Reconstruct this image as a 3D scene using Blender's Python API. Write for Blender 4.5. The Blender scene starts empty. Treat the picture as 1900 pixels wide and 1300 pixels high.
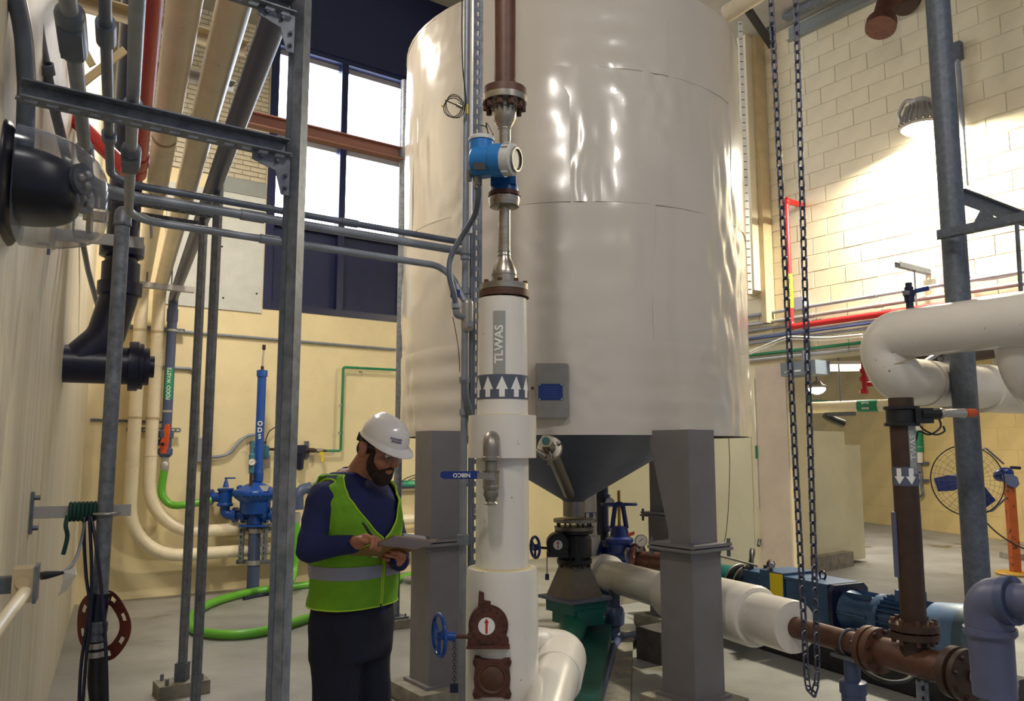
import bpy, bmesh, math, random
from mathutils import Vector as V, Matrix, noise
random.seed(7)
PI = math.pi
SC = bpy.context.scene
COL = SC.collection
# ------------------------------------------------------------------ camera
F, PITCH, CH = 1490.0, math.atan(0.1225), 1.62
CP, SP = math.cos(PITCH), math.sin(PITCH)
cd = bpy.data.cameras.new('camera'); cam = bpy.data.objects.new('camera', cd); COL.objects.link(cam)
cam.location = (0, 0, CH); cam.rotation_euler = (PI/2 + PITCH, 0, 0)
cd.sensor_width = 36; cd.lens = 36*F/1900; cd.clip_start = 0.05; cd.clip_end = 200
SC.camera = cam
# ------------------------------------------------------------------ world, lamps, exposure
w = bpy.data.worlds.new('world'); SC.world = w; w.use_nodes = True
w.node_tree.nodes['Background'].inputs[0].default_value = (0.80, 0.86, 1.0, 1)
w.node_tree.nodes['Background'].inputs[1].default_value = 0.40
SC.view_settings.view_transform = 'Standard'; SC.view_settings.look = 'None'
SC.view_settings.gamma = 1; SC.view_settings.use_curve_mapping = False
SC.view_settings.exposure = 0.0
def area(name, loc, target, size, power, color, shape='DISK', size_y=None):
    l = bpy.data.lights.new(name, 'AREA'); l.shape = shape; l.size = size; l.energy = power; l.color = color
    if size_y: l.size_y = size_y
    o = bpy.data.objects.new(name, l); COL.objects.link(o); o.location = loc
    o.rotation_euler = (V(target) - V(loc)).to_track_quat('-Z', 'Y').to_euler(); return o
WARM = (1.0, 0.90, 0.76)
area('key_light', (-0.75, 0.5, 5.6), (0.2, 5.5, 1.6), 0.6, 235, (1.0, 0.94, 0.87))
area('fill_light', (-2.3, 6.6, 5.6), (-2.6, 7.6, 0.5), 0.6, 150, WARM)  # added warm fill from overhead, out of frame; no fixture modelled
area('fill_light', (2.6, 0.4, 5.6), (-2.4, 4.2, 1.6), 0.6, 48, (1.0, 0.94, 0.86))  # added fill aimed at the left wall to brighten it; no fixture there
area('far_room_light', (5.6, 13.0, 3.45), (5.6, 13.0, 0), 1.0, 170, WARM)
area('far_room_light', (7.0, 9.6, 3.45), (7.2, 10.0, 0), 1.0, 45, WARM)
# ------------------------------------------------------------------ image geometry -> world
def ray(x, y):
    v = 650.0 - y
    return V((x-950.0, F*CP - v*SP, F*SP + v*CP))
def P(x, y, Y):
    d = ray(x, y); d = d*(Y/d.y); return V((d.x, Y, CH + d.z))
def PZ(x, y, z):
    d = ray(x, y); d = d*((z-CH)/d.z); return V((d.x, d.y, z))
def zat(y, Y): return P(950, y, Y).z
def onplane(x, y, p0, n):
    d = ray(x, y); c = V((0, 0, CH)); t = (V(p0)-c).dot(n)/d.dot(n); return c + d*t
def along(p, d, x, y=650):
    """s so that p + d*s lies in image column x (near height of p)"""
    s = 0.0
    for _ in range(30):
        q = p + d*s; r = ray(x, y)
        # column of q
        def col(q):
            f = q.y*CP + (q.z-CH)*SP; return 950 + F*q.x/f
        e = col(q) - x; g = (col(p + d*(s+1e-3)) - col(q))/1e-3
        s -= e/g
    return s
UP = V((0, 0, 1))
LD = V((-0.437, 0.899, 0)).normalized()      # along the left wall, away from the camera
BD = V((0.813, 0.583, 0)).normalized()       # along the back wall, to the right
RD = V((0.583, -0.813, 0)).normalized()      # along the right wall, towards the camera
BN = V((0.583, -0.813, 0)).normalized()      # back wall normal into the room
RN = V((-0.813, -0.583, 0)).normalized()     # right wall normal into the room
LN = V((0.899, 0.437, 0)).normalized()       # left wall normal into the room
B0 = V((-3.17, 9.69, 0)); R0 = V((3.31, 9.68, 0)); L0 = V((-0.37, 0, 0))
# ------------------------------------------------------------------ materials
def lin(c):
    return tuple((u/12.92 if u <= 0.04045 else ((u+0.055)/1.055)**2.4) for u in [k/255.0 for k in c[:3]])
MATS = {}
def mat(name, rgb, rough=0.5, metal=0.0, var=0.12, scale=6.0, bump=0.0, bscale=40.0, stretch=None, rgb2=None, spots=None, emit=0.0, coat=0.0, spec=0.5):
    if name in MATS: return MATS[name]
    m = bpy.data.materials.new(name); m.use_nodes = True; MATS[name] = m
    nt = m.node_tree; N = nt.nodes; L = nt.links; b = N['Principled BSDF']
    c = lin(rgb); c2 = lin(rgb2) if rgb2 else tuple(u*(1-var*2.2) for u in c)
    b.inputs['Roughness'].default_value = rough; b.inputs['Metallic'].default_value = metal
    b.inputs['Coat Weight'].default_value = coat; b.inputs['Specular IOR Level'].default_value = spec
    tc = N.new('ShaderNodeTexCoord'); mp = N.new('ShaderNodeMapping'); L.new(tc.outputs['Object'], mp.inputs[0])
    if stretch: mp.inputs['Scale'].default_value = stretch
    n = N.new('ShaderNodeTexNoise'); n.inputs['Scale'].default_value = scale; n.inputs['Detail'].default_value = 6; n.inputs['Roughness'].default_value = 0.62
    L.new(mp.outputs[0], n.inputs['Vector'])
    r = N.new('ShaderNodeValToRGB'); r.color_ramp.elements[0].position = 0.34; r.color_ramp.elements[1].position = 0.66
    r.color_ramp.elements[0].color = (*c2, 1); r.color_ramp.elements[1].color = (*c, 1)
    L.new(n.outputs[0], r.inputs[0]); out = r.outputs[0]
    if spots:
        sc_, thr, srgb = spots
        n2 = N.new('ShaderNodeTexNoise'); n2.inputs['Scale'].default_value = sc_; n2.inputs['Detail'].default_value = 4
        L.new(tc.outputs['Object'], n2.inputs['Vector'])
        r2 = N.new('ShaderNodeValToRGB'); r2.color_ramp.elements[0].position = thr; r2.color_ramp.elements[1].position = thr+0.05
        r2.color_ramp.elements[0].color = (0, 0, 0, 1); r2.color_ramp.elements[1].color = (1, 1, 1, 1)
        L.new(n2.outputs[0], r2.inputs[0])
        mx = N.new('ShaderNodeMixRGB'); L.new(r2.outputs[0], mx.inputs[0]); L.new(out, mx.inputs[1]); mx.inputs[2].default_value = (*lin(srgb), 1)
        out = mx.outputs[0]
    L.new(out, b.inputs['Base Color'])
    if emit:
        b.inputs['Emission Color'].default_value = (*c, 1); b.inputs['Emission Strength'].default_value = emit
    if bump:
        bn = N.new('ShaderNodeTexNoise'); bn.inputs['Scale'].default_value = bscale; bn.inputs['Detail'].default_value = 5
        L.new(mp.outputs[0], bn.inputs['Vector'])
        bp = N.new('ShaderNodeBump'); bp.inputs['Strength'].default_value = min(1, bump*4); bp.inputs['Distance'].default_value = 0.004+bump*0.02
        L.new(bn.outputs[0], bp.inputs['Height']); L.new(bp.outputs[0], b.inputs['Normal'])
    return m
def glassmat(name, rgb, rough=0.05, alpha=0.35):
    m = bpy.data.materials.new(name); m.use_nodes = True; nt = m.node_tree; b = nt.nodes['Principled BSDF']
    b.inputs['Base Color'].default_value = (*lin(rgb), 1); b.inputs['Roughness'].default_value = rough; b.inputs['Specular IOR Level'].default_value = 0.8
    N = nt.nodes; tr = N.new('ShaderNodeBsdfTransparent'); tr.inputs[0].default_value = (0.93, 0.94, 0.96, 1); mx = N.new('ShaderNodeMixShader'); lw = N.new('ShaderNodeLayerWeight')
    lw.inputs[0].default_value = alpha; nt.links.new(lw.outputs['Facing'], mx.inputs[0]); nt.links.new(tr.outputs[0], mx.inputs[1]); nt.links.new(b.outputs[0], mx.inputs[2])
    nt.links.new(mx.outputs[0], N['Material Output'].inputs[0]); MATS[name] = m; return m
yellow   = mat('yellow_wall_paint', (230, 213, 168), 0.55, var=0.05, scale=2.2, bump=0.05, bscale=60)
cmu      = mat('cream_block_paint', (224, 213, 184), 0.5, var=0.04, scale=3, bump=0.04, bscale=90)
mortar   = mat('mortar_paint', (188, 172, 134), 0.7, var=0.05)
leftw    = mat('streaked_concrete_paint', (238, 228, 206), 0.55, var=0.11, scale=1.4, stretch=(9, 9, 0.35), bump=0.06, bscale=9, rgb2=(212, 200, 174))
floorm   = mat('sealed_concrete', (160, 160, 156), 0.42, var=0.1, scale=1.1, bump=0.03, bscale=30, rgb2=(128, 127, 122), spots=(0.9, 0.63, (104, 96, 70)))
conc     = mat('concrete_pedestal', (150, 143, 128), 0.8, var=0.2, scale=9, bump=0.12)
brickm   = mat('glazed_brick', (196, 186, 160), 0.35, var=0.08, scale=12)
brickj   = mat('brick_joint', (150, 142, 122), 0.8)
panelw   = mat('grey_white_panel', (196, 198, 192), 0.5, var=0.05)
panelg   = mat('grey_panel', (140, 145, 142), 0.5, var=0.05)
navy     = mat('navy_panel', (13, 25, 66), 0.6, var=0.1)
navyf    = mat('navy_frame', (16, 24, 66), 0.4, var=0.1)
ceilm    = mat('ceiling_deck', (172, 168, 158), 0.7, var=0.06)
greyst   = mat('grey_steel_beam', (120, 122, 124), 0.5, 0.3)
winlite  = mat('bright_window_pane', (226, 238, 255), 0.3, var=0.0, emit=11)
jacket   = mat('cream_tank_jacketing', (205, 197, 186), 0.2, var=0.025, scale=1.6, bump=0.045, bscale=4.5, coat=0.3)
jacketw  = mat('white_pipe_jacketing', (222, 216, 206), 0.28, var=0.03, scale=3, coat=0.2, spots=(34, 0.71, (150, 130, 100)))
creamp   = mat('cream_painted_pipe', (236, 222, 192), 0.35, var=0.05, scale=5, spots=(38, 0.69, (120, 92, 60)))
creamst  = mat('cream_painted_steel', (196, 176, 138), 0.5, var=0.08)
galv     = mat('galvanised_steel', (126, 131, 140), 0.45, 0.2, var=0.2, scale=26, rgb2=(90, 96, 106))
galvd    = mat('dark_galvanised_steel', (100, 106, 116), 0.5, 0.2, var=0.2, scale=40, rgb2=(80, 87, 98))
conduit  = mat('grey_conduit', (146, 152, 162), 0.4, 0.2, var=0.1, scale=12)
conduitd = mat('dark_conduit', (108, 116, 130), 0.42, 0.2, var=0.1, scale=12)
alu      = mat('aluminium', (176, 172, 168), 0.4, 0.5, var=0.05)
stain    = mat('stainless_steel', (176, 168, 154), 0.28, 0.9, var=0.12, scale=14, stretch=(1, 1, 4))
stainb   = mat('brushed_stainless', (148, 142, 134), 0.42, 0.75, var=0.08, scale=10)
legm     = mat('grey_painted_leg', (124, 120, 122), 0.5, 0.1, var=0.06, scale=6)
hopm     = mat('grey_blue_hopper', (104, 110, 128), 0.5, 0.2, var=0.06)
rust     = mat('brown_pipe_paint', (92, 58, 42), 0.5, 0.1, var=0.15, scale=16, bump=0.05, bscale=90)
rustd    = mat('dark_brown_paint', (64, 44, 32), 0.55, 0.1, var=0.15, scale=14)
oxide    = mat('oxide_red_brown', (92, 52, 40), 0.6, 0.1, var=0.2, scale=18, bump=0.08)
beamr    = mat('brown_beam_paint', (116, 74, 62), 0.5, var=0.06)
black    = mat('black_cast_iron', (36, 36, 40), 0.45, 0.2, var=0.2, scale=20, bump=0.05)
tar      = mat('navy_black_tar_paint', (18, 24, 54), 0.35, 0.0, var=0.15, scale=14, bump=0.05, bscale=50)
rubber   = mat('black_rubber', (24, 24, 28), 0.55)
blue     = mat('blue_pump_paint', (18, 74, 158), 0.35, var=0.1, scale=10)
blued    = mat('dark_blue_valve_paint', (28, 48, 122), 0.4, var=0.15, scale=12)
bluem    = mat('flow_meter_blue', (30, 116, 186), 0.35, var=0.03)
motor    = mat('slate_blue_motor', (52, 82, 118), 0.4, 0.1, var=0.12, scale=8)
motorl   = mat('pale_blue_cowl', (92, 124, 164), 0.45, var=0.08)
teal     = mat('teal_pump_paint', (12, 98, 92), 0.3, var=0.1)
tealf    = mat('green_pump_paint', (24, 112, 94), 0.35, var=0.15, scale=10)
red      = mat('red_pipe_paint', (196, 28, 32), 0.35, var=0.06)
orange   = mat('orange_paint', (214, 84, 36), 0.45, var=0.1)
orust    = mat('scuffed_orange_post', (198, 98, 34), 0.55, var=0.1, spots=(14, 0.58, (94, 52, 26)))
green    = mat('green_hose', (98, 172, 50), 0.35, var=0.05)
greenp   = mat('green_pipe_paint', (22, 128, 84), 0.4, var=0.05)
pvc      = mat('grey_pvc', (92, 96, 124), 0.42, var=0.06, scale=10)
pvcd     = mat('slate_pvc', (70, 82, 114), 0.42, var=0.06)
yel      = mat('yellow_plastic', (222, 198, 28), 0.45, var=0.04)
yelb     = mat('yellow_base', (196, 150, 28), 0.5, var=0.12)
labelw   = mat('white_print', (230, 228, 222), 0.5, var=0.0)
labelg   = mat('grey_print', (148, 150, 146), 0.5, var=0.0)
labeld   = mat('slate_print', (82, 88, 104), 0.5, var=0.0)
labelk   = mat('black_print', (20, 20, 24), 0.5, var=0.0)
labelgr  = mat('green_print', (18, 132, 92), 0.5, var=0.0)
labelb   = mat('blue_print', (14, 44, 120), 0.35, var=0.0)
redp     = mat('red_print', (190, 20, 30), 0.5, var=0.0)
chainm   = mat('steel_chain', (88, 90, 108), 0.4, 0.6, var=0.2, scale=60)
skin     = mat('skin', (176, 116, 88), 0.5, var=0.08, scale=20)
beardm   = mat('dark_brown_beard', (66, 44, 31), 0.85, var=0.3, scale=80, bump=0.3, bscale=160)
hairm    = mat('brown_hair', (58, 44, 34), 0.8, var=0.3, scale=70, bump=0.3, bscale=140)
shirtm   = mat('navy_shirt', (22, 30, 82), 0.85, var=0.12, scale=9)
trousm   = mat('dark_navy_trousers', (12, 16, 40), 0.85, var=0.15, scale=8)
vestm    = mat('lime_mesh_vest', (112, 170, 14), 0.75, var=0.1, scale=7, bump=0.06, bscale=300)
vesttrim = mat('yellow_green_piping', (176, 214, 44), 0.7, var=0.03)
reflm    = mat('silver_reflective_tape', (142, 144, 162), 0.4, 0.1, var=0.06)
hatm     = mat('white_hard_hat', (232, 226, 222), 0.22, var=0.0, coat=0.4)
boardm   = mat('brown_hardboard', (142, 108, 66), 0.6, var=0.08, scale=60)
boardl   = mat('pale_clipboard_tone', (158, 146, 158), 0.5, var=0.05)
clear    = glassmat('clear_plastic', (150, 156, 172), 0.12, 0.32)
fyellow  = mat('far_room_yellow_paint', (222, 196, 130), 0.55, var=0.06, scale=2.0)
lens     = glassmat('clear_lens', (200, 204, 220), 0.06, 0.30)
lampm    = mat('lamp_lens', (255, 250, 235), 0.3, var=0.0, emit=30)
lampw    = mat('small_lamp_lens', (255, 246, 225), 0.3, var=0.0, emit=11)
# ------------------------------------------------------------------ mesh builder
def ortho(d):
    d = d.normalized(); a = UP if abs(d.z) < 0.9 else V((1, 0, 0))
    u = d.cross(a).normalized(); return u, u.cross(d).normalized() * 1.0
class MB:
    def __init__(s): s.v = []; s.f = []
    def add(s, vs, fs):
        o = len(s.v); s.v += [V(p) for p in vs]; s.f += [tuple(i+o for i in f) for f in fs]; return s
    def box(s, c, sz, X=V((1, 0, 0)), Y=None, Z=UP):
        X = X.normalized(); Z = Z.normalized()
        Y = Z.cross(X).normalized() if Y is None else Y.normalized()
        c = V(c); hx, hy, hz = [k/2 for k in sz]; p = []
        for k in (-1, 1):
            for j in (-1, 1):
                for i in (-1, 1): p.append(c + X*hx*i + Y*hy*j + Z*hz*k)
        return s.add(p, [(0, 2, 3, 1), (4, 5, 7, 6), (0, 1, 5, 4), (2, 6, 7, 3), (0, 4, 6, 2), (1, 3, 7, 5)])
    def beam(s, a, b, w_, h_, side=None):
        a = V(a); b = V(b); d = (b-a)
        Z = UP if abs(d.normalized().z) < 0.95 else (side or BD)
        X = d.normalized(); Yv = Z.cross(X).normalized(); Zv = X.cross(Yv).normalized()
        return s.box((a+b)/2, (d.length, w_, h_), X, Yv, Zv)
    def lathe(s, prof, o, ax, seg=24, cap=True):
        """prof: (distance along ax, radius)"""
        ax = V(ax).normalized(); u, w_ = ortho(ax); o = V(o); n = len(prof); vs = []
        for (t, r) in prof:
            for k in range(seg):
                a = 2*PI*k/seg; vs.append(o + ax*t + (u*math.cos(a) + w_*math.sin(a))*r)
        fs = []
        for i in range(n-1):
            for k in range(seg):
                k2 = (k+1) % seg; fs.append((i*seg+k, i*seg+k2, (i+1)*seg+k2, (i+1)*seg+k))
        if cap: fs.append(tuple(reversed(range(seg)))); fs.append(tuple((n-1)*seg+k for k in range(seg)))
        return s.add(vs, fs)
    def cyl(s, a, b, r, r2=None, seg=20):
        a = V(a); b = V(b); return s.lathe([(0, r), ((b-a).length, r if r2 is None else r2)], a, b-a, seg)
    def tube(s, pts, r, seg=14, closed=False, cap=True, rib=None):
        pts = [V(p) for p in pts]; n = len(pts); vs = []; fs = []
        tan = []
        for i in range(n):
            if closed: t = pts[(i+1) % n] - pts[i-1]
            else: t = pts[min(i+1, n-1)] - pts[max(i-1, 0)]
            tan.append(t.normalized())
        u, _ = ortho(tan[0])
        for i in range(n):
            t = tan[i]; u = (u - t*u.dot(t)); u.normalize(); w_ = t.cross(u)
            rr = r[i] if isinstance(r, (list, tuple)) else r
            if rib and i % 2: rr *= rib
            for k in range(seg):
                a = 2*PI*k/seg; vs.append(pts[i] + (u*math.cos(a) + w_*math.sin(a))*rr)
        m = n if closed else n-1
        for i in range(m):
            j = (i+1) % n
            for k in range(seg):
                k2 = (k+1) % seg; fs.append((i*seg+k, i*seg+k2, j*seg+k2, j*seg+k))
        if cap and not closed: fs.append(tuple(reversed(range(seg)))); fs.append(tuple((n-1)*seg+k for k in range(seg)))
        return s.add(vs, fs)
    def ring(s, c, ax, R, r, seg=36, ms=10, a0=0, a1=2*PI):
        u, w_ = ortho(V(ax)); full = abs(a1-a0-2*PI) < 1e-6; n = seg if full else seg+1
        return s.tube([V(c) + (u*math.cos(a0+(a1-a0)*k/seg) + w_*math.sin(a0+(a1-a0)*k/seg))*R for k in range(n)], r, ms, closed=full)
    def ell(s, c, rad, X=V((1, 0, 0)), Y=V((0, 1, 0)), Z=UP, seg=24, rings=16):
        c = V(c); vs = [c - Z*rad[2]]; fs = []
        for i in range(1, rings):
            th = -PI/2 + PI*i/rings
            for k in range(seg):
                a = 2*PI*k/seg; vs.append(c + X*rad[0]*math.cos(th)*math.cos(a) + Y*rad[1]*math.cos(th)*math.sin(a) + Z*rad[2]*math.sin(th))
        vs.append(c + Z*rad[2]); top = len(vs)-1
        for k in range(seg):
            k2 = (k+1) % seg; fs.append((0, 1+k2, 1+k)); fs.append((top, 1+(rings-2)*seg+k, 1+(rings-2)*seg+k2))
            for i in range(rings-2):
                fs.append((1+i*seg+k, 1+i*seg+k2, 1+(i+1)*seg+k2, 1+(i+1)*seg+k))
        return s.add(vs, fs)
    def prism(s, out, O, U, W, dep):
        O = V(O); N_ = U.cross(W).normalized()*dep; n = len(out)
        a = [O + U*x + W*y for x, y in out]; b = [p + N_ for p in a]
        return s.add(a+b, [tuple(reversed(range(n))), tuple(range(n, 2*n))] + [(i, (i+1) % n, n+(i+1) % n, n+i) for i in range(n)])
    def capsule(s, a, b, r1, r2, seg=16):
        a = V(a); b = V(b); d = (b-a).length; pr = []
        for i in range(7):
            t = -PI/2 + PI/2*i/6; pr.append((r1*math.sin(t), max(1e-4, r1*math.cos(t))))
        for i in range(7):
            t = PI/2*i/6; pr.append((d + r2*math.sin(t), max(1e-4, r2*math.cos(t))))
        return s.lathe(pr, a, b-a, seg)
    def bolts(s, c, ax, R, n, r, h, phase=0.3, seg=6):
        ax = V(ax).normalized(); u, w_ = ortho(ax)
        for k in range(n):
            a = 2*PI*k/n + phase; p = V(c) + (u*math.cos(a) + w_*math.sin(a))*R; s.cyl(p - ax*h/2, p + ax*h/2, r, seg=seg)
        return s
    def build(s, name, m, parent=None, smooth=35, loc=None):
        me = bpy.data.meshes.new(name)
        if parent is not None:
            off = V((0, 0, 0)); q = parent
            while q is not None: off = off + q.location; q = q.parent
            o_loc = V((0, 0, 0))
        else:
            if loc is None:
                n = len(s.v); off = V((sum(p.x for p in s.v)/n, sum(p.y for p in s.v)/n, min(p.z for p in s.v)))
            else: off = V(loc)
            o_loc = off
        me.from_pydata([tuple(p-off) for p in s.v], [], s.f); me.materials.append(m)
        bm = bmesh.new(); bm.from_mesh(me); bmesh.ops.recalc_face_normals(bm, faces=bm.faces); bm.to_mesh(me); bm.free()
        if smooth:
            me.shade_smooth(); me.set_sharp_from_angle(angle=math.radians(smooth))
        o = bpy.data.objects.new(name, me); COL.objects.link(o); o.location = o_loc
        if parent is not None: o.parent = parent
        return o
def thing(name, label, cat, loc, group=None):
    o = bpy.data.objects.new(name, None); COL.objects.link(o); o.location = V(loc); o.empty_display_size = 0.1
    o['label'] = label; o['category'] = cat
    if group: o['group'] = group
    return o
def solo(name, mb, m, label, cat, group=None, smooth=35):
    o = mb.build(name, m, None, smooth); o['label'] = label; o['category'] = cat
    if group: o['group'] = group
    return o
def struct(name, mb, m, loc=None):
    o = mb.build(name, m, None, loc=loc); o['kind'] = 'structure'; return o
def fillet(pts, rad, n=7):
    pts = [V(p) for p in pts]; out = [pts[0]]
    for i in range(1, len(pts)-1):
        p = pts[i]; a = pts[i-1]-p; b = pts[i+1]-p; la, lb = a.length, b.length; a.normalize(); b.normalize()
        ang = a.angle(b); r = rad[i-1] if isinstance(rad, (list, tuple)) else rad
        if ang > PI-0.05: out.append(p); continue
        t = min(r/math.tan(ang/2), la*0.48, lb*0.48); p0 = p+a*t; p1 = p+b*t
        rr = t*math.tan(ang/2); c = p + (a+b).normalized()*(rr/math.sin(ang/2))
        v0 = p0-c; v1 = p1-c; th = v0.angle(v1)
        for k in range(n+1):
            f = k/n; q = (v0*math.sin((1-f)*th) + v1*math.sin(f*th))/math.sin(th); out.append(c+q)
    out.append(pts[-1]); return out
def curve(pts, n=8):
    """smooth Catmull-Rom path"""
    pts = [V(p) for p in pts]; q = [pts[0]*2-pts[1]] + pts + [pts[-1]*2-pts[-2]]; out = []
    for i in range(1, len(q)-2):
        for k in range(n):
            t = k/n; a, b, c, d = q[i-1], q[i], q[i+1], q[i+2]
            out.append(0.5*((2*b) + (c-a)*t + (2*a-5*b+4*c-d)*t*t + (3*b-a-3*c+d)*t**3))
    out.append(pts[-1]); return out
def resample(pts, step):
    out = [pts[0]]; acc = 0
    for i in range(len(pts)-1):
        a, b = pts[i], pts[i+1]; L_ = (b-a).length; t = step-acc
        while t < L_: out.append(a + (b-a)*(t/L_)); t += step
        acc = (acc + L_) % step if L_ > 0 else acc
    return out
def hose(pts, r, m, name, label, cat, rib=0.93, parent=None):
    p = resample(curve(pts, 12), r*0.42); mb = MB().tube(p, r, 12, rib=rib)
    if parent is not None: return mb.build(name, m, parent, smooth=60)
    return solo(name, mb, m, label, cat, smooth=60)
def text(s, size, fn, m, parent, name='lettering', sx=1.0, bold=0.0):
    """fn(u, v) -> world; text centred at (0,0)"""
    cu = bpy.data.curves.new('t', 'FONT'); cu.body = s; cu.size = size; cu.align_x = 'CENTER'; cu.align_y = 'CENTER'; cu.offset = bold
    cu.resolution_u = 3
    ob = bpy.data.objects.new('t', cu); COL.objects.link(ob); dg = bpy.context.evaluated_depsgraph_get(); dg.update()
    me = bpy.data.meshes.new_from_object(ob.evaluated_get(dg)); bpy.data.objects.remove(ob); bpy.data.curves.remove(cu)
    mb = MB(); mb.add([fn(v.co.x*sx, v.co.y) for v in me.vertices], [tuple(p.vertices) for p in me.polygons]); bpy.data.meshes.remove(me)
    return mb.build(name, m, parent, smooth=0)
def flatmap(O, U, W): return lambda u, v: V(O) + U*u + W*v
def cylmap(c, r, a0, vertical=False):
    """maps (u,v) on a vertical cylinder at centre c (z = reference); a0 = facing angle; vertical: text reads upward"""
    def fn(u, v):
        if vertical: u, v = -v, u
        a = a0 + u/r; return V((c[0] + r*math.cos(a), c[1] + r*math.sin(a), c[2] + v))
    return fn
def cylpatch(fn, u0, u1, v0, v1, n=12):
    vs = []; fs = []
    for i in range(n+1):
        u = u0 + (u1-u0)*i/n; vs += [fn(u, v0), fn(u, v1)]
    for i in range(n): fs.append((2*i, 2*i+2, 2*i+3, 2*i+1))
    return MB().add(vs, fs)
def slotted(a, b, wv, width, t=0.005, pitch=0.05, slot=0.028, gap=0.014):
    """perforated plate from a to b, width along wv: two rails and the bars between the slots"""
    a = V(a); b = V(b); d = (b-a); L_ = d.length; X = d.normalized(); Yv = wv.normalized(); N_ = X.cross(Yv).normalized(); mb = MB(); rw = (width-gap)/2
    for s_ in (-1, 1): mb.box((a+b)/2 + Yv*s_*(gap+rw)/2, (L_, rw, t), X, Yv, N_)
    n = int(L_/pitch)
    for k in range(n+1):
        c = a + X*min(L_, k*pitch); mb.box(c, (pitch-slot, gap*1.02, t*0.98), X, Yv, N_)
    return mb
def strut(a, b, face, size=0.041, m=None, parent=None, name='channel', big=None, pitch=0.05, slotface=True):
    """C channel from a to b; its slotted web faces 'face'"""
    a = V(a); b = V(b); X = (b-a).normalized(); N_ = (face - X*face.dot(X)).normalized(); S = X.cross(N_).normalized(); h = big or size; m = m or galv
    o = slotted(a + N_*h/2, b + N_*h/2, S, size, pitch=pitch, gap=size*0.34, slot=pitch*0.55) if slotface else MB().box((a+b)/2+N_*h/2, ((b-a).length, size, 0.005), X, S, N_)
    for s_ in (-1, 1):
        o.box((a+b)/2 + S*s_*size/2, ((b-a).length, 0.005, h), X, S, N_)
        o.box((a+b)/2 + S*s_*(size/2-0.006) - N_*h/2, ((b-a).length, 0.012, 0.005), X, S, N_)
    return o.build(name, m, parent, smooth=0)
def boltset(root, m, c, ax, R, n, r, h, phase=0.3, seg=6):
    """individual bolts when large enough in view, else one joined part"""
    ax = V(ax).normalized(); u, w_ = ortho(ax); out = []
    dist = max(1.0, V(c).y)
    if r/dist*1490*2 >= 7:
        for k in range(n):
            a = 2*PI*k/n + phase; p = V(c) + (u*math.cos(a) + w_*math.sin(a))*R
            out.append(MB().lathe([(0, r*0.62), (0.001, r), (h*0.22, r), (h*0.225, r*0.6), (h*0.775, r*0.6), (h*0.78, r), (h, r), (h*1.001, r*0.5)], p-ax*h/2, ax, 6).build('bolt', m, root))
    else:
        o = MB().bolts(c, ax, R, n, r, h, phase, seg).build('bolts', m, root); o['kind'] = 'stuff'; out.append(o)
    return out
def handwheel(root, c, ax, R, r, m, spokes=3, name='handwheel'):
    mb = MB().ring(c, ax, R, r, 32, 10); u, w_ = ortho(V(ax))
    for k in range(spokes):
        a = 2*PI*k/spokes+0.5; mb.cyl(c, V(c) + (u*math.cos(a)+w_*math.sin(a))*R, r*0.85, seg=10)
    mb.cyl(V(c)-V(ax).normalized()*r*1.6, V(c)+V(ax).normalized()*r*1.6, r*2.2, seg=14)
    return mb.build(name, m, root)
# ================================================================== THE SETTING
struct('floor', MB().box((2, 10, -0.1), (30, 34, 0.2)), floorm, (0, 0, 0))
CEIL = 8.15; SOF = 6.85
# left wall
s_end = 8.70/LD.y
wa = L0 + LD*0.55; wb = L0 + LD*9.72
o = MB().box((wa+wb)/2 - LN*0.15 + UP*4.07, (0.3, (wb-wa).length, 8.14), LN, LD)
struct('wall_left', o, leftw, (wa+wb)/2)
# back wall in wall coordinates (t along BD from B0, z)
def bw(x, y):
    q = onplane(x, y, B0, BN) - B0; return q.dot(BD), q.z
def bwp(t, z, d=0.0): return B0 + BD*t + UP*z + BN*d
sill = bw(610, 585)[1]; zt = bw(640, 110)[1]
tl = bw(497, 330)[0]; tr = bw(752, 330)[0]
T0, T1 = -1.95, 6.6
wb_ = MB()
def wallbox(mb, t0, t1, z0, z1, d0=-0.3, d1=0.0):
    return mb.box(bwp((t0+t1)/2, (z0+z1)/2, (d0+d1)/2), (t1-t0, abs(d1-d0), z1-z0), BD, -BN)
wallbox(wb_, T0, T1, 0, sill)
wallbox(wb_, T0, tl, sill, CEIL, -0.3, -0.015); wallbox(wb_, tr+0.9, T1, sill, CEIL)
back = struct('wall_back', wb_, yellow, B0)
# spandrel above the window
struct('trim_1', wallbox(MB(), tl-0.03, tr+1.4, zt, CEIL, -0.3, 0.02), navy, bwp(tl, zt))
# panels and glazed bricks left of the window
tp0 = bw(300, 560)[0]; zb = bw(440, 332)[1]; zm = bw(450, 362)[1]
pn = struct('trim_2', wallbox(MB(), tp0, tl-0.02, sill-0.06, zm, -0.015, 0.02), panelw, bwp(tl, sill))
scr = MB()
for (x, y) in ((352, 470), (411, 458), (413, 553), (475, 545), (466, 400), (430, 430), (475, 350)):
    t, z = bw(x, y); scr.cyl(bwp(t, z, 0.019), bwp(t, z, 0.026), 0.012, seg=8)
scr.build('panel_screws', black, pn)
struct('trim_3', wallbox(MB(), tp0+0.5, tl-0.02, zm+0.004, zb, -0.015, 0.026), panelg, bwp(tl, zm))
mb = wallbox(MB(), T0+0.02, tl-0.02, zb, CEIL, -0.015, 0.0)
bj = struct('wall_back_upper', mb, brickj, bwp(tl, zb))
bl, bh = 0.195, 0.058; brick_me = None; nb = 0
r_ = 0; z = zb + 0.004
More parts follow.
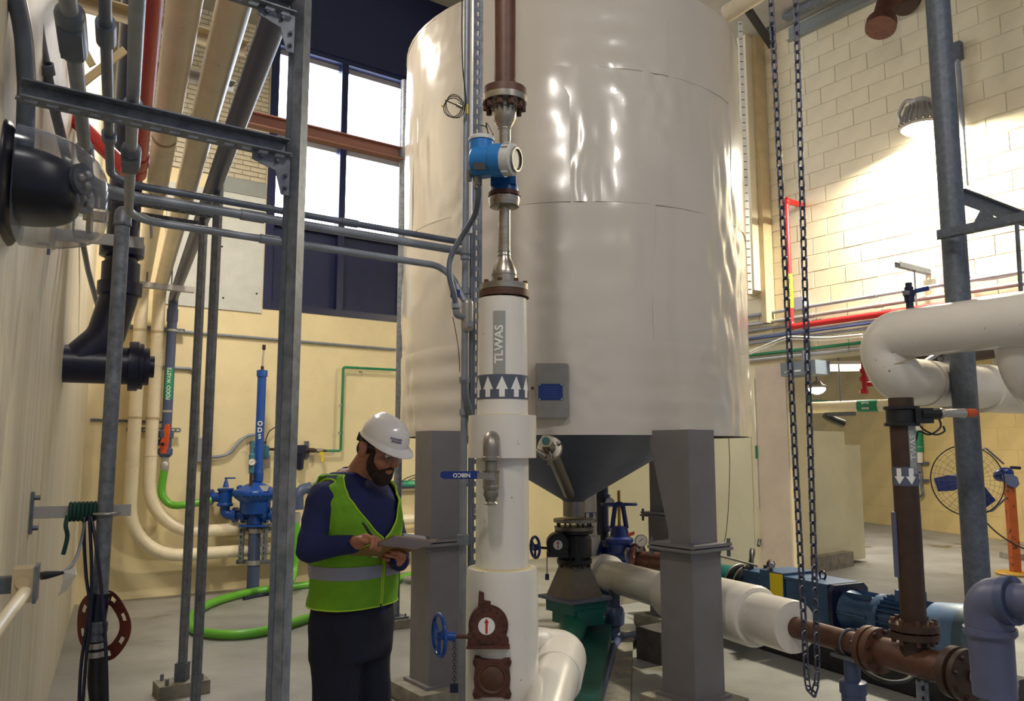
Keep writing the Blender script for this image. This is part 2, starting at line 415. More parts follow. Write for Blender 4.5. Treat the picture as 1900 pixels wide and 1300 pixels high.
while z < CEIL-0.1 and nb < 298:
    t = tl-0.03-bl*(1.0 if r_ % 2 == 0 else 0.5)
    L_ = bl if r_ % 2 == 0 else bl*0.5
    tt = tl-0.03
    k = 0
    while k < 9 and nb < 298:
        wdt = bl if (k > 0 or r_ % 2 == 0) else bl*0.5
        c = bwp(tt-wdt/2, z+bh/2, 0.006)
        if wdt == bl and brick_me is not None:
            ob = bpy.data.objects.new('brick', brick_me); COL.objects.link(ob); ob.parent = bj; ob.location = c - bj.location
        else:
            m0 = MB().box((0, 0, 0), (wdt-0.008, 0.016, bh-0.008), BD, -BN); 
            me = bpy.data.meshes.new('brick'); me.from_pydata([tuple(p) for p in m0.v], [], m0.f); me.materials.append(brickm)
            if wdt == bl: brick_me = me
            ob = bpy.data.objects.new('brick', me); COL.objects.link(ob); ob.parent = bj; ob.location = c - bj.location
        nb += 1; tt -= wdt; k += 1
    z += bh+0.004; r_ += 1
# window
win = bpy.data.objects.new('window_1', None); COL.objects.link(win); win.location = bwp((tl+tr)/2, sill); win['kind'] = 'structure'
tm = bw(637, 300)[0]; zmid = bw(640, 266)[1]; zlow = bw(640, 428)[1]; tr2 = tr + 0.9
fr = MB()
for (t0, t1) in ((tl, tl+0.10), (tr2-0.1, tr2)): wallbox(fr, t0, t1, sill, zt, -0.28, 0.01)
for (z0, z1) in ((sill, sill+0.09), (zt-0.07, zt)): wallbox(fr, tl+0.1, tr2-0.1, z0, z1, -0.28, 0.008)
fr.build('window_frame', navyf, win)
wallbox(MB(), tm-0.045, tm+0.045, sill+0.09, zt-0.07, -0.2, 0.0).build('mullion', navyf, win)
tq = bw(752, 300)[0]
wallbox(MB(), tq-0.02, tq+0.06, sill+0.09, zt-0.07, -0.2, 0.0).build('mullion', navyf, win)
for (z0, z1) in ((zmid-0.05, zmid+0.05), (zlow-0.07, zlow+0.05)):
    wallbox(MB(), tl+0.1, tr2-0.1, z0, z1, -0.19, -0.02).build('transom', navyf, win)
panes = ((tl+0.1, tm-0.045), (tm+0.045, tq-0.02), (tq+0.06, tr2-0.1))
for (t0, t1) in panes:
    for (z0, z1) in ((zlow+0.05, zmid-0.05), (zmid+0.05, zt-0.07)):
        wallbox(MB(), t0, t1, z0, z1, -0.16, -0.15).build('pane', winlite, win)
        wallbox(MB(), t0, t1, z1-0.07, z1, -0.148, -0.10).build('blind_rail', alu, win)
    wallbox(MB(), t0, t1, sill+0.09, zlow-0.07, -0.12, -0.09).build('dark_panel', navy, win)
# right wall
def rw(x, y):
    q = onplane(x, y, R0, RN) - R0; return q.dot(RD), q.z
def rwp(s, z, d=0.0): return R0 + RD*s + UP*z + RN*d
def rbox(mb, s0, s1, z0, z1, d0=-0.38, d1=0.0): return mb.box(rwp((s0+s1)/2, (z0+z1)/2, (d0+d1)/2), (s1-s0, d1-d0, z1-z0), RD, RN)
zo = 2.70
mb = MB(); rbox(mb, -4.2, 5.4, zo, CEIL, -0.38, -0.006); rbox(mb, -4.2, 0.0, 0, zo, -0.38, 0.0)
wr = struct('wall_right', mb, cmu, R0)
blk = MB().box((0, 0, 0), (0.3955, 0.03, 0.1955), RD, RN)
bmx = bmesh.new(); me = bpy.data.meshes.new('block'); me.from_pydata([tuple(p) for p in blk.v], [], blk.f); bmx.from_mesh(me)
bmesh.ops.recalc_face_normals(bmx, faces=bmx.faces); bmesh.ops.bevel(bmx, geom=bmx.edges[:], offset=0.004, segments=1, affect='EDGES'); bmx.to_mesh(me); bmx.free(); me.materials.append(cmu)
nb = 0; zz = zo + 0.1; row = 0
while zz < CEIL-0.05:
    s = -0.55 + (0.2 if row % 2 else 0)
    while s < 4.0:
        if nb < 299:
            ob = bpy.data.objects.new('block', me); COL.objects.link(ob); ob.parent = wr
            ob.location = rwp(s, zz, -0.0115 + random.uniform(-0.0015, 0.0015)) - wr.location; nb += 1
        s += 0.4
    zz += 0.2; row += 1
# ceiling, pilaster, brace, flashing
struct('ceiling', MB().box((2.0, 9.5, CEIL+0.1), (22, 19, 0.2)), ceilm, (2, 7, CEIL))
struct('trim_7', rbox(MB(), -3.0, 1.35, SOF, SOF+0.12, 0.0, 2.2), ceilm, rwp(0, SOF))
s0 = rw(1384, 300)[0]; s1 = rw(1419, 300)[0]
pil = struct('trim_4', rbox(MB(), s0, s1, 3.55, CEIL, 0.012, 0.30), cmu, rwp(s0, 3.55))
rbox(MB(), s1, s1+0.07, 3.15, CEIL, 0.012, 0.18).build('beam_flange', creamst, pil)
a = rwp(s1+0.1, zat(20, 8.9), 0.9); 
solo('roof_brace', MB().beam(P(1388, 18, 8.4), P(1432, 84, 9.2), 0.07, 0.07).beam(P(1428, 50, 9.15), P(1432, 88, 9.2), 0.06, 0.06), black, 'black angle brace running from the ceiling down to the pilaster by the hoist chains', 'brace')
sa = rw(1466, 66)[0]
fl = MB(); rbox(fl, sa, sa+1.75, SOF-0.20, SOF-0.03, 0.012, 0.03); rbox(fl, sa, sa+1.75, SOF-0.215, SOF-0.2, 0.012, 0.08)
struct('trim_5', fl, panelg, rwp(sa, SOF-0.2))
t = thing('light_fixture', 'grey strip light housing under the ceiling at the top right', 'light', rwp(sa+1.2, SOF-0.1, 0.3))
rbox(MB(), sa+0.15, sa+1.7, SOF-0.09, SOF-0.04, 0.25, 0.37).build('channel', galv, t)
rbox(MB(), sa+1.15, sa+1.75, SOF-0.21, SOF-0.02, 0.10, 0.42).build('ballast_box', galvd, t)
# overhead cream beam joining the tank at the top right
solo('overhead_beam', MB().cyl(P(1348, 26, 6.2), P(1420, -20, 5.9), 0.07), creamp, 'cream beam end poking in above the top right rim of the tank', 'beam')
# level tape beside the tank
t = thing('level_gauge_board', 'narrow white tape with black ticks running down beside the right edge of the tank', 'gauge', P(1390, 545, 8.6))
ax0 = P(1392, 545, 8.6); ax1 = V((ax0.x, ax0.y, zat(40, 8.6)))
MB().box((ax0+ax1)/2, (0.045, 0.008, (ax1-ax0).z)).build('tape', labelw, t)
tk = MB(); k = 0; z = ax0.z+0.05
while z < ax1.z: tk.box(V((ax0.x-0.003, ax0.y-0.006, z)), (0.036, 0.003, 0.007)); z += 0.09
o = tk.build('tick_marks', labelk, t, smooth=0); o['kind'] = 'stuff'
# reveal colour strip + thin white conduit on the column left
rbox(MB(), -0.30, 0.0, 0, zo-0.001, -0.381, -0.376)
struct('trim_8', rbox(MB(), rw(1409, 860)[0], 0.004, 0, zo-0.06, 0.0, 0.014), mat('pinkish_beige_paint', (206, 190, 174), 0.55, var=0.06, scale=3, bump=0.06, bscale=50), rwp(0, 0))
struct('trim_9', rbox(MB(), -4.1, rw(1396, 860)[0], 0, zo-0.3, 0.0, 0.012), mat('pale_liner_panel', (212, 209, 184), 0.5, var=0.05, scale=1.5), rwp(-1, 0))
struct('trim_6', MB().box(rwp(0.004, zo/2, -0.19), (0.006, 0.37, zo-0.01), RD, RN), yellow, rwp(0, 0))
# far room behind the opening
fa = PZ(1607, 969, 0); fb = PZ(1875, 1003, 0); FD = (fb-fa).normalized(); FN = V((-abs(FD.y), -abs(FD.x), 0)).normalized()
FN = V((FD.y, -FD.x, 0)); FN = FN if FN.x < 0 else -FN
def fbox(mb, s0, s1, z0, z1, d0, d1): return mb.box(fa + FD*(s0+s1)/2 + UP*(z0+z1)/2 + FN*(d0+d1)/2, (s1-s0, abs(d1-d0), z1-z0), FD, FN)
wf = struct('wall_far', fbox(MB(), -7, 9.6, 0, 4.52, -0.3, -0.01), fyellow, fa)
q = 0; fme = None
for row, zz in enumerate([0.2 + 0.4*k for k in range(11)]):
    s = -4.0 + (0.4 if row % 2 else 0)
    while s < 7.2:
        if zz > 1.9 or True:
            m0 = MB().box((0, 0, 0), (0.796, 0.02, 0.396), FD, FN)
            if fme is None:
                fme = bpy.data.meshes.new('block'); fme.from_pydata([tuple(p) for p in m0.v], [], m0.f); fme.materials.append(fyellow)
            ob = bpy.data.objects.new('block', fme); COL.objects.link(ob); ob.parent = wf; ob.location = fa + FD*s + UP*zz + FN*-0.0155 - wf.location
        s += 0.8
cr = MB()
cr.add([rwp(-6, 4.5, -0.4), rwp(6.5, 4.5, -0.4), rwp(6.5, 4.5, -14), rwp(-6, 4.5, -14), rwp(-6, 4.65, -0.4), rwp(6.5, 4.65, -0.4), rwp(6.5, 4.65, -14), rwp(-6, 4.65, -14)],
       [(0, 1, 2, 3), (7, 6, 5, 4), (0, 4, 5, 1), (1, 5, 6, 2), (2, 6, 7, 3), (3, 7, 4, 0)])
struct('ceiling_far_room', cr, ceilm, rwp(0, 4.5, -4))
# pale cabinet and kerb in the far room
pa = PZ(1488, 1062, 0); pb = PZ(1609, 1041, 0); D = (pb-pa).normalized(); Np = V((-D.y, D.x, 0))
t = thing('storage_cabinet', 'tall pale cream cabinet block behind the column in the far room', 'cabinet', (pa+pb)/2)
L_ = (pb-pa).length; h1 = P(1570, 800, pa.y+0.6*(pb-pa).y).z; h2 = P(1600, 825, pb.y).z
MB().box(pa + D*(L_*0.30) + Np*0.3 + UP*(h1/2+0.05), (L_*0.86, 0.6, h1-0.1), D, Np).build('tall_body', mat('pale_cabinet', (214, 208, 176), 0.5, var=0.06, scale=1.5), t)
MB().box(pa + D*(L_*0.87) + Np*0.3 + UP*(h2/2+0.02), (L_*0.26, 0.56, h2-0.04), D, Np).build('low_body', MATS['pale_cabinet'], t)
ka = PZ(1440, 1078, 0); kb = PZ(1586, 1050, 0); D2 = (kb-ka).normalized(); N2 = V((-D2.y, D2.x, 0))
solo('concrete_kerb', MB().box((ka+kb)/2 + N2*0.08 + UP*0.1, ((kb-ka).length, 0.14, 0.2), D2, N2), conc, 'low grey concrete kerb in front of the pale cabinet', 'kerb')

# ================================================================== THE TANK
TC = V((0.50, 6.60, 0)); TR = 1.40; ZB = 1.71; ZTOP = 4.85
tank = thing('storage_tank', 'huge cream jacketed cylindrical tank standing on grey legs in the middle of the room', 'tank', (TC.x, TC.y, 0))
MB().lathe([(ZB+0.02, TR-0.06), (ZB+0.02, TR-0.03), (ZTOP-0.03, TR-0.03)], TC, UP, 64).build('inner_shell', hopm, tank)
MB().lathe([(0, TR), (0.02, TR), (0.30, 0.9), (0.42, 0.1), (0.42, 0.02)], TC+UP*(ZTOP-0.012), UP, 64).build('roof', jacket, tank)
def sheet(a0, a1, z0, z1, r0, seed):
    nu, nv = 56, 40; vs = []; fs = []
    for j in range(nv+1):
        for i in range(nu+1):
            a = a0 + (a1-a0)*i/nu; z = z0 + (z1-z0)*j/nv
            p = V((math.cos(a)*TR, math.sin(a)*TR, z))
            d = noise.noise(p*1.3 + V((seed, 0, 0)))*0.012 + noise.noise(V((p.x*4.5, p.y*4.5, p.z*2.2)) + V((0, seed, 0)))*0.0045
            wr_ = max(0, noise.noise(V((a*2.2, z*0.9, 9.1)))-0.05); d += wr_*noise.noise(V((a*22, z*4.0+math.sin(a*9), 3.3)))*0.034 + max(0, noise.noise(V((a*1.7, z*1.1, 4.4)))-0.12)*noise.noise(V((a*15, z*9.0, 8.3)))*0.03
            d += 0.006*math.sin(7*(z-z0)/(z1-z0)*PI)*max(0, noise.noise(V((a*3, 2.2, seed))))
            r = r0 + d; vs.append(V((TC.x + math.cos(a)*r, TC.y + math.sin(a)*r, z)))
    for j in range(nv):
        for i in range(nu): k = j*(nu+1)+i; fs.append((k, k+1, k+nu+2, k+nu+1))
    # thickness: turn the rim in
    n0 = len(vs)
    rim = [i for i in range(nu+1)] + [(j+1)*(nu+1)-1 for j in range(1, nv+1)] + [nv*(nu+1)+i for i in range(nu-1, -1, -1)] + [j*(nu+1) for j in range(nv-1, 0, -1)]
    for i in rim:
        v = vs[i]; dv = V((v.x-TC.x, v.y-TC.y, 0)).normalized(); vs.append(v - dv*0.022)
    m_ = len(rim)
    for k in range(m_): fs.append((rim[k], n0+k, n0+(k+1) % m_, rim[(k+1) % m_]))
    return MB().add(vs, fs)
bands = [(ZB, 2.33, -0.5), (2.31, 3.28, 0.33), (3.26, 4.22, -0.09), (4.20, ZTOP, 0.42)]
for bi, (z0, z1, ph) in enumerate(bands):
    n = 6; r0 = TR - (0.003 if bi % 2 else 0.0) + bi*0.001
    for k in range(n):
        a0 = 2*PI*k/n + ph - PI/2; sheet(a0-0.012, a0+2*PI/n+0.012, z0, z1, r0 + (0.003 if k % 2 else 0), bi*7+k*3.1).build('jacket_sheet', jacket, tank, smooth=50)
# hopper and outlet
MB().lathe([(1.98, TR-0.1), (1.94, TR-0.06), (1.215, 0.10), (1.20, 0.087)], TC, UP, 56, cap=True).build('hopper_cone', hopm, tank)
MB().lathe([(1.08, 0.087), (1.23, 0.087)], TC, UP, 28).build('outlet_pipe', stainb, tank)
# legs
legs = [(-0.50, 5.48), (1.12, 5.17), (1.45, 7.62), (-0.16, 7.93)]
lp = MB()
for i, (x, y) in enumerate(legs):
    c = V((x, y, 0)); s_ = 0.25
    if i == 1: s_ = 0.265
    lg = MB()
    top = 1.74 if i in (0, 1) else 1.9
    inw = (V((TC.x, TC.y, 0)) - c).normalized()
    lg.box(c + UP*(0.56), (s_, s_, 0.90), BD, -BN)
    if i == 1: lg.prism([(0, 1.03), (0, top), (0.335, top), (0.335, 1.66), (0.165, 1.03)], c + RD*s_*0.45 - BD*s_*0.45, -RD, UP, -s_*0.9 if (-RD).cross(UP).dot(BD) < 0 else s_*0.9)
    else: lg.box(c + UP*((1.03+top)/2), (s_*0.9, s_*0.9, top-1.03), BD, -BN)
    l_ = lg.build('leg', legm, tank)
    fl_ = MB().box(c + UP*1.005, (s_+0.11, s_+0.11, 0.018), BD, -BN).box(c + UP*1.03, (s_+0.10, s_+0.10, 0.018), BD, -BN)
    fl_.build('joint_flange', legm, l_)
    for sx in (-1, 1):
        for sy in (-1, 1):
            p = c + BD*sx*(s_/2+0.035) + RD*sy*(s_/2+0.035); MB().cyl(p+UP*0.955, p+UP*1.065, 0.012, seg=6).build('bolt', galvd, l_)
    MB().box(c + UP*0.12, (s_+0.06, s_+0.06, 0.02), BD, -BN).build('base_plate', legm, l_)
    solo('concrete_pedestal', MB().prism([(-0.235, 0.03), (-0.215, 0), (0.215, 0), (0.235, 0.03), (0.235, 0.11), (-0.235, 0.11)], c + RD*0.23, BD, UP, -0.46),
         conc, ['concrete pedestal under the left front tank leg', 'concrete pedestal under the right front tank leg', 'concrete pedestal under the rear right tank leg, past the white pipe', 'concrete pedestal under the rear left tank leg'][i], 'pedestal', 'concrete pedestals under the tank legs')
# nameplate box on the tank
q = P(1025, 724, TC.y - TR - 0.05); nb_ = thing('nameplate_box', 'small stainless steel box with a blue nameplate fixed to the front of the tank', 'box', q)
hw = 0.105; hh = 0.175
MB().prism([(-hw, -hh), (hw-0.015, -hh), (hw, -hh+0.01), (hw, hh-0.01), (hw-0.015, hh), (-hw, hh)], q+V((0, 0.09, 0)), V((1, 0, 0)), UP, 0.09).build('body', stainb, nb_)
MB().box(q + V((-0.012, -0.003, -0.01)), (0.155, 0.004, 0.105)).build('nameplate', labelb, nb_)
for sx in (-1, 1):
    for sy in (-1, 1): MB().cyl(q+V((-0.012+sx*0.07, 0, -0.01+sy*0.047)), q+V((-0.012+sx*0.07, -0.009, -0.01+sy*0.047)), 0.006, seg=8).build('rivet', alu, nb_)
ln = MB()
for k in range(5): ln.box(q + V((-0.012, -0.0056, 0.022-0.016*k)), (0.10-0.012*(k % 2), 0.0008, 0.003))
ln.build('engraved_lines', mat('pale_blue_print', (60, 90, 160), 0.5, var=0), nb_)
MB().cyl(P(988, 720, TC.y-TR-0.0), P(988, 720, TC.y-TR-0.03), 0.011, seg=10).build('plug', oxide, nb_)
# cleanout nozzle with round flange on the hopper
n0 = P(1019, 829, 5.15); n1 = P(1056, 915, 6.42); nd = (n1-n0).normalized()
t = thing('sampling_nozzle', 'stainless nozzle with a round clamped flange sticking out of the hopper cone', 'nozzle', n0)
MB().cyl(n0 + nd*0.03, n1, 0.042, 0.046).build('pipe', stainb, t)
MB().lathe([(0, 0.075), (0.006, 0.082), (0.018, 0.082), (0.022, 0.07)], n0+nd*0.02, nd, 32).build('flange', stain, t)
MB().cyl(n0 - nd*0.06 + V((-0.01, 0, 0.015)), n0 + nd*0.03, 0.03, 0.042).build('adapter', stain, t)
MB().lathe([(0, 0.044), (0.03, 0.044)], n0-nd*0.07+V((-0.012, 0, 0.018)), nd, 6).build('hex_nut', stain, t)
MB().cyl(n0-nd*0.074+V((-0.012, 0, 0.018)), n0-nd*0.069+V((-0.012, 0, 0.018)), 0.026).build('sight_glass', mat('teal_glass', (60, 110, 110), 0.15, var=0.05), t)
boltset(t, stainb, n0+nd*0.015, nd, 0.066, 4, 0.014, 0.03, 0.5)
MB().capsule(n0+V((-0.075, -0.03, -0.03)), n0+V((-0.03, -0.03, -0.055)), 0.018, 0.014).build('clamp', stainb, t)
MB().tube(curve([n0+V((0.0, -0.04, -0.03)), n0+V((0.01, -0.05, -0.08)), n0+V((-0.01, -0.04, -0.11))], 4), 0.008, 8).build('clamp_handle', stainb, t)

# ================================================================== CENTRAL TLWAS PIPE
YP = 3.6; PX = P(932, 900, YP).x; pc = V((PX, YP, 0)); PX2 = P(936, 300, YP).x
def zp(y): return zat(y, YP)
t = thing('vertical_process_pipe', 'tall white jacketed pipe column lettered TLWAS standing in front of the tank', 'pipe', pc)
MB().lathe([(0, 0.157), (zp(1060)-0.02, 0.157), (zp(1052), 0.150), (zp(1052), 0.11)], pc, UP, 48).build('base_sleeve', jacketw, t)
MB().lathe([(zp(1065), 0.117), (zp(840), 0.117)], pc, UP, 48).build('lower_sleeve', jacketw, t)
MB().lathe([(zp(780), 0.1145), (zp(556), 0.1105)], pc, UP, 48).build('upper_sleeve', jacketw, t)
MB().lathe([(zp(849), 0.115), (zp(849), 0.151), (zp(771), 0.151), (zp(771), 0.113)], pc, UP, 48, cap=False).build('collar', jacketw, t)
cal = MB().ring(pc+UP*zp(772), UP, 0.118, 0.007, 40, 6).ring(pc+UP*(zp(1053)), UP, 0.122, 0.008, 40, 6); cal.build('sealant_bead', mat('yellowed_sealant', (206, 190, 130), 0.6), t)
A0 = -PI/2 + 0.012
fn = cylmap((pc.x, pc.y, zp(700)), 0.1150, A0); 
fs_ = cylmap((pc.x, pc.y, zp(640)), 0.1138, A0-0.13)
cylpatch(fs_, -0.0275, 0.0275, zp(699)-zp(640), zp(584)-zp(640)).build('grey_label', labelg, t, smooth=60)
text('TLWAS', 0.052, cylmap((pc.x, pc.y, zp(644)), 0.1155, A0-0.13, True), labelw, t, bold=0.0012)
zc = (zp(698)+zp(742))/2; hb = (zp(698)-zp(742))/2
fb_ = cylmap((pc.x, pc.y, zc), 0.1155, A0)
cylpatch(fb_, -0.34, 0.34, -hb, hb, 60).build('arrow_band', labeld, t, smooth=60)
ar = MB(); fa_ = cylmap((pc.x, pc.y, zc), 0.1172, A0)
for k in range(-4, 5):
    u0 = k*0.066-0.002; pts = [(-0.0125, -hb*0.85), (0.0125, -hb*0.85), (0.0125, -0.012), (0.0265, -0.012), (0, hb*0.86), (-0.0265, -0.012), (-0.0125, -0.012)]
    ar.add([fa_(u0+u, v) for u, v in pts], [(0, 1, 2, 6), (5, 6, 2, 3, 4)])
ar.build('flow_arrows', labelw, t, smooth=0)
# dropped side outlet with lever valve
sv = thing('sample_valve', 'stainless sample valve with a blue lever handle hanging from the white TLWAS pipe', 'valve', V((pc.x, pc.y-0.2, 1.3)))
yv = YP-0.22
def pv(x, y, d=0): return P(x, y, yv-d)
e0 = V((pv(912, 818).x, YP-0.12, pv(912, 818).z+0.01)); e1 = pv(911, 812); e2 = pv(911, 852)
MB().tube(fillet([e0, V((e1.x, yv, e0.z)), e2], 0.05, 8), 0.034, 18).build('elbow', stainb, sv)
v0 = V((e2.x, yv, 0))
def zv(y): return zat(y, yv)
MB().lathe([(zv(856), 0.030), (zv(854), 0.038), (zv(848), 0.038), (zv(846), 0.034)], v0, UP, 20).lathe([(zv(874), 0.026), (zv(852), 0.026)], v0, UP, 18).build('nipple', stainb, sv)
MB().lathe([(zv(906), 0.033), (zv(876), 0.033)], v0, UP, 8).lathe([(zv(884), 0.030), (zv(873), 0.037), (zv(856+20), 0.033)], v0, UP, 8).lathe([(zv(912), 0.026), (zv(903), 0.035), (zv(896), 0.031)], v0, UP, 8).build('body', stainb, sv)
MB().box(v0+V((0, -0.036, zv(883))), (0.032, 0.02, 0.03)).cyl(v0+V((0, -0.04, zv(883))), v0+V((0, -0.056, zv(883))), 0.009, seg=6).build('stem_nut', stain, sv)
MB().lathe([(zv(936), 0.026), (zv(934), 0.030), (zv(930), 0.022), (zv(924), 0.025), (zv(918), 0.032), (zv(910), 0.030), (zv(908), 0.024)], v0, UP, 20).build('hose_coupling', stainb, sv)
h0 = pv(890, 882, 0.045); h1 = pv(817, 881, 0.045)
MB().prism([(0, -0.006), (0.012, -0.016), (0.155, -0.016), (0.168, -0.006), (0.168, 0.008), (0.155, 0.016), (0.012, 0.016), (0, 0.008)], h1, V((1, 0, 0)), UP, -0.007).build('lever', labelb, sv)
MB().beam(h0-V((0.01, 0, 0)), v0+V((0, -0.045, zv(882))), 0.008, 0.026).build('lever_stem', stainb, sv)
text('NIBCO', 0.023, lambda u, v: h1 + V((0.088-u, -0.0085, -v)), labelw, sv, bold=0.0006)
# gear operator with handwheel
yg = YP-0.165
def pg(x, y, d=0): return P(x, y, yg-d)
t = thing('gear_operated_valve', 'rusty brown gear valve with blue handwheel on the base of the white pipe', 'valve', pg(908, 1200))
g0 = pg(906, 1160, 0); k = P(1000, 1160, yg).x - P(900, 1160, yg).x; k /= 100
gd = V((0, 1, 0))
MB().cyl(g0+V((0, 0.06, 0)), g0, 37*k, seg=40).lathe([(0, 33*k), (0.012, 33*k)], g0-V((0, 0.012, 0)), gd, 40).build('gear_housing', oxide, t)
MB().prism([(-38*k, -38*k), (38*k, -38*k), (38*k, -24*k), (30*k, -12*k), (-38*k, -12*k)], g0+V((0, 0.05, 0)), V((1, 0, 0)), UP, 0.06).box(g0+V((0, 0.02, -37*k)), (80*k, 0.09, 0.012)).build('housing_foot', oxide, t)
MB().prism([(-20*k, 30*k), (-18*k, 60*k), (-9*k, 58*k), (-8*k, 44*k), (12*k, 42*k), (13*k, 58*k), (21*k, 60*k), (26*k, 30*k)], g0+V((0, 0.055, 0)), V((1, 0, 0)), UP, 0.04).build('lug', oxide, t)
boltset(t, rustd, g0-V((0, 0.012, 0)), gd, 30*k, 14, 0.0045, 0.008, 0.1)
dd = g0-V((0, 0.0145, 0)) + V((-3*k, 0, 0))
MB().cyl(dd, dd+gd*0.003, 15.5*k, seg=32).build('dial', labelw, t)
MB().prism([(-2*k, -13*k), (2*k, -13*k), (2*k, 6*k), (4.5*k, 6*k), (0, 14*k), (-4.5*k, 6*k), (-2*k, 6*k)], dd+V((0, -0.0005, 0)), V((1, 0, 0)), UP, 0.001).build('dial_arrow', redp, t)
sa_ = pg(870, 1181, 0.0); sb_ = pg(822, 1179, 0.03)
MB().cyl(g0+V((-30*k, -0.0, -20*k)), sb_, 0.009, seg=10).build('shaft', oxide, t)
handwheel(t, pg(815, 1178, 0.03), V((1, 0.42, 0)), 0.083, 0.0085, blue)
MB().cyl(pg(823, 1179, 0.03), pg(845, 1181, 0.02), 0.018, seg=14).build('hub', blue, t)
cp_ = [pg(843, 1190, 0.02), pg(843, 1268, 0.02)]
ch_ = MB()
for i in range(14): ch_.ring(cp_[0]+(cp_[1]-cp_[0])*(i+0.5)/14, V((1, 0, 0)) if i % 2 else V((0, 1, 0)), 0.0068, 0.0018, 8, 5)
ch_.build('keeper_chain', rubber, t); MB().box(cp_[1]-UP*0.016, (0.034, 0.012, 0.036)).build('tag', tar, t)
t = thing('blind_cover', 'square rusty brown cover plate with domed centre below the gear valve', 'cover', pg(913, 1290))
c0 = pg(913, 1258, 0.0)
out = [(-36, -28), (-33, -36), (-24, -36), (-18, -33), (18, -33), (24, -36), (33, -36), (36, -28), (32, -18), (34, 0), (32, 18), (36, 28), (33, 36), (24, 36), (18, 33), (-18, 33), (-24, 36), (-33, 36), (-36, 28), (-32, 18), (-34, 0), (-32, -18)]
MB().prism([(x*k, y*k) for x, y in out], c0+V((0, 0.05, 0)), V((1, 0, 0)), UP, 0.055).build('plate', oxide, t)
MB().lathe([(0, 27*k), (0.006, 27*k), (0.006, 24*k), (0.002, 22*k), (0.012, 12*k), (0.016, 0.003)], c0-V((0, 0.004, 0)), V((0, -1, 0)), 36).build('dome', rust, t)
boltset(t, rustd, c0-V((0, 0.005, 0)), gd, 42*k, 4, 0.007, 0.012, PI/4)
# flanges, reducers, flow meter
q2 = V((PX2, YP, 0))
def LP(prof, m, name, root, seg=36): return MB().lathe([(zp(y), r*0.00242) for y, r in prof], q2, UP, seg).build(name, m, root)
t = thing('lower_reducer_spool', 'stainless reducer spool bolted on top of the white TLWAS pipe', 'pipe', q2+UP*zp(545))
LP([(553, 40), (553, 47), (541, 47), (541, 40)], rust, 'brown_flange', t); LP([(540, 46), (529, 46), (527, 25)], stain, 'steel_flange', t)
LP([(528, 24), (507, 24), (503, 23), (488, 17), (478, 12), (460, 11.5), (386, 11.5)], stain, 'reducer', t)
LP([(476, 12.6), (474, 12.6)], stainb, 'weld', t); LP([(512, 24.6), (510, 24.6)], stainb, 'weld', t); LP([(468, 12.4), (466, 12.4)], stainb, 'weld', t)
boltset(t, oxide, q2+UP*zp(540), UP, 0.096, 8, 0.012, 0.085, 0.2)
t = thing('flow_meter', 'blue flow meter with round white-capped display between stainless flanges', 'meter', q2+UP*zp(345))
LP([(386, 20), (384, 28), (374, 30), (368, 30), (367, 20)], stain, 'lower_flange', t); LP([(366, 31), (359, 31), (357, 24)], oxide, 'flange_lining', t)
boltset(t, stainb, q2+UP*zp(374), UP, 0.058, 8, 0.010, 0.045, 0.4)
LP([(358, 27), (348, 27), (340, 24), (322, 23)], mat('deep_meter_blue', (14, 74, 140), 0.4, var=0.04), 'sensor_body', t)
MB().box(q2+V((-0.005, -0.02, zp(338))), (0.115, 0.09, 0.055)).build('sensor_block', MATS['deep_meter_blue'], t)
m0 = P(880, 300, YP-0.10); m1 = P(937, 297, YP-0.165); md = (m1-m0).normalized(); ml = (m1-m0).length
MB().lathe([(0, 0.058), (0.012, 0.068), (ml*0.62, 0.068), (ml*0.66, 0.074), (ml, 0.074)], m0, md, 36).build('housing', bluem, t)
MB().lathe([(0, 0.071), (0.045, 0.071), (0.05, 0.064), (0.052, 0.05)], m1, md, 36).build('display_cap', mat('pale_grey_cap', (196, 196, 192), 0.4, var=0.02), t)
MB().cyl(m1+md*0.0525, m1+md*0.056, 0.046, seg=30).build('display_glass', mat('dark_display', (70, 76, 80), 0.2, var=0.05), t)
MB().lathe([(0.05, 0.052), (0.057, 0.058), (0.062, 0.055), (0.062, 0.047)], m1, md, 12, cap=False).build('cap_ring', stainb, t)
lg_ = MB()
for a in (0.6, 1.0, 2.6, 3.6, 5.2):
    u_, w_ = ortho(md); lg_.box(m1+md*0.022+(u_*math.cos(a)+w_*math.sin(a))*0.072, (0.014, 0.012, 0.03), u_*math.cos(a)+w_*math.sin(a), None, md)
lg_.build('cap_lugs', MATS['pale_grey_cap'], t)
n_ = P(893, 330, YP-0.10)
MB().lathe([(0, 0.052), (n_.z*0+0.165, 0.056)], V((n_.x, YP-0.10, zat(325, YP-0.10))), UP, 32).build('terminal_housing', bluem, t)
MB().lathe([(0, 0.06), (0.012, 0.06), (0.02, 0.054), (0.022, 0.02)], V((n_.x, YP-0.10, zat(263, YP-0.10))), UP, 32).build('terminal_cap', MATS['pale_grey_cap'], t)
MB().box(P(890, 308, YP-0.185), (0.055, 0.006, 0.034)).build('rating_plate', labelk, t)
for (x, y) in ((871, 328), (884, 342)):
    p = P(x, y, YP-0.1); MB().lathe([(-0.02, 0.012), (0.0, 0.015), (0.03, 0.013)], p, UP, 6).build('cable_gland', stain, t)
t = thing('upper_reducer_spool', 'stainless reducer under the large bolted flange of the brown riser', 'pipe', q2+UP*zp(250))
LP([(300, 12), (243, 12), (238, 13), (225, 21), (215, 23), (196, 23.5), (195, 26)], stain, 'reducer', t)
LP([(205, 24.5), (203, 24.5)], stainb, 'weld', t); LP([(241, 13.2), (239, 13.2)], stainb, 'weld', t)
LP([(195, 30), (193, 43), (182, 44), (181, 30)], stain, 'steel_flange', t)
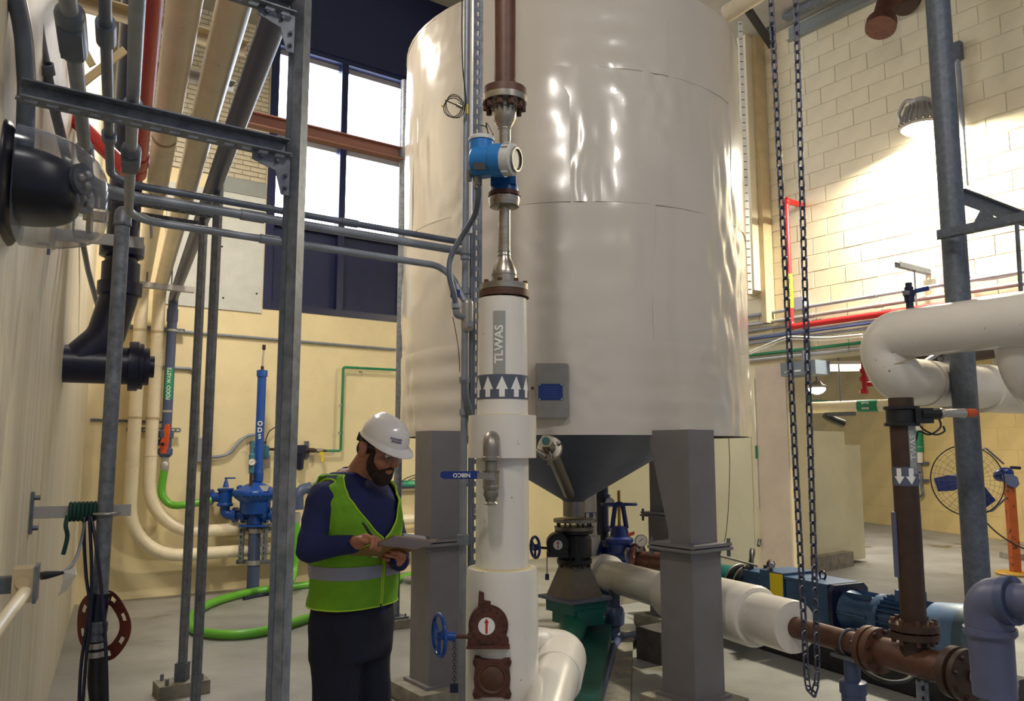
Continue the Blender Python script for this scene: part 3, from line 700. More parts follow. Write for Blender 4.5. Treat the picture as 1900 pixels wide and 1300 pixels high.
boltset(t, oxide, q2+UP*zp(187), UP, 0.087, 10, 0.015, 0.10, 0.25)
text('K7K', 0.02, cylmap((q2.x, q2.y, zp(226)), 0.0505, -PI/2), labelk, t) if False else None
t = thing('brown_riser_pipe', 'brown painted riser pipe rising out of the top of the frame above the flow meter', 'pipe', q2+UP*zp(180))
LP([(181, 43), (168, 43), (166, 30)], rust, 'flange', t); LP([(172, 21.5), (-140, 21.5)], rust, 'pipe', t)
# conduit mast and slotted channel beside the column
YC = 3.82
cx = P(862, 650, YC).x; cx2 = P(879, 650, YC+0.03).x
t = thing('conduit_mast', 'vertical grey conduit running full height just left of the white pipe column', 'conduit', (cx, YC, 0))
MB().cyl((cx, YC, 0.0), (cx, YC, CEIL), 0.0165, seg=16).build('pipe', conduit, t)
for y, r in ((470, 0.024), (476, 0.024), (540, 0.022), (765, 0.024), (705, 0.026), (430, 0.021)):
    MB().cyl((cx, YC, zat(y, YC)-0.014), (cx, YC, zat(y, YC)+0.014), r, seg=16).build('coupling', conduit, t)
MB().capsule((cx+0.012, YC-0.01, zat(606, YC)), (cx+0.012, YC-0.01, zat(565, YC)), 0.03, 0.03).build('conduit_body', alu, t)
MB().cyl((cx+0.03, YC-0.045, zat(603, YC)), (cx+0.03, YC-0.03, zat(603, YC)), 0.015, seg=14).build('cover_screw', conduit, t)
MB().box((cx, YC-0.02, zat(1000, YC)), (0.055, 0.05, 0.045)).build('clamp', galv, t)
MB().box((cx+0.004, YC-0.014, zat(205, YC)), (0.014, 0.012, 0.05)).build('yellow_tape', yel, t)
a = V((cx2+0.008, YC+0.06, 0.0)); b = V((cx2+0.008, YC+0.06, CEIL))
t = thing('slotted_channel', 'tall galvanised slotted channel standing behind the conduit mast beside the column', 'channel', a)
strut(a, b, V((0.25, -1, 0)), 0.044, galv, t, pitch=0.052)
MB().cyl((cx2-0.012, YC+0.03, 0.4), (cx2-0.012, YC+0.03, zat(430, YC)), 0.012, seg=12).build('side_rod', conduitd, t)
fc = [P(886, 340, 3.5), P(887, 365, 3.52), P(880, 400, 3.6), P(858, 437, 3.68), P(837, 475, 3.70), P(834, 510, 3.70), P(842, 545, 3.72), P(846, 566, 3.75)]
t = thing('flexible_conduit', 'blue-grey flexible conduit curving from the flow meter down to the mast fitting', 'conduit', fc[-1])
MB().tube(curve(fc, 8), 0.0135, 14).build('sheath', conduitd, t)
MB().cyl(fc[0]-UP*0.01, fc[0]+UP*0.025, 0.019, seg=8).build('nut', stain, t); MB().cyl(P(846, 560, 3.75), P(846, 572, 3.75), 0.021, seg=8).build('nut', conduit, t)
MB().tube(fillet([P(846, 572, 3.75), P(847, 584, 3.76), P(862, 588, 3.8)], 0.02), 0.017, 12).build('elbow_fitting', conduit, t)
cl = thing('cable_coil', 'coiled black cable with a metal connector tied to the conduit mast', 'cable', P(845, 200, YC-0.04))
cc = P(842, 198, YC-0.06); ck = MB()
for k in range(3):
    ck.ring(cc+V((0.006*k-0.006, 0.006*k, 0.006*k-0.004)), V((0.25+0.3*k, 1, 0.15+0.3*k)), 0.046+0.005*k, 0.0023, 36, 6)
ck.tube(curve([P(858, -30, YC-0.03), P(857, 60, YC-0.03), P(859, 130, YC-0.03), P(864, 180, YC-0.04), P(862, 205, YC-0.06)], 8), 0.0032, 6)
ck.tube([P(826, 186, YC-0.07), P(850, 196, YC-0.08)], 0.003, 6); ck.build('cable', rubber, cl)
MB().cyl(P(848, 194, YC-0.08), P(858, 199, YC-0.08), 0.011, seg=12).build('connector', stain, cl)
MB().cyl(P(819, 196, YC-0.06), P(822, 197, YC-0.06), 0.005, seg=8).build('tie', yel, cl)
solo('signal_cable', MB().tube(curve([P(889, 232, YC-0.05), P(902, 236, 3.7), P(908, 258, 3.62), P(902, 228, 3.68), P(915, 250, 3.55)], 8), 0.003, 6), rubber, 'thin black cable looping beside the stainless reducer above the meter', 'cable')
solo('hanging_wire', MB().tube(curve([P(840, 588, YC-0.05), P(845, 612, YC-0.05), P(851, 650, YC-0.05), P(853, 690, YC-0.04)], 8), 0.002, 6), rubber, 'thin black wire hanging below the mast fitting left of the lettering', 'wire')
solo('black_drain_hose', MB().tube(curve([P(862, 705, YC-0.05), P(864, 735, YC-0.05), P(872, 768, YC-0.03), P(878, 800, YC-0.0)], 8), 0.017, 10), conduitd, 'dark hose entering behind the white collar of the column', 'hose')
mbx = MB().box(P(845, 545, YC-0.06), (0.045, 0.03, 0.035)); solo('red_tagged_clip', mbx, blued, 'small dark clamp block on the mast where the conduits arrive', 'clamp')

# ================================================================== LEFT SIDE: overhead racks, pipes, conduits
ZS = 3.2
def btoz(x, y, z, x2):
    """start at pixel on height z, run along BD to image column x2"""
    a = PZ(x, y, z); return a, a + BD*along(a, BD, x2)
# support frames: horizontal channels and posts
ZN = 2.455
a, b = btoz(36, 172, ZN, 549)
t = thing('pipe_support_frame', 'nearest thick galvanised post with a slotted cross channel, left of the worker', 'support', (b.x, b.y, 0))
bz = V((b.x, b.y, 0))
strut(bz, bz+UP*4.4, V((1, -0.25, 0)), 0.040, galv, t, 'post', slotface=False, big=0.042)
MB().beam(bz+V((-0.016, 0, 0)), bz+UP*4.4+V((-0.016, 0, 0)), 0.010, 0.046, V((0, 1, 0))).build('post_lip', galvd, t)
MB().box(bz+UP*0.006, (0.14, 0.14, 0.012)).build('foot_plate', galvd, t)
b1 = V((b.x, b.y, ZN)) - BD*0.03
def cross(t, a1, b1, h=0.046):
    MB().box((a1+b1)/2, ((b1-a1).length, 0.004, h), BD).build('channel_web', galv, t)
    slotted(a1-UP*h/2+BN*0.026, b1-UP*h/2+BN*0.026, BN, 0.052, 0.004, 0.046, 0.028, 0.017).build('channel_flange', galv, t, smooth=0)
    MB().box((a1+b1)/2+UP*h/2+BN*0.018, ((b1-a1).length, 0.036, 0.004), BD).build('channel_top', galv, t)
def gusset(t, gp):
    MB().prism([(-0.055, 0.026), (-0.055, 0.0), (0.010, -0.020), (0.028, -0.085), (0.050, -0.085), (0.050, 0.026)], gp+BN*0.02, BD, UP, 0.005).build('gusset_plate', galv, t)
    for (u, v) in ((-0.032, 0.012), (0.012, 0.006), (0.038, -0.03), (0.038, -0.065)):
        MB().lathe([(0, 0.0075), (0.006, 0.0075), (0.0065, 0.0045), (0.015, 0.0045)], gp+BD*u+UP*v+BN*0.022, BN, 6).build('bolt', galvd, t)
cross(t, V((a.x, a.y, ZN)), b1); gusset(t, b1 - BD*0.045 - UP*0.05)
b2 = V((b1.x, b1.y, P(540, 22, b1.y).z)); a2 = b2 - BD*0.55
t2 = thing('upper_cross_channel', 'dark slotted channel with bolted gusset across the top left corner of the post', 'channel', a2)
cross(t2, a2, b2); gusset(t2, b2 - BD*0.045 - UP*0.05)
# two slender posts further back with short cross channels
def rack(x, y, Y, xl, name_label, cross_label, ztop, zc, dark):
    p = P(x, y, Y); g = V((p.x, p.y, 0))
    t = thing('support_post', name_label, 'post', g)
    strut(g+UP*0.02, g+UP*ztop, V((1, -0.2, 0)), 0.038, dark, t, 'post', slotface=False, big=0.042)
    MB().box(g+V((-0.012, 0, ztop/2)), (0.010, 0.040, ztop-0.04)).build('post_lip', galvd, t)
    e = V((g.x, g.y, zc)) - BD*0.0; st = e + BD*along(e, BD, xl, y)
    strut(st, e - BD*0.03, -UP, 0.05, galvd, t, 'cross_channel')
    return t, g
t, g = rack(375, 475, 5.60, 262, 'slender galvanised post with a bolted concrete foot, left one of the close pair', '', 3.35, 3.20, galv)
MB().box(g+V((0.0, 0, 0.10)), (0.075, 0.075, 0.2)).build('foot_sleeve', galvd, t)
MB().prism([(-0.16, 0), (0.16, 0), (0.16, 0.085), (-0.16, 0.085)], g+RD*0.10, BD, UP, -0.2).build('foot_block', conc, t)
for sx in (-1, 1):
    for sy in (-1, 1): MB().cyl(g+BD*0.11*sx+RD*0.07*sy+UP*0.08, g+BD*0.11*sx+RD*0.07*sy+UP*0.125, 0.012, seg=6).build('anchor_bolt', galv, t)
t, g2_ = rack(403, 415, 5.02, 150, 'slender galvanised post, right one of the close pair, foot below the frame', '', 3.45, 3.12, galv)
MB().cyl(g2_+V((0.0, -0.03, 0.72)), g2_+V((0.0, -0.045, 0.72)), 0.012, seg=8).build('bolt', galvd, t)
MB().box(g2_+V((0, 0, 0.03)), (0.14, 0.14, 0.06)).build('foot', galvd, t)
a, b = btoz(256, 527, ZS-0.03, 360)
t = thing('hanging_cross_channel', 'small galvanised channel carrying the pipes near the back wall', 'channel', a)
strut(a, b, -UP, 0.05, alu, t, 'channel'); 
for x_ in (272, 318): q = a + BD*along(a, BD, x_); MB().cyl(q, q+UP*0.6, 0.008, seg=8).build('hanger_rod', galvd, t)
# cream insulated pipes overhead
def overpipe(x0, y0, z, r, xdn, ydn_top, ywall, name, label, m, drop_pts=None, Ydn=None, fr=0.16):
    a = PZ(x0, y0, z) - LD*0.5; s = (Ydn - a.y)/LD.y; c = a + LD*s
    pts = [a, c] + drop_pts(c)
    return a, c, pts
def mkpipe(nm, label, m, pts, r, rad, clamps=(), csize=0.012, cm=None, couplings=()):
    t = thing(nm, label, 'pipe', pts[-1]); MB().tube(fillet(pts, rad, 9), r, 22).build('pipe', m, t)
    for (p, d) in clamps:
        MB().lathe([(-csize, r+0.004), (csize, r+0.004)], p, d, 24, cap=False).build('clamp_band', cm or galvd, t)
    for (p, d, hw, rr) in couplings:
        MB().lathe([(-hw, r), (-hw, r+rr), (hw, r+rr), (hw, r)], p, d, 24, cap=False).build('coupling', m, t)
    return t
ZPp = 3.36
pA0 = PZ(343, 0, ZPp); pB0 = PZ(436, 0, ZPp)
def colx(p, x, y): s = along(p, LD, x, y); return p + LD*s
cA = pA0 + LD*((8.62-pA0.y)/LD.y); cB = pB0 + LD*((8.78-pB0.y)/LD.y)
# horizontal runs along the back wall
zA = P(300, 1028, 9.0).z; zB = P(340, 985, 9.1).z
def wallrun(c, z): 
    q = V((c.x, c.y, z)); return q, q + BD*3.9 + BN*0.0
qA, eA = wallrun(cA, zA); qB, eB = wallrun(cB, zB)
zA, zB = qA.z, qB.z
mkpipe('cream_service_pipe', 'left one of the cream overhead pipes, ending as the lower run along the wall', creamp, [pA0-LD*1.6, cA, qA, eA], 0.067, [0.25, 0.55],
       [(colx(pA0, 306, 205), LD), (colx(pA0, 292, 330), LD), (V((cA.x, cA.y, 2.9)), UP), (V((cA.x, cA.y, 1.95)), UP)], cm=creamst,
       couplings=[(V((cA.x, cA.y, 2.62)), UP, 0.10, 0.006), (V((cA.x, cA.y, 1.45)), UP, 0.006, 0.005)])
mkpipe('cream_service_pipe', 'right one of the cream overhead pipes, ending as the upper run along the wall', creamp, [pB0-LD*1.6, cB, qB, eB], 0.067, [0.25, 0.55],
       [(colx(pB0, 380, 205), LD), (colx(pB0, 345, 340), LD), (V((cB.x, cB.y, 2.9)), UP), (V((cB.x, cB.y, 1.95)), UP)], cm=creamst,
       couplings=[(V((cB.x, cB.y, 2.62)), UP, 0.10, 0.006), (V((cB.x, cB.y, 1.55)), UP, 0.006, 0.005)])
# slate waste pipe
zW = 3.30; pw0 = PZ(489, 90, zW); sW = (8.86-pw0.y)/LD.y; cW = pw0 + LD*sW
wt = mkpipe('slate_waste_pipe', 'slate grey pipe slanting back overhead beside the window and dropping to a red handled valve', pvcd, [pw0-LD*1.5, cW, V((cW.x, cW.y, 2.0))], 0.052, [0.1],
       [(V((cW.x, cW.y, 2.93)), UP), (V((cW.x, cW.y, 1.88+0.15)), UP)], cm=alu, couplings=[(V((cW.x, cW.y, 3.10)), UP, 0.07, 0.008)])
zz0 = P(305, 800, cW.y).z
MB().cyl((cW.x, cW.y, zz0), (cW.x, cW.y, 2.1), 0.0515, seg=22).build('lower_pipe', pvcd, wt)
fw = cylmap((cW.x, cW.y, P(311, 712, cW.y).z), 0.0535, -PI/2+0.40)
cylpatch(fw, -0.045, 0.045, -0.17, 0.17, 10).build('green_label', labelgr, wt, smooth=60)
text('FOOD WASTE', 0.056, cylmap((cW.x, cW.y, P(311, 712, cW.y).z), 0.0555, -PI/2+0.40, True), labelw, wt, bold=0.0008)
# red-handled ball valve and green hose at its foot
vb = V((cW.x, cW.y, zz0))
t = thing('red_handle_valve', 'slate union ball valve with a red orange handle under the food waste pipe', 'valve', vb-UP*0.28)
MB().lathe([(-0.28, 0.05), (-0.25, 0.075), (-0.19, 0.075), (-0.18, 0.06), (-0.08, 0.06), (-0.07, 0.078), (0.0, 0.078), (0.02, 0.055)], vb, UP, 12).box(vb+V((-0.09, 0, -0.12)), (0.07, 0.06, 0.07)).build('body', pvcd, t)
MB().box(vb+V((-0.13, -0.0, -0.14)), (0.03, 0.03, 0.16)).build('actuator_block', pvc, t)
MB().prism([(-0.03, -0.18), (0.03, -0.18), (0.045, -0.04), (0.05, 0.10), (0.035, 0.14), (0.005, 0.13), (-0.02, 0.0), (-0.04, -0.06)], vb+V((0.01, -0.075, -0.06)), V((1, 0, 0)), UP, -0.03).build('handle', orange, t)
MB().cyl(vb+V((0.01, -0.1, -0.14)), vb+V((0.01, -0.115, -0.14)), 0.02, seg=12).build('hub', rubber, t)
hb0 = vb - UP*0.28
MB().lathe([(-0.16, 0.036), (-0.12, 0.045), (-0.06, 0.045), (-0.05, 0.038), (0.01, 0.04)], hb0, UP, 16).build('camlock_coupling', alu, t)
hp = [hb0-UP*0.13, P(300, 905, vb.y), P(303, 922, vb.y), P(318, 936, vb.y-0.0), P(345, 936, vb.y+0.02), P(392, 928, 9.0)]
hose(hp, 0.042, green, 'green_hose', 'short green ribbed hose curving from the red handled valve to the blue check valve', 'hose')
# wall clamps (slotted channels behind the drops)
for (ya, x0, x1, lab) in ((610, 232, 338, 'upper'), (797, 232, 330, 'lower')):
    z = P(285, ya, 8.95).z; q0 = onplane(x0, ya, B0, BN); q0 = V((q0.x, q0.y, z)); q1 = q0 + BD*along(q0, BD, x1, ya)
    t = thing('wall_channel', f'{lab} slotted galvanised channel clamping the cream pipes to the back wall', 'channel', q0)
    strut(q0+BN*0.1, q1+BN*0.1, BN, 0.044, galv, t, 'channel')
# thin wall conduits
def wallpts(pl, d=0.03): return [onplane(x, y, B0+BN*d, BN) for x, y in pl]
solo('wall_conduit', MB().tube(wallpts([(240, 607), (470, 626)] ) + wallpts([(735, 648)]), 0.016, 10), conduit, 'long thin grey conduit running level across the yellow back wall', 'conduit')
for x, y in ((669, 642), (720, 645)): pass
q = wallpts([(242, 677), (355, 684), (368, 700), (368, 812)])
solo('wall_conduit', MB().tube(fillet(q, 0.06), 0.018, 10), conduit, 'grey conduit turning down to the small wall box behind the posts', 'conduit')
solo('wall_conduit', MB().tube(wallpts([(168, 778), (300, 783)]), 0.014, 8), galvd, 'short dark rail on the yellow wall behind the cream pipe drops', 'rail')
q = onplane(377, 834, B0+BN*0.04, BN)
t = thing('junction_box', 'small grey electrical box on the yellow wall behind the slender posts', 'box', q)
MB().box(q, (0.13, 0.09, 0.27), BD, -BN).build('body', conduit, t); MB().box(q+BN*0.047+UP*0.01, (0.06, 0.003, 0.06), BD, -BN).build('white_label', labelw, t)
solo('flexible_conduit', MB().tube(curve(wallpts([(390, 848), (410, 846), (428, 838), (445, 818), (462, 808), (478, 806)], 0.05), 6), 0.02, 10), conduit, 'grey flexible conduit sweeping from the wall box up behind the blue pump column', 'conduit')
# dark cast drain
yd = 5.05; dx = P(228, 440, yd).x
t = thing('dark_drain_pipe', 'navy black cast drain dropping down and elbowing into the left wall', 'pipe', (dx, yd, zat(680, yd)))
zh = zat(678, yd)
hA = L0 + LD*((4.92-L0.y)/LD.y); hA = V((hA.x, hA.y, zh)); hB = hA + LN*0.40
MB().cyl(hA - LN*0.02, hB, 0.118, seg=36).build('wall_branch', tar, t)
MB().lathe([(0, 0.118), (0, 0.158), (0.055, 0.158), (0.06, 0.146), (0.085, 0.146), (0.09, 0.12), (0.12, 0.12), (0.122, 0.07), (0.15, 0.07)], hB-LN*0.04, LN, 36).build('cleanout_cap', tar, t)
elb = [V((dx, yd, 5.9)), V((dx, yd, zat(520, yd))), hA + LN*0.20 + UP*0.30, hA + LN*0.10 + UP*0.06]
MB().tube(fillet([V((dx, yd, zat(560, yd)+0.25)), V((dx, yd, zat(548, yd))), hA+LN*0.22+UP*0.17, hA+LN*0.08+UP*0.02], 0.22, 10), [0.112]*25 if False else 0.113, 30).build('offset_elbow', tar, t)
MB().cyl((dx, yd, zat(545, yd)), (dx, yd, 7.5), 0.097, seg=32).build('stack', tar, t)
for (y0, y1, r) in ((552, 522, 0.132), (480, 450, 0.132)):
    MB().lathe([(zat(y0, yd), 0.10), (zat(y0, yd)+0.015, r), (zat(y1, yd)-0.01, r), (zat(y1, yd), 0.10)], (dx, yd, 0), UP, 32, cap=False).build('hub', tar, t)
zb_ = zat(463, yd); MB().cyl((dx+0.0, yd-0.10, zb_), (dx, yd-0.155, zb_), 0.05, seg=24).build('test_plug', tar, t)
# red fire pipe
c0_ = PZ(256, 322, 3.0)
rp = thing('red_sprinkler_pipe', 'red pipe running overhead at the left and slanting off to the left wall', 'pipe', c0_)
MB().tube([c0_-LD*2.4, c0_], 0.040, 20).build('pipe', red, rp)
MB().lathe([(-0.04, 0.044), (0.06, 0.050), (0.08, 0.046)], c0_-LD*0.25, LD, 20).build('coupling', red, rp)
MB().tube(fillet([c0_-LD*0.12, c0_+LD*0.0, P(238, 318, 4.1), P(112, 196, 4.45)], 0.06), 0.042, 20).build('slanting_branch', red, rp)
solo('red_pipe_end', MB().cyl(P(146, 18, 4.6), P(148, 132, 5.0), 0.028), red, 'short red pipe seen between the conduits in the top left corner', 'pipe')
# cream angles and white strut across the rack
def angle(a, b, w_, name, m, label, cat='bracket'):
    a = V(a); b = V(b); X = (b-a).normalized(); S = X.cross(UP).normalized()
    mb = MB().box((a+b)/2, ((b-a).length, 0.006, w_), X, None, UP - X*UP.dot(X)).box((a+b)/2 + S*w_/2 + UP*w_/2, ((b-a).length, w_, 0.006), X, None, (UP - X*UP.dot(X)))
    return solo(name, mb, m, label, cat)
a, b = btoz(118, 0, 3.62, 455); angle(a, b, 0.062, 'steel_angle', creamst, 'cream steel angle crossing above the pair of cream pipes at the top left')
a, b = btoz(272, 130, 3.5, 435); b = a + BD*along(a, BD, 433); angle(V((a.x, a.y, 3.52)), V((b.x, b.y, 3.52)), 0.045, 'steel_angle', alu, 'pale strut crossing behind the cream pipes above the slotted channel')
solo('diagonal_brace', MB().beam(P(140, 62, 4.0), P(172, 122, 4.0), 0.01, 0.04), creamst, 'short cream diagonal brace between two conduits at the top left', 'brace')
solo('diagonal_brace', MB().beam(P(143, 162, 4.0), P(232, 92, 4.0), 0.01, 0.045), creamst, 'cream diagonal brace rising to the right beside the red pipe', 'brace')
for (x0, x1, y, z, lab) in ((145, 205, 372, 3.05, 'dark'), (155, 200, 398, 2.9, 'cream')):
    a = PZ(x0, y, z); solo('short_bracket', MB().beam(a, a+BD*along(a, BD, x1, y), 0.05, 0.05), galvd if lab == 'dark' else creamst, f'{lab} short bracket between left wall and the dark drain', 'bracket')
# overhead conduits
def conduitrun(nm, label, m, pts, r, rad=0.16, fittings=()):
    t = thing(nm, label, 'conduit', pts[-1]); MB().tube(fillet(pts, rad, 10), r, 16).build('conduit', m, t)
    for (p, d, hl, rr) in fittings: MB().lathe([(-hl, r), (-hl, r+rr), (hl, r+rr), (hl, r)], p, d, 16, cap=False).build('coupling', m, t)
    return t
def meet(z, xc, y790):
    e = PZ(790, y790, z); return e + BD*along(e, BD, xc), e + BD*along(e, BD, 858)
c, e = meet(2.60, 166, 455)
t = conduitrun('overhead_conduit', 'thickest grey overhead conduit that bends right as the middle of three level runs', conduit, [c-LD*2.4, c, e], 0.0195, 0.22,
     [(c-LD*0.42, LD, 0.05, 0.008), (c+BD*0.62, BD, 0.05, 0.004)])
p = c - LD*1.28; MB().capsule(p-LD*0.09, p+LD*0.09, 0.033, 0.033).box(p-UP*0.022, (0.05, 0.14, 0.028), LN, LD).build('conduit_body', conduitd, t)
c, e = meet(2.655, 205, 438)
t = conduitrun('overhead_conduit', 'grey conduit overhead that bends right as the top one of the three level runs', conduitd, [c-LD*2.4, c, e], 0.015, 0.16, [(c-LD*0.5, LD, 0.03, 0.008), (c-LD*1.25, LD, 0.05, 0.009), (c+BD*1.0, BD, 0.04, 0.004)])
c, e = meet(2.50, 238, 489)
t = conduitrun('overhead_conduit', 'grey conduit hanging lowest overhead that bends right and ends curving into the mast', conduit, [c-LD*2.2, c, e-BD*0.09, V((cx-0.0, YC-0.02, zat(560, YC)))], 0.016, [0.16, 0.12], [(c-LD*1.1, LD, 0.045, 0.008), (c+BD*0.55, BD, 0.04, 0.004)])
p = c - LD*0.72; MB().capsule(p-LD*0.07, p+LD*0.07, 0.028, 0.028).box(p-UP*0.02, (0.045, 0.12, 0.024), LN, LD).build('conduit_body', conduitd, t)
conduitrun('overhead_conduit', 'dark conduit at the far top left dropping behind the emergency light', conduitd, [P(18, -60, 2.0), P(44, 60, 2.1), P(50, 160, 2.15), P(46, 280, 2.2)], 0.024, 0.3)
conduitrun('overhead_conduit', 'narrow grey conduit slanting down behind the emergency light dome', conduitd, [P(58, -60, 2.7), P(72, 60, 2.8), P(98, 190, 3.0), P(128, 310, 3.3)], 0.019, 0.3, [(P(88, 128, 2.87), P(98, 190, 3.0)-P(72, 60, 2.8), 0.02, 0.006)])
conduitrun('wall_conduit', 'narrow conduit against the left wall passing behind the dark drain', conduitd, [P(152, 440, 5.6), P(163, 500, 6.0), P(182, 570, 6.4)], 0.02, 0.3)
# galvanised standpipe with wall arms
yp_ = 3.66; px_ = P(207, 750, yp_).x
t = thing('galvanised_standpipe', 'galvanised standpipe with a rounded cap, strapped to an arm from the left wall', 'pipe', (px_, yp_, zat(1108, yp_)))
MB().cyl((px_, yp_, zat(1108, yp_)), (px_, yp_, zat(410, yp_)), 0.033, seg=24).build('pipe', galv, t)
MB().lathe([(-0.055, 0.039), (-0.045, 0.041), (-0.04, 0.038), (0, 0.038), (0.02, 0.033), (0.034, 0.02), (0.04, 0.004)], (px_, yp_, zat(398, yp_)), UP, 24).build('cap', galv, t)
MB().tube(fillet([V((px_-0.042, yp_+0.05, zat(952, yp_))), V((px_-0.042, yp_-0.04, zat(952, yp_))), V((px_+0.042, yp_-0.04, zat(952, yp_))), V((px_+0.042, yp_+0.05, zat(952, yp_)))], 0.03), 0.006, 8).build('u_bolt', alu, t)
def arm(y, name, label, z0, wd, m, L_):
    w0 = L0 + LD*((3.60-0.0)/LD.y); w0 = V((w0.x, w0.y, z0)); return w0
z0 = zat(948, 3.66); w0 = L0 + LD*(3.56/LD.y); w0 = V((w0.x, w0.y, z0))
t = thing('wall_bracket', 'pale flat arm bolted to the left wall holding the standpipe and draped ropes', 'bracket', w0)
s_ = along(w0, LN, 243, 948); MB().box(w0 + LN*(s_/2) + LD*0.06*0, (s_, 0.012, 0.052), LN, LD).build('arm', alu, t)
MB().box(w0+LN*0.006, (0.012, 0.05, 0.18), LN, LD).build('wall_plate', galvd, t)
for dz in (-0.065, 0.065): MB().cyl(w0+LN*0.01+UP*dz, w0+LN*0.035+UP*dz, 0.012, seg=6).build('bolt', galvd, t)
z0 = zat(436, 3.72); w1 = L0 + LD*(3.62/LD.y); w1 = V((w1.x, w1.y, z0)); s_ = along(w1, LN, 268, 436)
t = thing('wall_bracket', 'pale flat arm at the top of the standpipe beside the emergency light', 'bracket', w1)
MB().box(w1 + LN*(s_/2) + LD*0.09, (s_, 0.012, 0.055), LN, LD).build('arm', alu, t)
MB().box(w1+LN*0.006+LD*0.09, (0.012, 0.05, 0.14), LN, LD).build('wall_plate', alu, t)
MB().tube(fillet([V((px_-0.085, yp_+0.12, z0+0.0)), V((px_-0.085, yp_+0.10, z0+0.085)), V((px_-0.02, yp_+0.09, z0+0.11)), V((px_+0.06, yp_+0.09, z0+0.11)), V((px_+0.085, yp_+0.1, z0+0.085)), V((px_+0.085, yp_+0.12, z0))], 0.02), 0.007, 8).build('strap', alu, t)
# hose and tape below the standpipe
t = thing('black_service_hose', 'thick black rubber hose clamped to the bottom of the standpipe running out of frame', 'hose', (px_, yp_, 0.3))
zq = zat(1108, yp_)
MB().tube([V((px_, yp_, zq+0.02)), V((px_-0.01, yp_, zat(1150, yp_)))], 0.041, 18).build('tape_wrap', tar, t)
MB().lathe([(0, 0.036), (-0.01, 0.044), (-0.05, 0.044), (-0.055, 0.038), (-0.085, 0.042), (-0.09, 0.034)], (px_-0.005, yp_, zat(1150, yp_)), UP, 18).build('coupling', galvd, t)
hs = [V((px_-0.004, yp_, zat(1165, yp_))), P(181, 1215, yp_), P(179, 1262, yp_), P(184, 1310, yp_), P(196, 1400, yp_+0.05), P(205, 1500, yp_+0.2)]
hs[-1] = V((hs[-1].x, hs[-1].y, 0.045)); MB().tube(curve(hs, 8), 0.036, 18).build('hose', rubber, t)
for y in (1196, 1212): MB().cyl(P(181, y-5, yp_), P(181, y+5, yp_), 0.041, seg=18).build('hose_clamp', alu, t)
tp = P(172, 1266, yp_-0.038); text('SAE 100R4 180 PSI', 0.017, lambda u, v: V((px_-0.018-v*1.0-0.006*u, yp_-0.04, tp.z+u)), mat('yellow_print', (190, 180, 90), 0.5, var=0), t)
rp2 = MB()
for pts in ([(157, 945), (156, 1000), (160, 1070), (166, 1120), (158, 1180), (150, 1240), (146, 1330), (144, 1420)], [(165, 945), (168, 1000), (170, 1060), (168, 1140), (160, 1220), (152, 1330), (150, 1420)], [(168, 950), (178, 1010), (188, 1090), (195, 1180), (198, 1260), (200, 1400)]):
    rp2.tube(curve([P(x, y, 3.60 if i else 3.64) for i, (x, y) in enumerate(pts)], 6), 0.0075, 8)
o = solo('hanging_cables', rp2, tar, 'dark cables draped over the wall arm and hanging down past the gasket', 'cable')
ro = MB()
for k in range(7): ro.ring(w0 + LN*(0.155+0.016*k) , LN, 0.037, 0.0085, 18, 6)
ro.tube(curve([w0+LN*0.16+V((0, -0.035, -0.02)), P(122, 975, 3.55), P(125, 995, 3.56), P(119, 1022, 3.56), P(117, 1028, 3.56)], 6), 0.009, 8)
solo('green_rope', ro, mat('dark_green_rope', (22, 70, 62), 0.8, var=0.2), 'dark green rope wound round the wall arm with a loose end hanging', 'rope')
# red-brown gasket ring
gc = P(192, 1158, 3.72); u_ = V((0.93, -0.36, 0)); gk = MB(); n = 48; vs = []; fs = []
Ro, Ri = 0.152, 0.092
bm = bmesh.new(); outer = []; 
def rr_(a, R): return R*(1 + 0.06*math.cos(2*a+0.5) + 0.03*math.cos(5*a))
holes = [(k*2*PI/8 + 0.25) for k in range(8)]
ri = [gc + u_*math.cos(2*PI*k/96)*rr_(2*PI*k/96, Ri) + UP*math.sin(2*PI*k/96)*rr_(2*PI*k/96, Ri)*1.05 for k in range(96)]
# ring with real bolt holes: three concentric bands, hole cells left out
rad = [Ri, 0.112, 0.134, Ro]; N3 = V((u_.y, -u_.x, 0)).normalized()*0.004
for side in (0, 1):
    for R in rad:
        for k in range(96):
            a = 2*PI*k/96; vs.append(gc + (u_*math.cos(a) + UP*math.sin(a)*1.04)*rr_(a, R) + N3*side)
def vid(side, i, k): return side*384 + i*96 + (k % 96)
for k in range(96):
    hole = (k % 12) in (3, 4, 5, 6)[:4]
    for i in range(3):
        if i == 1 and hole: continue
        fs.append((vid(0, i, k), vid(0, i, k+1), vid(0, i+1, k+1), vid(0, i+1, k))); fs.append((vid(1, i, k), vid(1, i+1, k), vid(1, i+1, k+1), vid(1, i, k+1)))
    fs.append((vid(0, 0, k), vid(1, 0, k), vid(1, 0, k+1), vid(0, 0, k+1))); fs.append((vid(0, 3, k), vid(0, 3, k+1), vid(1, 3, k+1), vid(1, 3, k)))
bm.free(); gk.add(vs, fs)
solo('gasket_ring', gk, mat('gasket_red_brown', (108, 46, 34), 0.6, var=0.12), 'red brown ring gasket with bolt holes hung behind the black hose', 'gasket', smooth=0)
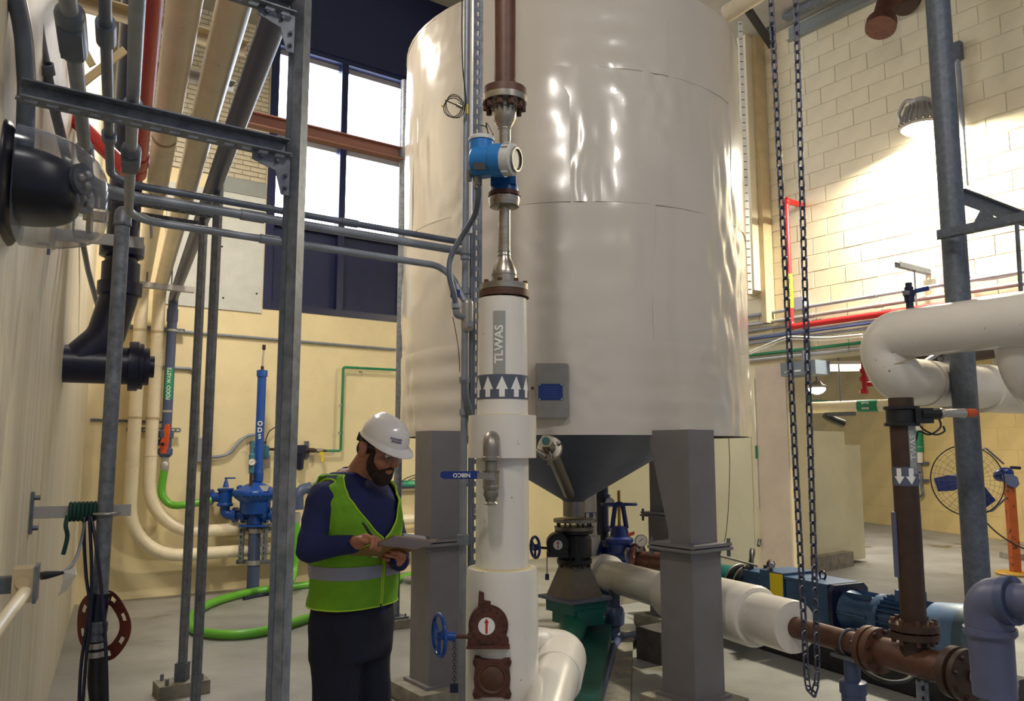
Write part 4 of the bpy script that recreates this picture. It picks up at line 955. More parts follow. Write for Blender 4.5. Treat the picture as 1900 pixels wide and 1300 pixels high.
# emergency light
ec = P(72, 350, 2.30); wn = LN; el = thing('emergency_light', 'emergency light with a scratched clear dome over dark lamp heads high on the left wall', 'light', ec)
ld = LD
eo = V((ec.x, ec.y, ec.z)); dwall = (eo - L0).dot(LN); eb = eo - LN*dwall
def shell(sc, off, flat=False, top=0.0):
    mb = MB(); prof = []; n = 12; m_ = 28; vs = []; fs = []
    for i in range(n+1):
        f = i/n; d = off + (sc[0])*math.sin(f*PI/2); rs = math.cos(f*PI/2)**0.55 if i < n else 0.02
        for k in range(m_):
            a = 2*PI*k/m_; ca = math.cos(a); sa2 = math.sin(a); e = 0.6
            x = (abs(ca)**e)*(1 if ca > 0 else -1)*sc[1]*rs; z = (abs(sa2)**e)*(1 if sa2 > 0 else -1)*sc[2]*rs
            vs.append(eb + LN*d + LD*x + UP*(z + top*f))
    for i in range(n):
        for k in range(m_): fs.append((i*m_+k, i*m_+(k+1) % m_, (i+1)*m_+(k+1) % m_, (i+1)*m_+k))
    fs.append(tuple(n*m_+k for k in range(m_))); fs.append(tuple(reversed(range(m_))))
    return mb.add(vs, fs)
shell((0.035, 0.20, 0.165), 0.0).build('back_plate', mat('near_black_navy', (14, 16, 34), 0.35), el)
shell((0.16, 0.16, 0.10), 0.03, top=-0.01).build('battery_housing', MATS['near_black_navy'], el)
shell((0.235, 0.19, 0.160), 0.03, top=-0.035).build('clear_dome', clear, el)
for s_, dz in ((-0.07, 0.02), (0.07, 0.0)):
    c = eb + LN*0.17 + LD*s_ + UP*dz
    MB().lathe([(0, 0.025), (0.02, 0.045), (0.035, 0.047), (0.036, 0.04)], c, (LN*0.8-LD*0.5).normalized(), 20).build('lamp_head', galvd, el)
    for k in range(3):
        aa = 2*PI*k/3; uu, ww = ortho((LN*0.8-LD*0.5).normalized()); MB().ell(c+(LN*0.8-LD*0.5).normalized()*0.038+(uu*math.cos(aa)+ww*math.sin(aa))*0.019, (0.013, 0.013, 0.013), seg=10, rings=8).build('bulb', alu, el)
MB().box(eb+LN*0.20-UP*0.09, (0.05, 0.12, 0.07), LN, LD).build('lower_lens', clear, el)
MB().box(eb+LN*0.215-UP*0.09+LD*-0.0, (0.012, 0.06, 0.05), LN, LD).build('amber_reflector', mat('amber', (200, 170, 90), 0.3, 0.5), el)
solo('wall_hook', MB().tube(fillet([L0+LD*3.45+UP*(zat(450, 3.1)), L0+LD*3.45+LN*0.04+UP*(zat(450, 3.1)), L0+LD*3.45+LN*0.04+UP*(zat(470, 3.1))], 0.01), 0.006, 8), galvd, 'small hook on the left wall below the emergency light', 'hook')
# junction box with pipe, cable and tag on the left wall
jx = P(50, 1082, 2.66); dj = (jx-L0).dot(LN); jb = jx - LN*(dj-0.055)
t = thing('wall_junction_box', 'beige metal junction box with a cable plug low on the left wall', 'box', jb)
jb = jx - LN*0.008; MB().box(jb, (0.060, 0.10, 0.105), LN, LD).build('body', creamst, t); MB().box(jb-LN*(dj/2), (dj, 0.05, 0.05), LN, LD).build('mounting_block', galvd, t); MB().box(jb+LN*0.034, (0.010, 0.108, 0.114), LN, LD).build('cover', galv, t)
MB().cyl(jb-LD*0.052+UP*0.01, jb-LD*0.056+UP*0.01, 0.02).build('knockout', creamst, t)
pp0 = jb + LD*0.04 + UP*0.0; cb = P(76, 1068, 2.75)
MB().lathe([(0, 0.013), (0.015, 0.014), (0.05, 0.009), (0.07, 0.005)], cb, (P(116, 1062, 2.8)-cb).normalized(), 14).build('cable_plug', rubber, t)
MB().tube(curve([P(112, 1063, 2.8), P(122, 1058, 2.85), P(136, 1045, 3.0), P(148, 1015, 3.3), P(157, 970, 3.6)], 6), 0.006, 8).build('cable', conduitd, t)
tg = thing('paper_tag', 'curled white paper tag hanging from the junction box cable', 'tag', P(120, 1080, 2.82))
vs = [P(116, 1060, 2.8), P(140, 1053, 2.8), P(141, 1066, 2.79), P(126, 1094, 2.83), P(106, 1107, 2.86), P(112, 1094, 2.84), P(117, 1078, 2.80)]
MB().add(vs + [p+V((0, 0.003, 0)) for p in vs], [(0, 1, 2, 6), (6, 2, 3, 5), (5, 3, 4), (7, 13, 9, 8), (13, 12, 10, 9), (12, 11, 10)] + [(i, (i+1) % 7, 7+(i+1) % 7, 7+i) for i in range(7)]).build('sheet', labelw, tg, smooth=0)
solo('beige_conduit', MB().cyl(P(-40, 1215, 2.15), P(46, 1098, 2.62), 0.02), creamp, 'chipped beige conduit rising into the junction box from the lower left edge', 'conduit')
# post and brown beam near the window
yq = 7.62; gx = P(738, 900, yq).x; g = V((gx, yq, 0))
t = thing('galvanised_column', 'round galvanised column with a bolted base plate behind the worker', 'column', g)
MB().cyl(g+UP*0.06, g+UP*zat(150, yq), 0.036, seg=24).build('pipe', galv, t)
MB().box(g+V((0.0, 0, 0.04)), (0.24, 0.24, 0.08), BD, -BN).build('base_block', conc, t)
MB().box(g+V((0.0, 0, 0.09)), (0.18, 0.18, 0.015), BD, -BN).build('base_plate', galv, t)
for sx in (-1, 1): MB().cyl(g+BD*0.07*sx+RD*0.06+UP*0.09, g+BD*0.07*sx+RD*0.06+UP*0.12, 0.009, seg=6).build('bolt', galvd, t)
MB().lathe([(0, 0.042), (0.05, 0.06), (0.10, 0.06)], g+UP*(zat(295, yq)), UP, 20).build('collar', galvd, t)
eB_ = V((gx, yq, zat(278, yq))) + BD*0.25
sB = along(eB_, -BD, 455, 200)
t = thing('brown_beam', 'red brown painted steel beam crossing in front of the bright window', 'beam', eB_)
MB().box(eB_ - BD*sB/2, (sB, 0.10, 0.012), BD, -BN).box(eB_ - BD*sB/2 - UP*0.055, (sB, 0.012, 0.11), BD, -BN).box(eB_ - BD*sB/2 - UP*0.11, (sB, 0.10, 0.012), BD, -BN).build('i_beam', beamr, t)

# ================================================================== BACK WALL EQUIPMENT: blue diaphragm pump
yu = 9.30
def U_(x, y, d=0): return P(x, y, yu-d)
pump = thing('blue_diaphragm_pump', 'tall blue diaphragm pump on a slate post against the yellow wall', 'pump', (U_(475, 1000).x, yu, 0))
mpx = 1/ (1490/yu)
pxu = U_(476, 950).x
MB().cyl((pxu-0.01, yu, 0), (pxu-0.01, yu, zat(972, yu)), 0.068, seg=24).build('stand_post', pvcd, pump)
MB().box((pxu-0.01, yu, 0.01), (0.24, 0.24, 0.02)).build('foot_plate', pvcd, pump)
for y in (984, 1043): MB().cyl((pxu-0.01, yu, zat(y, yu)-0.025), (pxu-0.01, yu, zat(y, yu)+0.025), 0.074, seg=24).build('pipe_strap', alu, pump)
for sx in (-1, 1):
    strut(V((pxu-0.01+sx*0.13, yu-0.05, zat(1040, yu))), V((pxu-0.01+sx*0.13, yu-0.05, zat(980, yu))), V((0, -1, 0)), 0.044, galv, pump, 'slotted_upright', pitch=0.06)
for y in (981, 1043): MB().box((pxu-0.01, yu+0.05, zat(y, yu)), (0.42, 0.04, 0.045)).build('cross_channel', galv, pump)
MB().box((pxu-0.01, yu, zat(974, yu)), (0.30, 0.22, 0.02)).build('mount_plate', blue, pump)
dv = U_(478, 912)
MB().lathe([(-0.36, 0.09), (-0.26, 0.08), (-0.24, 0.16), (-0.20, 0.17), (-0.11, 0.17), (-0.06, 0.235), (-0.03, 0.245), (-0.03, 0.262), (0.0, 0.262), (0.0, 0.245), (0.02, 0.235), (0.08, 0.12), (0.11, 0.05), (0.13, 0.05)], (dv.x-0.02, yu, dv.z), UP, 40).build('diaphragm_chamber', blue, pump)
boltset(pump, blue, (dv.x-0.02, yu, dv.z-0.015), UP, 0.250, 16, 0.012, 0.06)
MB().lathe([(0.0, 0.035), (0.02, 0.055), (0.10, 0.06), (0.13, 0.055), (0.16, 0.05), (1.22, 0.05), (1.22, 0.062), (1.29, 0.062), (1.30, 0.03)], (dv.x+0.00, yu, dv.z+0.10), UP, 28).build('air_cylinder', blue, pump)
MB().lathe([(1.40, 0.018), (1.44, 0.018)], (dv.x, yu, dv.z), UP, 12).lathe([(1.63, 0.012), (1.64, 0.02), (1.69, 0.02)], (dv.x+0.01, yu, dv.z), UP, 12).build('rod_ends', rubber, pump)
MB().cyl((dv.x, yu, dv.z+1.43), (dv.x+0.01, yu, dv.z+1.65), 0.011, seg=10).build('sight_rod', alu, pump)
for i, chh in enumerate('ODS'):
    text(chh, 0.075, flatmap(V((dv.x+0.016, yu-0.056, zat(786+i*12, yu))), V((1, 0, 0)), UP), labelw, pump, bold=0.002)
MB().box((dv.x+0.11, yu-0.15, dv.z+0.045), (0.11, 0.10, 0.004), V((1, 0, 0)), V((0, 0.8, 0.55)).normalized(), V((0, -0.55, 0.8)).normalized()).build('data_plate', alu, pump)
MB().tube(fillet([U_(446, 906, .05), U_(441, 902, .05), U_(444, 912, .05), U_(446, 918, .05)], 0.01), 0.02, 8).ring(U_(446, 907, .05), V((0, 1, 0)), 0.032, 0.014, 16, 8).build('lifting_lug', blue, pump)
# manifold, left and right check valves
zm_ = zat(955, yu)
MB().cyl((U_(426, 950).x, yu, zm_), (U_(540, 950).x, yu, zm_), 0.052, seg=22).build('manifold', blue, pump)
for x in (437, 453, 494, 508): MB().cyl((U_(x, 950).x-0.022, yu, zm_), (U_(x, 950).x+0.022, yu, zm_), 0.088, seg=22).build('flange', blue, pump)
for (xc, s_) in ((418, 1), (531, -1)):
    c = U_(xc, 927); MB().tube(fillet([V((c.x, yu, c.z)), V((c.x, yu, zm_)), V((c.x+s_*0.12, yu, zm_))], 0.1, 8), 0.055, 20).build('elbow', blue, pump)
    MB().lathe([(-0.10, 0.085), (-0.08, 0.092), (-0.06, 0.075), (0.06, 0.075), (0.08, 0.09), (0.10, 0.09)], (c.x, yu, c.z+0.03), UP, 24).build('check_valve_body', blue, pump)
    if s_ == 1:
        MB().cyl((c.x-0.20, yu, c.z+0.03), (c.x, yu, c.z+0.03), 0.055, seg=20).build('inlet', blue, pump)
        for dx_ in (-0.205, -0.165): MB().cyl((c.x+dx_-0.016, yu, c.z+0.03), (c.x+dx_+0.016, yu, c.z+0.03), 0.09, seg=22).build('flange', blue, pump)
        MB().lathe([(0.12, 0.035), (0.17, 0.025), (0.20, 0.015), (0.22, 0.012)], (c.x, yu, c.z+0.02), UP, 14).box((c.x+0.045, yu, c.z+0.245), (0.12, 0.022, 0.016)).build('vent_handle', blue, pump)
    else:
        MB().lathe([(0.12, 0.05), (0.16, 0.02)], (c.x, yu, c.z), UP, 12).build('vent_knob', blue, pump)
# regulator tree at left of the cylinder
rx = U_(467, 860, 0.12)
t = thing('air_regulator', 'teal air regulator with a round gauge beside the blue pump cylinder', 'regulator', rx)
MB().lathe([(-0.25, 0.01), (-0.12, 0.012), (-0.10, 0.03), (0.10, 0.035), (0.12, 0.02), (0.26, 0.02)], rx, UP, 14).build('body', mat('grey_teal', (62, 120, 140), 0.4, var=0.1), t)
MB().cyl(rx+V((0.02, -0.03, 0.02)), rx+V((0.02, -0.055, 0.02)), 0.042, seg=20).build('gauge_case', stainb, t)
MB().cyl(rx+V((0.02, -0.055, 0.02)), rx+V((0.02, -0.058, 0.02)), 0.036, seg=20).build('gauge_face', labelw, t)
MB().box(rx+V((0.02, -0.0585, 0.02)), (0.045, 0.001, 0.006), V((1, 0, 0.7))).build('gauge_needle', labelk, t)
MB().cyl(rx-UP*0.12, rx-UP*0.32, 0.018, seg=10).build('stem', rustd, t)
# air line with filter along the wall
wa_ = lambda x, y, d=0.08: onplane(x, y, B0+BN*d, BN)
t = thing('air_supply_line', 'brown iron air line with dark filter and fittings on the yellow wall', 'pipe', wa_(560, 835))
MB().tube([wa_(465, 832), wa_(605, 836)], 0.018, 10).build('iron_pipe', rustd, t)
for x, y in ((490, 833), (533, 834), (578, 835), (592, 836)): MB().lathe([(-0.04, 0.028), (0.04, 0.028)], wa_(x, y), BD, 8).build('fitting', stainb if x != 578 else rustd, t)
fc_ = wa_(557, 836, 0.10)
MB().box(fc_+UP*0.02, (0.12, 0.10, 0.10), BD, -BN).build('filter_head', tar, t); MB().lathe([(-0.24, 0.015), (-0.22, 0.045), (-0.03, 0.052)], fc_, UP, 18).build('filter_bowl', tar, t)
for x in (490, 569, 468): strut(wa_(x, 850, 0.02), wa_(x, 818, 0.02), BN, 0.044, galv, t, 'slotted_bracket', pitch=0.055)
MB().box(wa_(489, 838, 0.10), (0.10, 0.10, 0.14), BD, -BN).build('solenoid_valve', mat('grey_teal2', (54, 110, 132), 0.4, var=0.1), t)
MB().box(wa_(489, 856, 0.08), (0.13, 0.10, 0.16), BD, -BN).build('control_box', mat('taupe_box', (132, 122, 116), 0.5, var=0.05), t)
MB().tube(curve([wa_(492, 820), wa_(500, 800), wa_(520, 790), wa_(536, 805), wa_(536, 828)], 6), 0.006, 6).build('air_tube', rubber, t)
MB().prism([(-0.03, 0), (0.03, 0), (0.03, -0.12), (-0.01, -0.12), (-0.01, -0.03), (-0.03, -0.03)], wa_(597, 838, 0.11), BD, UP, 0.006).build('yellow_tag', yel, t)
gl = [wa_(604, 836), wa_(630, 836), wa_(635, 700), wa_(637, 681), wa_(734, 686)]
t = thing('green_air_pipe', 'thin green pipe stepping up the yellow wall above the worker', 'pipe', gl[0])
MB().tube(fillet([gl[0], wa_(632, 836), wa_(637, 681), wa_(736, 686)], 0.03), 0.017, 10).build('pipe', greenp, t)
for x, y in ((632, 803), (634, 752), (667, 682)): MB().box(wa_(x, y, 0.07), (0.05, 0.04, 0.03), BD, -BN).build('pipe_clip', alu, t)
# horizontal food-waste pipe behind the worker
fa0 = P(552, 905, 9.35); 
t = thing('slate_drop_elbow', 'slate plastic elbow with strap turning down behind the worker to a green hose', 'pipe', P(552, 960, 9.3))
e0_ = P(600, 905, 9.55); MB().tube(fillet([P(640, 904, 9.78), P(553, 906, 9.35), P(552, 945, 9.35)], 0.11, 8), 0.062, 20).build('elbow', pvcd, t)
MB().cyl(P(573, 905, 9.44), P(577, 905, 9.46), 0.07, seg=20).build('strap', alu, t); MB().cyl(P(552, 925, 9.35), P(552, 945, 9.35), 0.07, seg=20).build('socket', pvcd, t)
MB().lathe([(-0.12, 0.045), (-0.06, 0.05), (0.0, 0.045)], P(550, 950, 9.35), UP, 14).build('camlock_coupling', alu, t)
hose([P(550, 958, 9.35), P(549, 1000, 9.34), P(547, 1050, 9.32), P(541, 1075, 9.2), P(533, 1078, 9.15), P(528, 1050, 9.1), P(528, 985, 9.1), P(531, 960, 9.15)], 0.042, green, 'green_hose', 'green ribbed hose hanging in a U behind the thick post', 'hose')
f0 = wa_(742, 899, 0.12); f1 = f0 + BD*along(f0, BD, 806, 899)
t = thing('food_waste_pipe', 'slate pipe with green lettered tape between the column and the tank leg', 'pipe', f0)
MB().tube([f0-BD*1.2, f1+BD*0.6], 0.055, 20).build('pipe', pvcd, t)
mb = MB(); vs = []
for i in range(9):
    a = math.radians(-20 + 95*i/8); off = BN*math.cos(a)*0.057 + UP*math.sin(a)*0.057; vs += [f0+BD*0.02+off, f1-BD*0.01+off]
mb.add(vs, [(2*i, 2*i+1, 2*i+3, 2*i+2) for i in range(8)]).build('green_label', labelgr, t, smooth=60)
text('FOOD WASTE', 0.05, lambda u, v: (f0+f1)/2 + BD*(u*1.0) + (BN*math.cos(0.45+v/0.058) + UP*math.sin(0.45+v/0.058))*0.0585, mat('mint_print', (150, 226, 190), 0.5, var=0), t, bold=0.0006)
MB().tube(curve([f0+BN*0.05+UP*0.05, f0+BD*0.08+BN*0.05+UP*0.09, f0+BD*0.22+BN*0.05+UP*0.13, f0+BD*0.25+BN*0.05+UP*0.11, f0+BD*0.1+BN*0.05+UP*0.06], 5), 0.006, 6).build('wire_tie', rubber, t)
# long green hose on the floor
def G(x, y, z=0.045): return PZ(x, y, z)
pts = [G(762, 1066, .06), G(720, 1066), G(660, 1072), G(600, 1080), G(540, 1088), G(470, 1097), G(410, 1112), G(370, 1130), G(354, 1150), G(362, 1168), G(400, 1176), G(450, 1176), G(500, 1168), G(560, 1150), G(620, 1130), G(690, 1100), G(740, 1074), G(778, 1062)]
t = thing('green_floor_hose', 'long light green ribbed hose looped on the floor behind the worker', 'hose', pts[8])
hose(pts[1:], 0.042, green, 'hose', '', '', parent=t)
MB().cyl(G(752, 1074, .05), G(776, 1076, .05), 0.042, seg=16).build('end_coupling', alu, t)
MB().cyl(G(772, 1076, .05), G(779, 1077, .05), 0.05, seg=16).build('end_ring', rustd, t)
solo('dark_floor_hose', MB().tube(curve([G(452, 1110, .02), G(480, 1104, .02), G(505, 1100, .02)], 6), 0.018, 8), tar, 'short dark pipe on the floor at the foot of the blue pump post', 'pipe')

# ================================================================== UNDER THE TANK: outlet valve, pump, white line
TD = -LD                                   # pump trains run this way, towards the camera
tc = V((TC.x, TC.y, 0)); 
t = thing('outlet_plug_valve', 'black cast valve under the hopper cone with a white dial and dark blue handwheel', 'valve', tc+UP*0.72)
def zt_(y): return zat(y, TC.y)
MB().lathe([(zt_(982), 0.155), (zt_(976), 0.16)], tc, UP, 30).lathe([(zt_(968), 0.165), (zt_(962), 0.165)], tc, UP, 30).build('top_flange', stainb, t)
MB().lathe([(zt_(992), 0.10), (zt_(988), 0.155), (zt_(982), 0.155)], tc, UP, 30).build('body_flange', black, t); MB().lathe([(zt_(1044), 0.14), (zt_(1036), 0.14)], tc, UP, 30).build('body_flange', black, t)
boltset(t, black, tc+UP*zt_(976), UP, 0.135, 8, 0.016, 0.11)
boltset(t, black, tc+UP*zt_(1041), UP, 0.12, 8, 0.014, 0.08)
MB().lathe([(zt_(1040), 0.11), (zt_(1030), 0.14), (zt_(1000), 0.14), (zt_(988), 0.11)], tc, UP, 28).box(tc+UP*zt_(1014)+V((0.02, -0.05, 0)), (0.05, 0.22, 0.2)).build('body', black, t)
gcx = P(1035, 1010, TC.y-0.25); MB().cyl(gcx+V((0, 0.14, 0)), gcx, 0.085, seg=30).lathe([(0, 0.07), (0.02, 0.07)], gcx-V((0, 0.02, 0)), V((0, 1, 0)), 28).box(gcx+V((0.0, 0.06, -0.07)), (0.16, 0.14, 0.05)).build('gear_housing', black, t)
MB().cyl(gcx-V((0.0, 0.021, 0)), gcx-V((0, 0.024, 0)), 0.036, seg=24).build('dial', labelw, t)
MB().prism([(-0.004, -0.03), (0.004, -0.03), (0.004, 0.012), (0.012, 0.012), (0, 0.03), (-0.012, 0.012), (-0.004, 0.012)], gcx-V((0, 0.0245, 0)), V((1, 0, 0)), UP, 0.001).build('dial_arrow', redp, t)
hwc = P(993, 1015, TC.y-0.32); MB().cyl(gcx+V((-0.07, 0.02, -0.03)), hwc, 0.010, seg=8).build('shaft', oxide, t)
handwheel(t, hwc, V((1, 0.45, 0)), 0.078, 0.011, blued)
kc = MB().cyl(hwc+V((0.09, 0, -0.03)), hwc+V((0.09, 0, -0.2)), 0.004, seg=6).build('keeper_chain', rubber, t)
MB().box(hwc+V((0.09, 0, -0.22)), (0.03, 0.012, 0.045)).build('tag', tar, t)
# transition hopper and green progressive pump
t = thing('green_progressing_pump', 'dark green pump on a long skid below the hopper valve with a square grey inlet', 'pump', tc)
zA_, zB_ = zt_(1104), zt_(1047)
def sq(c, h, z): return [c + BD*sx*h + RD*sy*h + UP*z for sx, sy in ((-1, -1), (1, -1), (1, 1), (-1, 1))]
MB().add(sq(tc, 0.16, zA_) + sq(tc, 0.085, zB_), [(0, 1, 2, 3), (7, 6, 5, 4)] + [(i, (i+1) % 4, 4+(i+1) % 4, 4+i) for i in range(4)]).build('inlet_transition', mat('grey_brown_steel', (112, 104, 94), 0.5, 0.3, var=0.12), t)
MB().box(tc+UP*(zA_-0.012), (0.42, 0.42, 0.024), BD, -BN).build('inlet_flange', hopm, t)
MB().box(tc+UP*(zA_-0.07)+TD*0.02, (0.34, 0.34, 0.09), BD, -BN).box(tc+UP*(zA_-0.14)+TD*0.05, (0.28, 0.30, 0.12), BD, -BN).build('inlet_throat', teal, t)
TG = V((-0.16, -0.987, 0)).normalized()
zP_ = zA_-0.22
pp = tc + TG*0.20 + UP*zP_ - BD*0.02
MB().cyl(tc-TG*0.35+UP*zP_, pp+TG*1.15, 0.11, 0.095, seg=28).build('pump_casing', tealf, t)
for k in (-1, 1): MB().cyl(pp+BD*0.105*k+UP*0.05, pp+BD*0.10*k+UP*0.05+TG*1.0, 0.009, seg=8).build('tie_rod', alu, t)
MB().box(tc+TG*0.9+UP*0.12-TG.cross(UP)*0.07, (0.42, 2.9, 0.14), TG.cross(UP), TG).build('skid', mat('dark_green_skid', (24, 84, 74), 0.5, var=0.2), t)
MB().box(tc+TG*0.9+UP*0.03-TG.cross(UP)*0.12, (0.66, 3.1, 0.06), TG.cross(UP), TG).build('skid_pad', conc, t)
for s_ in (0.75, 1.35): MB().box(tc+TG*s_+UP*(0.12+zP_)/2, (0.16, 0.05, zP_-0.05), TG.cross(UP), TG).build('cradle', tealf, t)
mt_ = tc - TG*0.40 + UP*zP_
MB().lathe([(0, 0.13), (0.05, 0.17), (0.2, 0.17), (0.22, 0.14)], mt_+UP*0.12+BD*0.16, -TG, 30).build('drive_end', motor, t)
fnm = MB()
for k in range(18):
    a = 2*PI*k/18; uu, ww = ortho(-TG); fnm.box(mt_+UP*0.12+BD*0.16-TG*0.125+(uu*math.cos(a)+ww*math.sin(a))*0.178, (0.02, 0.15, 0.008), (uu*math.cos(a)+ww*math.sin(a)), -TG)
o = fnm.build('cooling_fins', tar, t); o['kind'] = 'stuff'
# white elbow running out from the column base
t = thing('white_floor_elbow', 'white jacketed elbow at floor level right of the column base', 'pipe', PZ(1020, 1320, 0.1))
w0_ = P(965, 1215, 3.95); w1_ = P(1030, 1212, 4.05); w2_ = P(1020, 1330, 3.55); 
MB().tube(fillet([P(940, 1205, 3.9), P(1048, 1200, 4.12), P(1030, 1262, 3.7), P(985, 1420, 3.05)], [0.14, 0.3], 12), 0.098, 30).build('pipe', jacketw, t)
MB().tube(fillet([P(985, 1225, 4.0), P(1045, 1208, 4.12), P(1030, 1258, 3.78)], 0.12, 10), 0.122, 30).build('elbow_jacket', jacketw, t)
# white insulated line
zL = 0.54
LA = V((0.70, 7.05, zL)); LDn = V((0.445, -0.895, 0)).normalized()
q_ = P(1478, 1164, 4.92); LB = V((q_.x, q_.y, q_.z)); LA = P(1112, 1062, 7.3); LDn = (LB-LA).normalized()
t = thing('white_insulated_line', 'long white jacketed pipe running from behind the hopper past the tank leg towards the camera', 'pipe', LA)
LL = (LB-LA).length
MB().cyl(LA-LDn*0.1, LA+LDn*LL*0.55, 0.135, seg=36).build('thin_jacket', jacketw, t)
MB().lathe([(0, 0.13), (0.01, 0.188), (LL*0.39, 0.192), (LL*0.40, 0.180)], LA+LDn*LL*0.46, LDn, 40).build('thick_jacket', jacketw, t)
MB().lathe([(0, 0.15), (0.02, 0.155), (LL*0.14-0.03, 0.155), (LL*0.14-0.01, 0.150), (LL*0.14-0.004, 0.06)], LA+LDn*LL*0.86, LDn, 40).build('end_sleeve', jacketw, t)
MB().lathe([(-0.03, 0.13), (-0.03, 0.17), (0.06, 0.17), (0.07, 0.14)], LA+LDn*0.12, LDn, 36).build('joint_band', jacketw, t)
el1 = LA-LDn*0.1
MB().tube(fillet([LA+LDn*0.02, LA-LDn*0.26, LA-LDn*0.26+UP*0.3], 0.2, 10), 0.132, 30).build('elbow', jacketw, t)
vr = LA-LDn*0.26; MB().cyl(vr+UP*0.2, vr+UP*1.6, 0.10, seg=30).build('riser', jacketw, t)
bz_ = P(1100, 958, vr.y).z
fr_ = cylmap((vr.x, vr.y, bz_), 0.1015, -PI/2+0.08); cylpatch(fr_, -0.15, 0.15, -0.045, 0.045, 20).build('arrow_band', labeld, t, smooth=60)
ar = MB(); f2_ = cylmap((vr.x, vr.y, bz_), 0.1035, -PI/2+0.08)
for k in (-1, 0, 1): ar.add([f2_(k*0.072+u, v) for u, v in [(-0.014, 0.04), (0.014, 0.04), (0.014, 0.0), (0.028, 0.0), (0, -0.04), (-0.028, 0.0), (-0.014, 0.0)]], [(6, 2, 1, 0), (5, 4, 3, 2, 6)])
ar.build('flow_arrows', labelw, t, smooth=0)
# brown end pipe, flange, tee
t = thing('brown_discharge_pipe', 'brown horizontal pipe leaving the white jacket with a tee and blind flange at lower right', 'pipe', LB)
r_b = 0.062; s1_ = 0.60; d_ = LDn
TE = LB + d_*0.86
MB().cyl(LB-d_*0.05, LB+d_*0.60, r_b, seg=26).build('pipe', rust, t)
MB().cyl(LB+d_*0.50, LB+d_*0.52, r_b+0.012, seg=26).ring(LB+d_*0.42, d_, r_b+0.006, 0.007, 28, 8).build('u_bolt', galvd, t)
MB().lathe([(0, r_b), (0.03, 0.115), (0.065, 0.115)], LB+d_*0.52, d_, 32).lathe([(0.0, 0.115), (0.04, 0.115), (0.05, 0.075)], LB+d_*0.60, d_, 32).build('flange', rust, t)
MB().cyl(LB+d_*0.60, LB+d_*1.08, 0.075, seg=28).build('tee_body', rust, t)
MB().lathe([(0, 0.08), (0.01, 0.118), (0.05, 0.118), (0.052, 0.10), (0.075, 0.118), (0.10, 0.118)], LB+d_*1.06, d_, 34).build('end_flange', rustd, t)
for (cc_, h_) in ((LB+d_*0.592, 0.13), (LB+d_*1.115, 0.13)): boltset(t, rustd, cc_, d_, 0.097, 8, 0.012, h_)
RB = LB + d_*0.86
MB().cyl(RB, RB+UP*0.12, 0.07, seg=26).lathe([(0.10, 0.075), (0.11, 0.115), (0.14, 0.115), (0.142, 0.09), (0.15, 0.115), (0.18, 0.115), (0.19, 0.065)], RB, UP, 32).build('tee_branch', rustd, t)
boltset(t, rust, RB+UP*0.145, UP, 0.095, 8, 0.012, 0.12)
t = thing('brown_downcomer_pipe', 'vertical brown pipe with a white arrow band dropping from the white double elbow', 'pipe', RB)
ztop_ = zat(738, RB.y)-0.1
MB().cyl(RB+UP*0.185, V((RB.x, RB.y, ztop_+0.1)), 0.060, seg=26).build('pipe', rustd, t)
ab = P(1660, 883, RB.y).z; ang = math.atan2(-RB.y, -RB.x)
f3 = cylmap((RB.x, RB.y, ab), 0.0615, ang); cylpatch(f3, -0.095, 0.095, -0.047, 0.047, 24).build('arrow_band', labeld, t, smooth=60)
ar = MB(); f4 = cylmap((RB.x, RB.y, ab), 0.0635, ang)
for k in (-1.0, 1.0):
    ar.add([f4(k*0.029+u, v) for u, v in [(-0.012, 0.040), (0.012, 0.040), (0.012, 0.0), (0.026, 0.0), (0, -0.040), (-0.026, 0.0), (-0.012, 0.0)]], [(6, 2, 1, 0), (5, 4, 3, 2, 6)])
ar.build('flow_arrows', labelw, t, smooth=0)
tz = P(1668, 830, RB.y).z; f5 = cylmap((RB.x, RB.y, tz), 0.0615, ang+0.75); cylpatch(f5, -0.02, 0.03, -0.13, 0.13, 8).build('grey_label', labelg, t, smooth=60)
text('TWAS', 0.045, cylmap((RB.x, RB.y, tz+0.0), 0.0645, ang+0.78, True), labelw, t)
MB().box(V((RB.x-0.066, RB.y+0.01, zat(1010, RB.y))), (0.012, 0.03, 0.32)).box(V((RB.x+0.064, RB.y+0.02, zat(1000, RB.y))), (0.012, 0.03, 0.24)).build('side_rails', pvc, t)
cz = zat(772, RB.y)
t = thing('pipe_repair_clamp', 'black bolted clamp with small valve and orange cap near the top of the brown downcomer', 'clamp', (RB.x, RB.y, cz))
MB().lathe([(-0.05, 0.062), (-0.05, 0.085), (-0.035, 0.085), (-0.03, 0.075), (0.03, 0.075), (0.035, 0.085), (0.05, 0.085), (0.05, 0.062)], (RB.x, RB.y, cz), UP, 26, cap=False).build('band', black, t)
MB().box((RB.x+0.075, RB.y-0.04, cz), (0.09, 0.09, 0.075)).cyl((RB.x+0.06, RB.y-0.07, cz+0.01), (RB.x+0.16, RB.y-0.06, cz+0.01), 0.03, seg=10).build('bolt_housing', black, t)
MB().lathe([(0, 0.02), (0.03, 0.028), (0.05, 0.018), (0.12, 0.022), (0.17, 0.026)], (RB.x+0.15, RB.y-0.05, cz+0.012), (1, 0.25, 0.02), 12).build('nipple', alu, t)
MB().cyl((RB.x+0.32, RB.y-0.01, cz+0.016), (RB.x+0.38, RB.y+0.01, cz+0.018), 0.022, seg=12).build('orange_cap', orange, t)
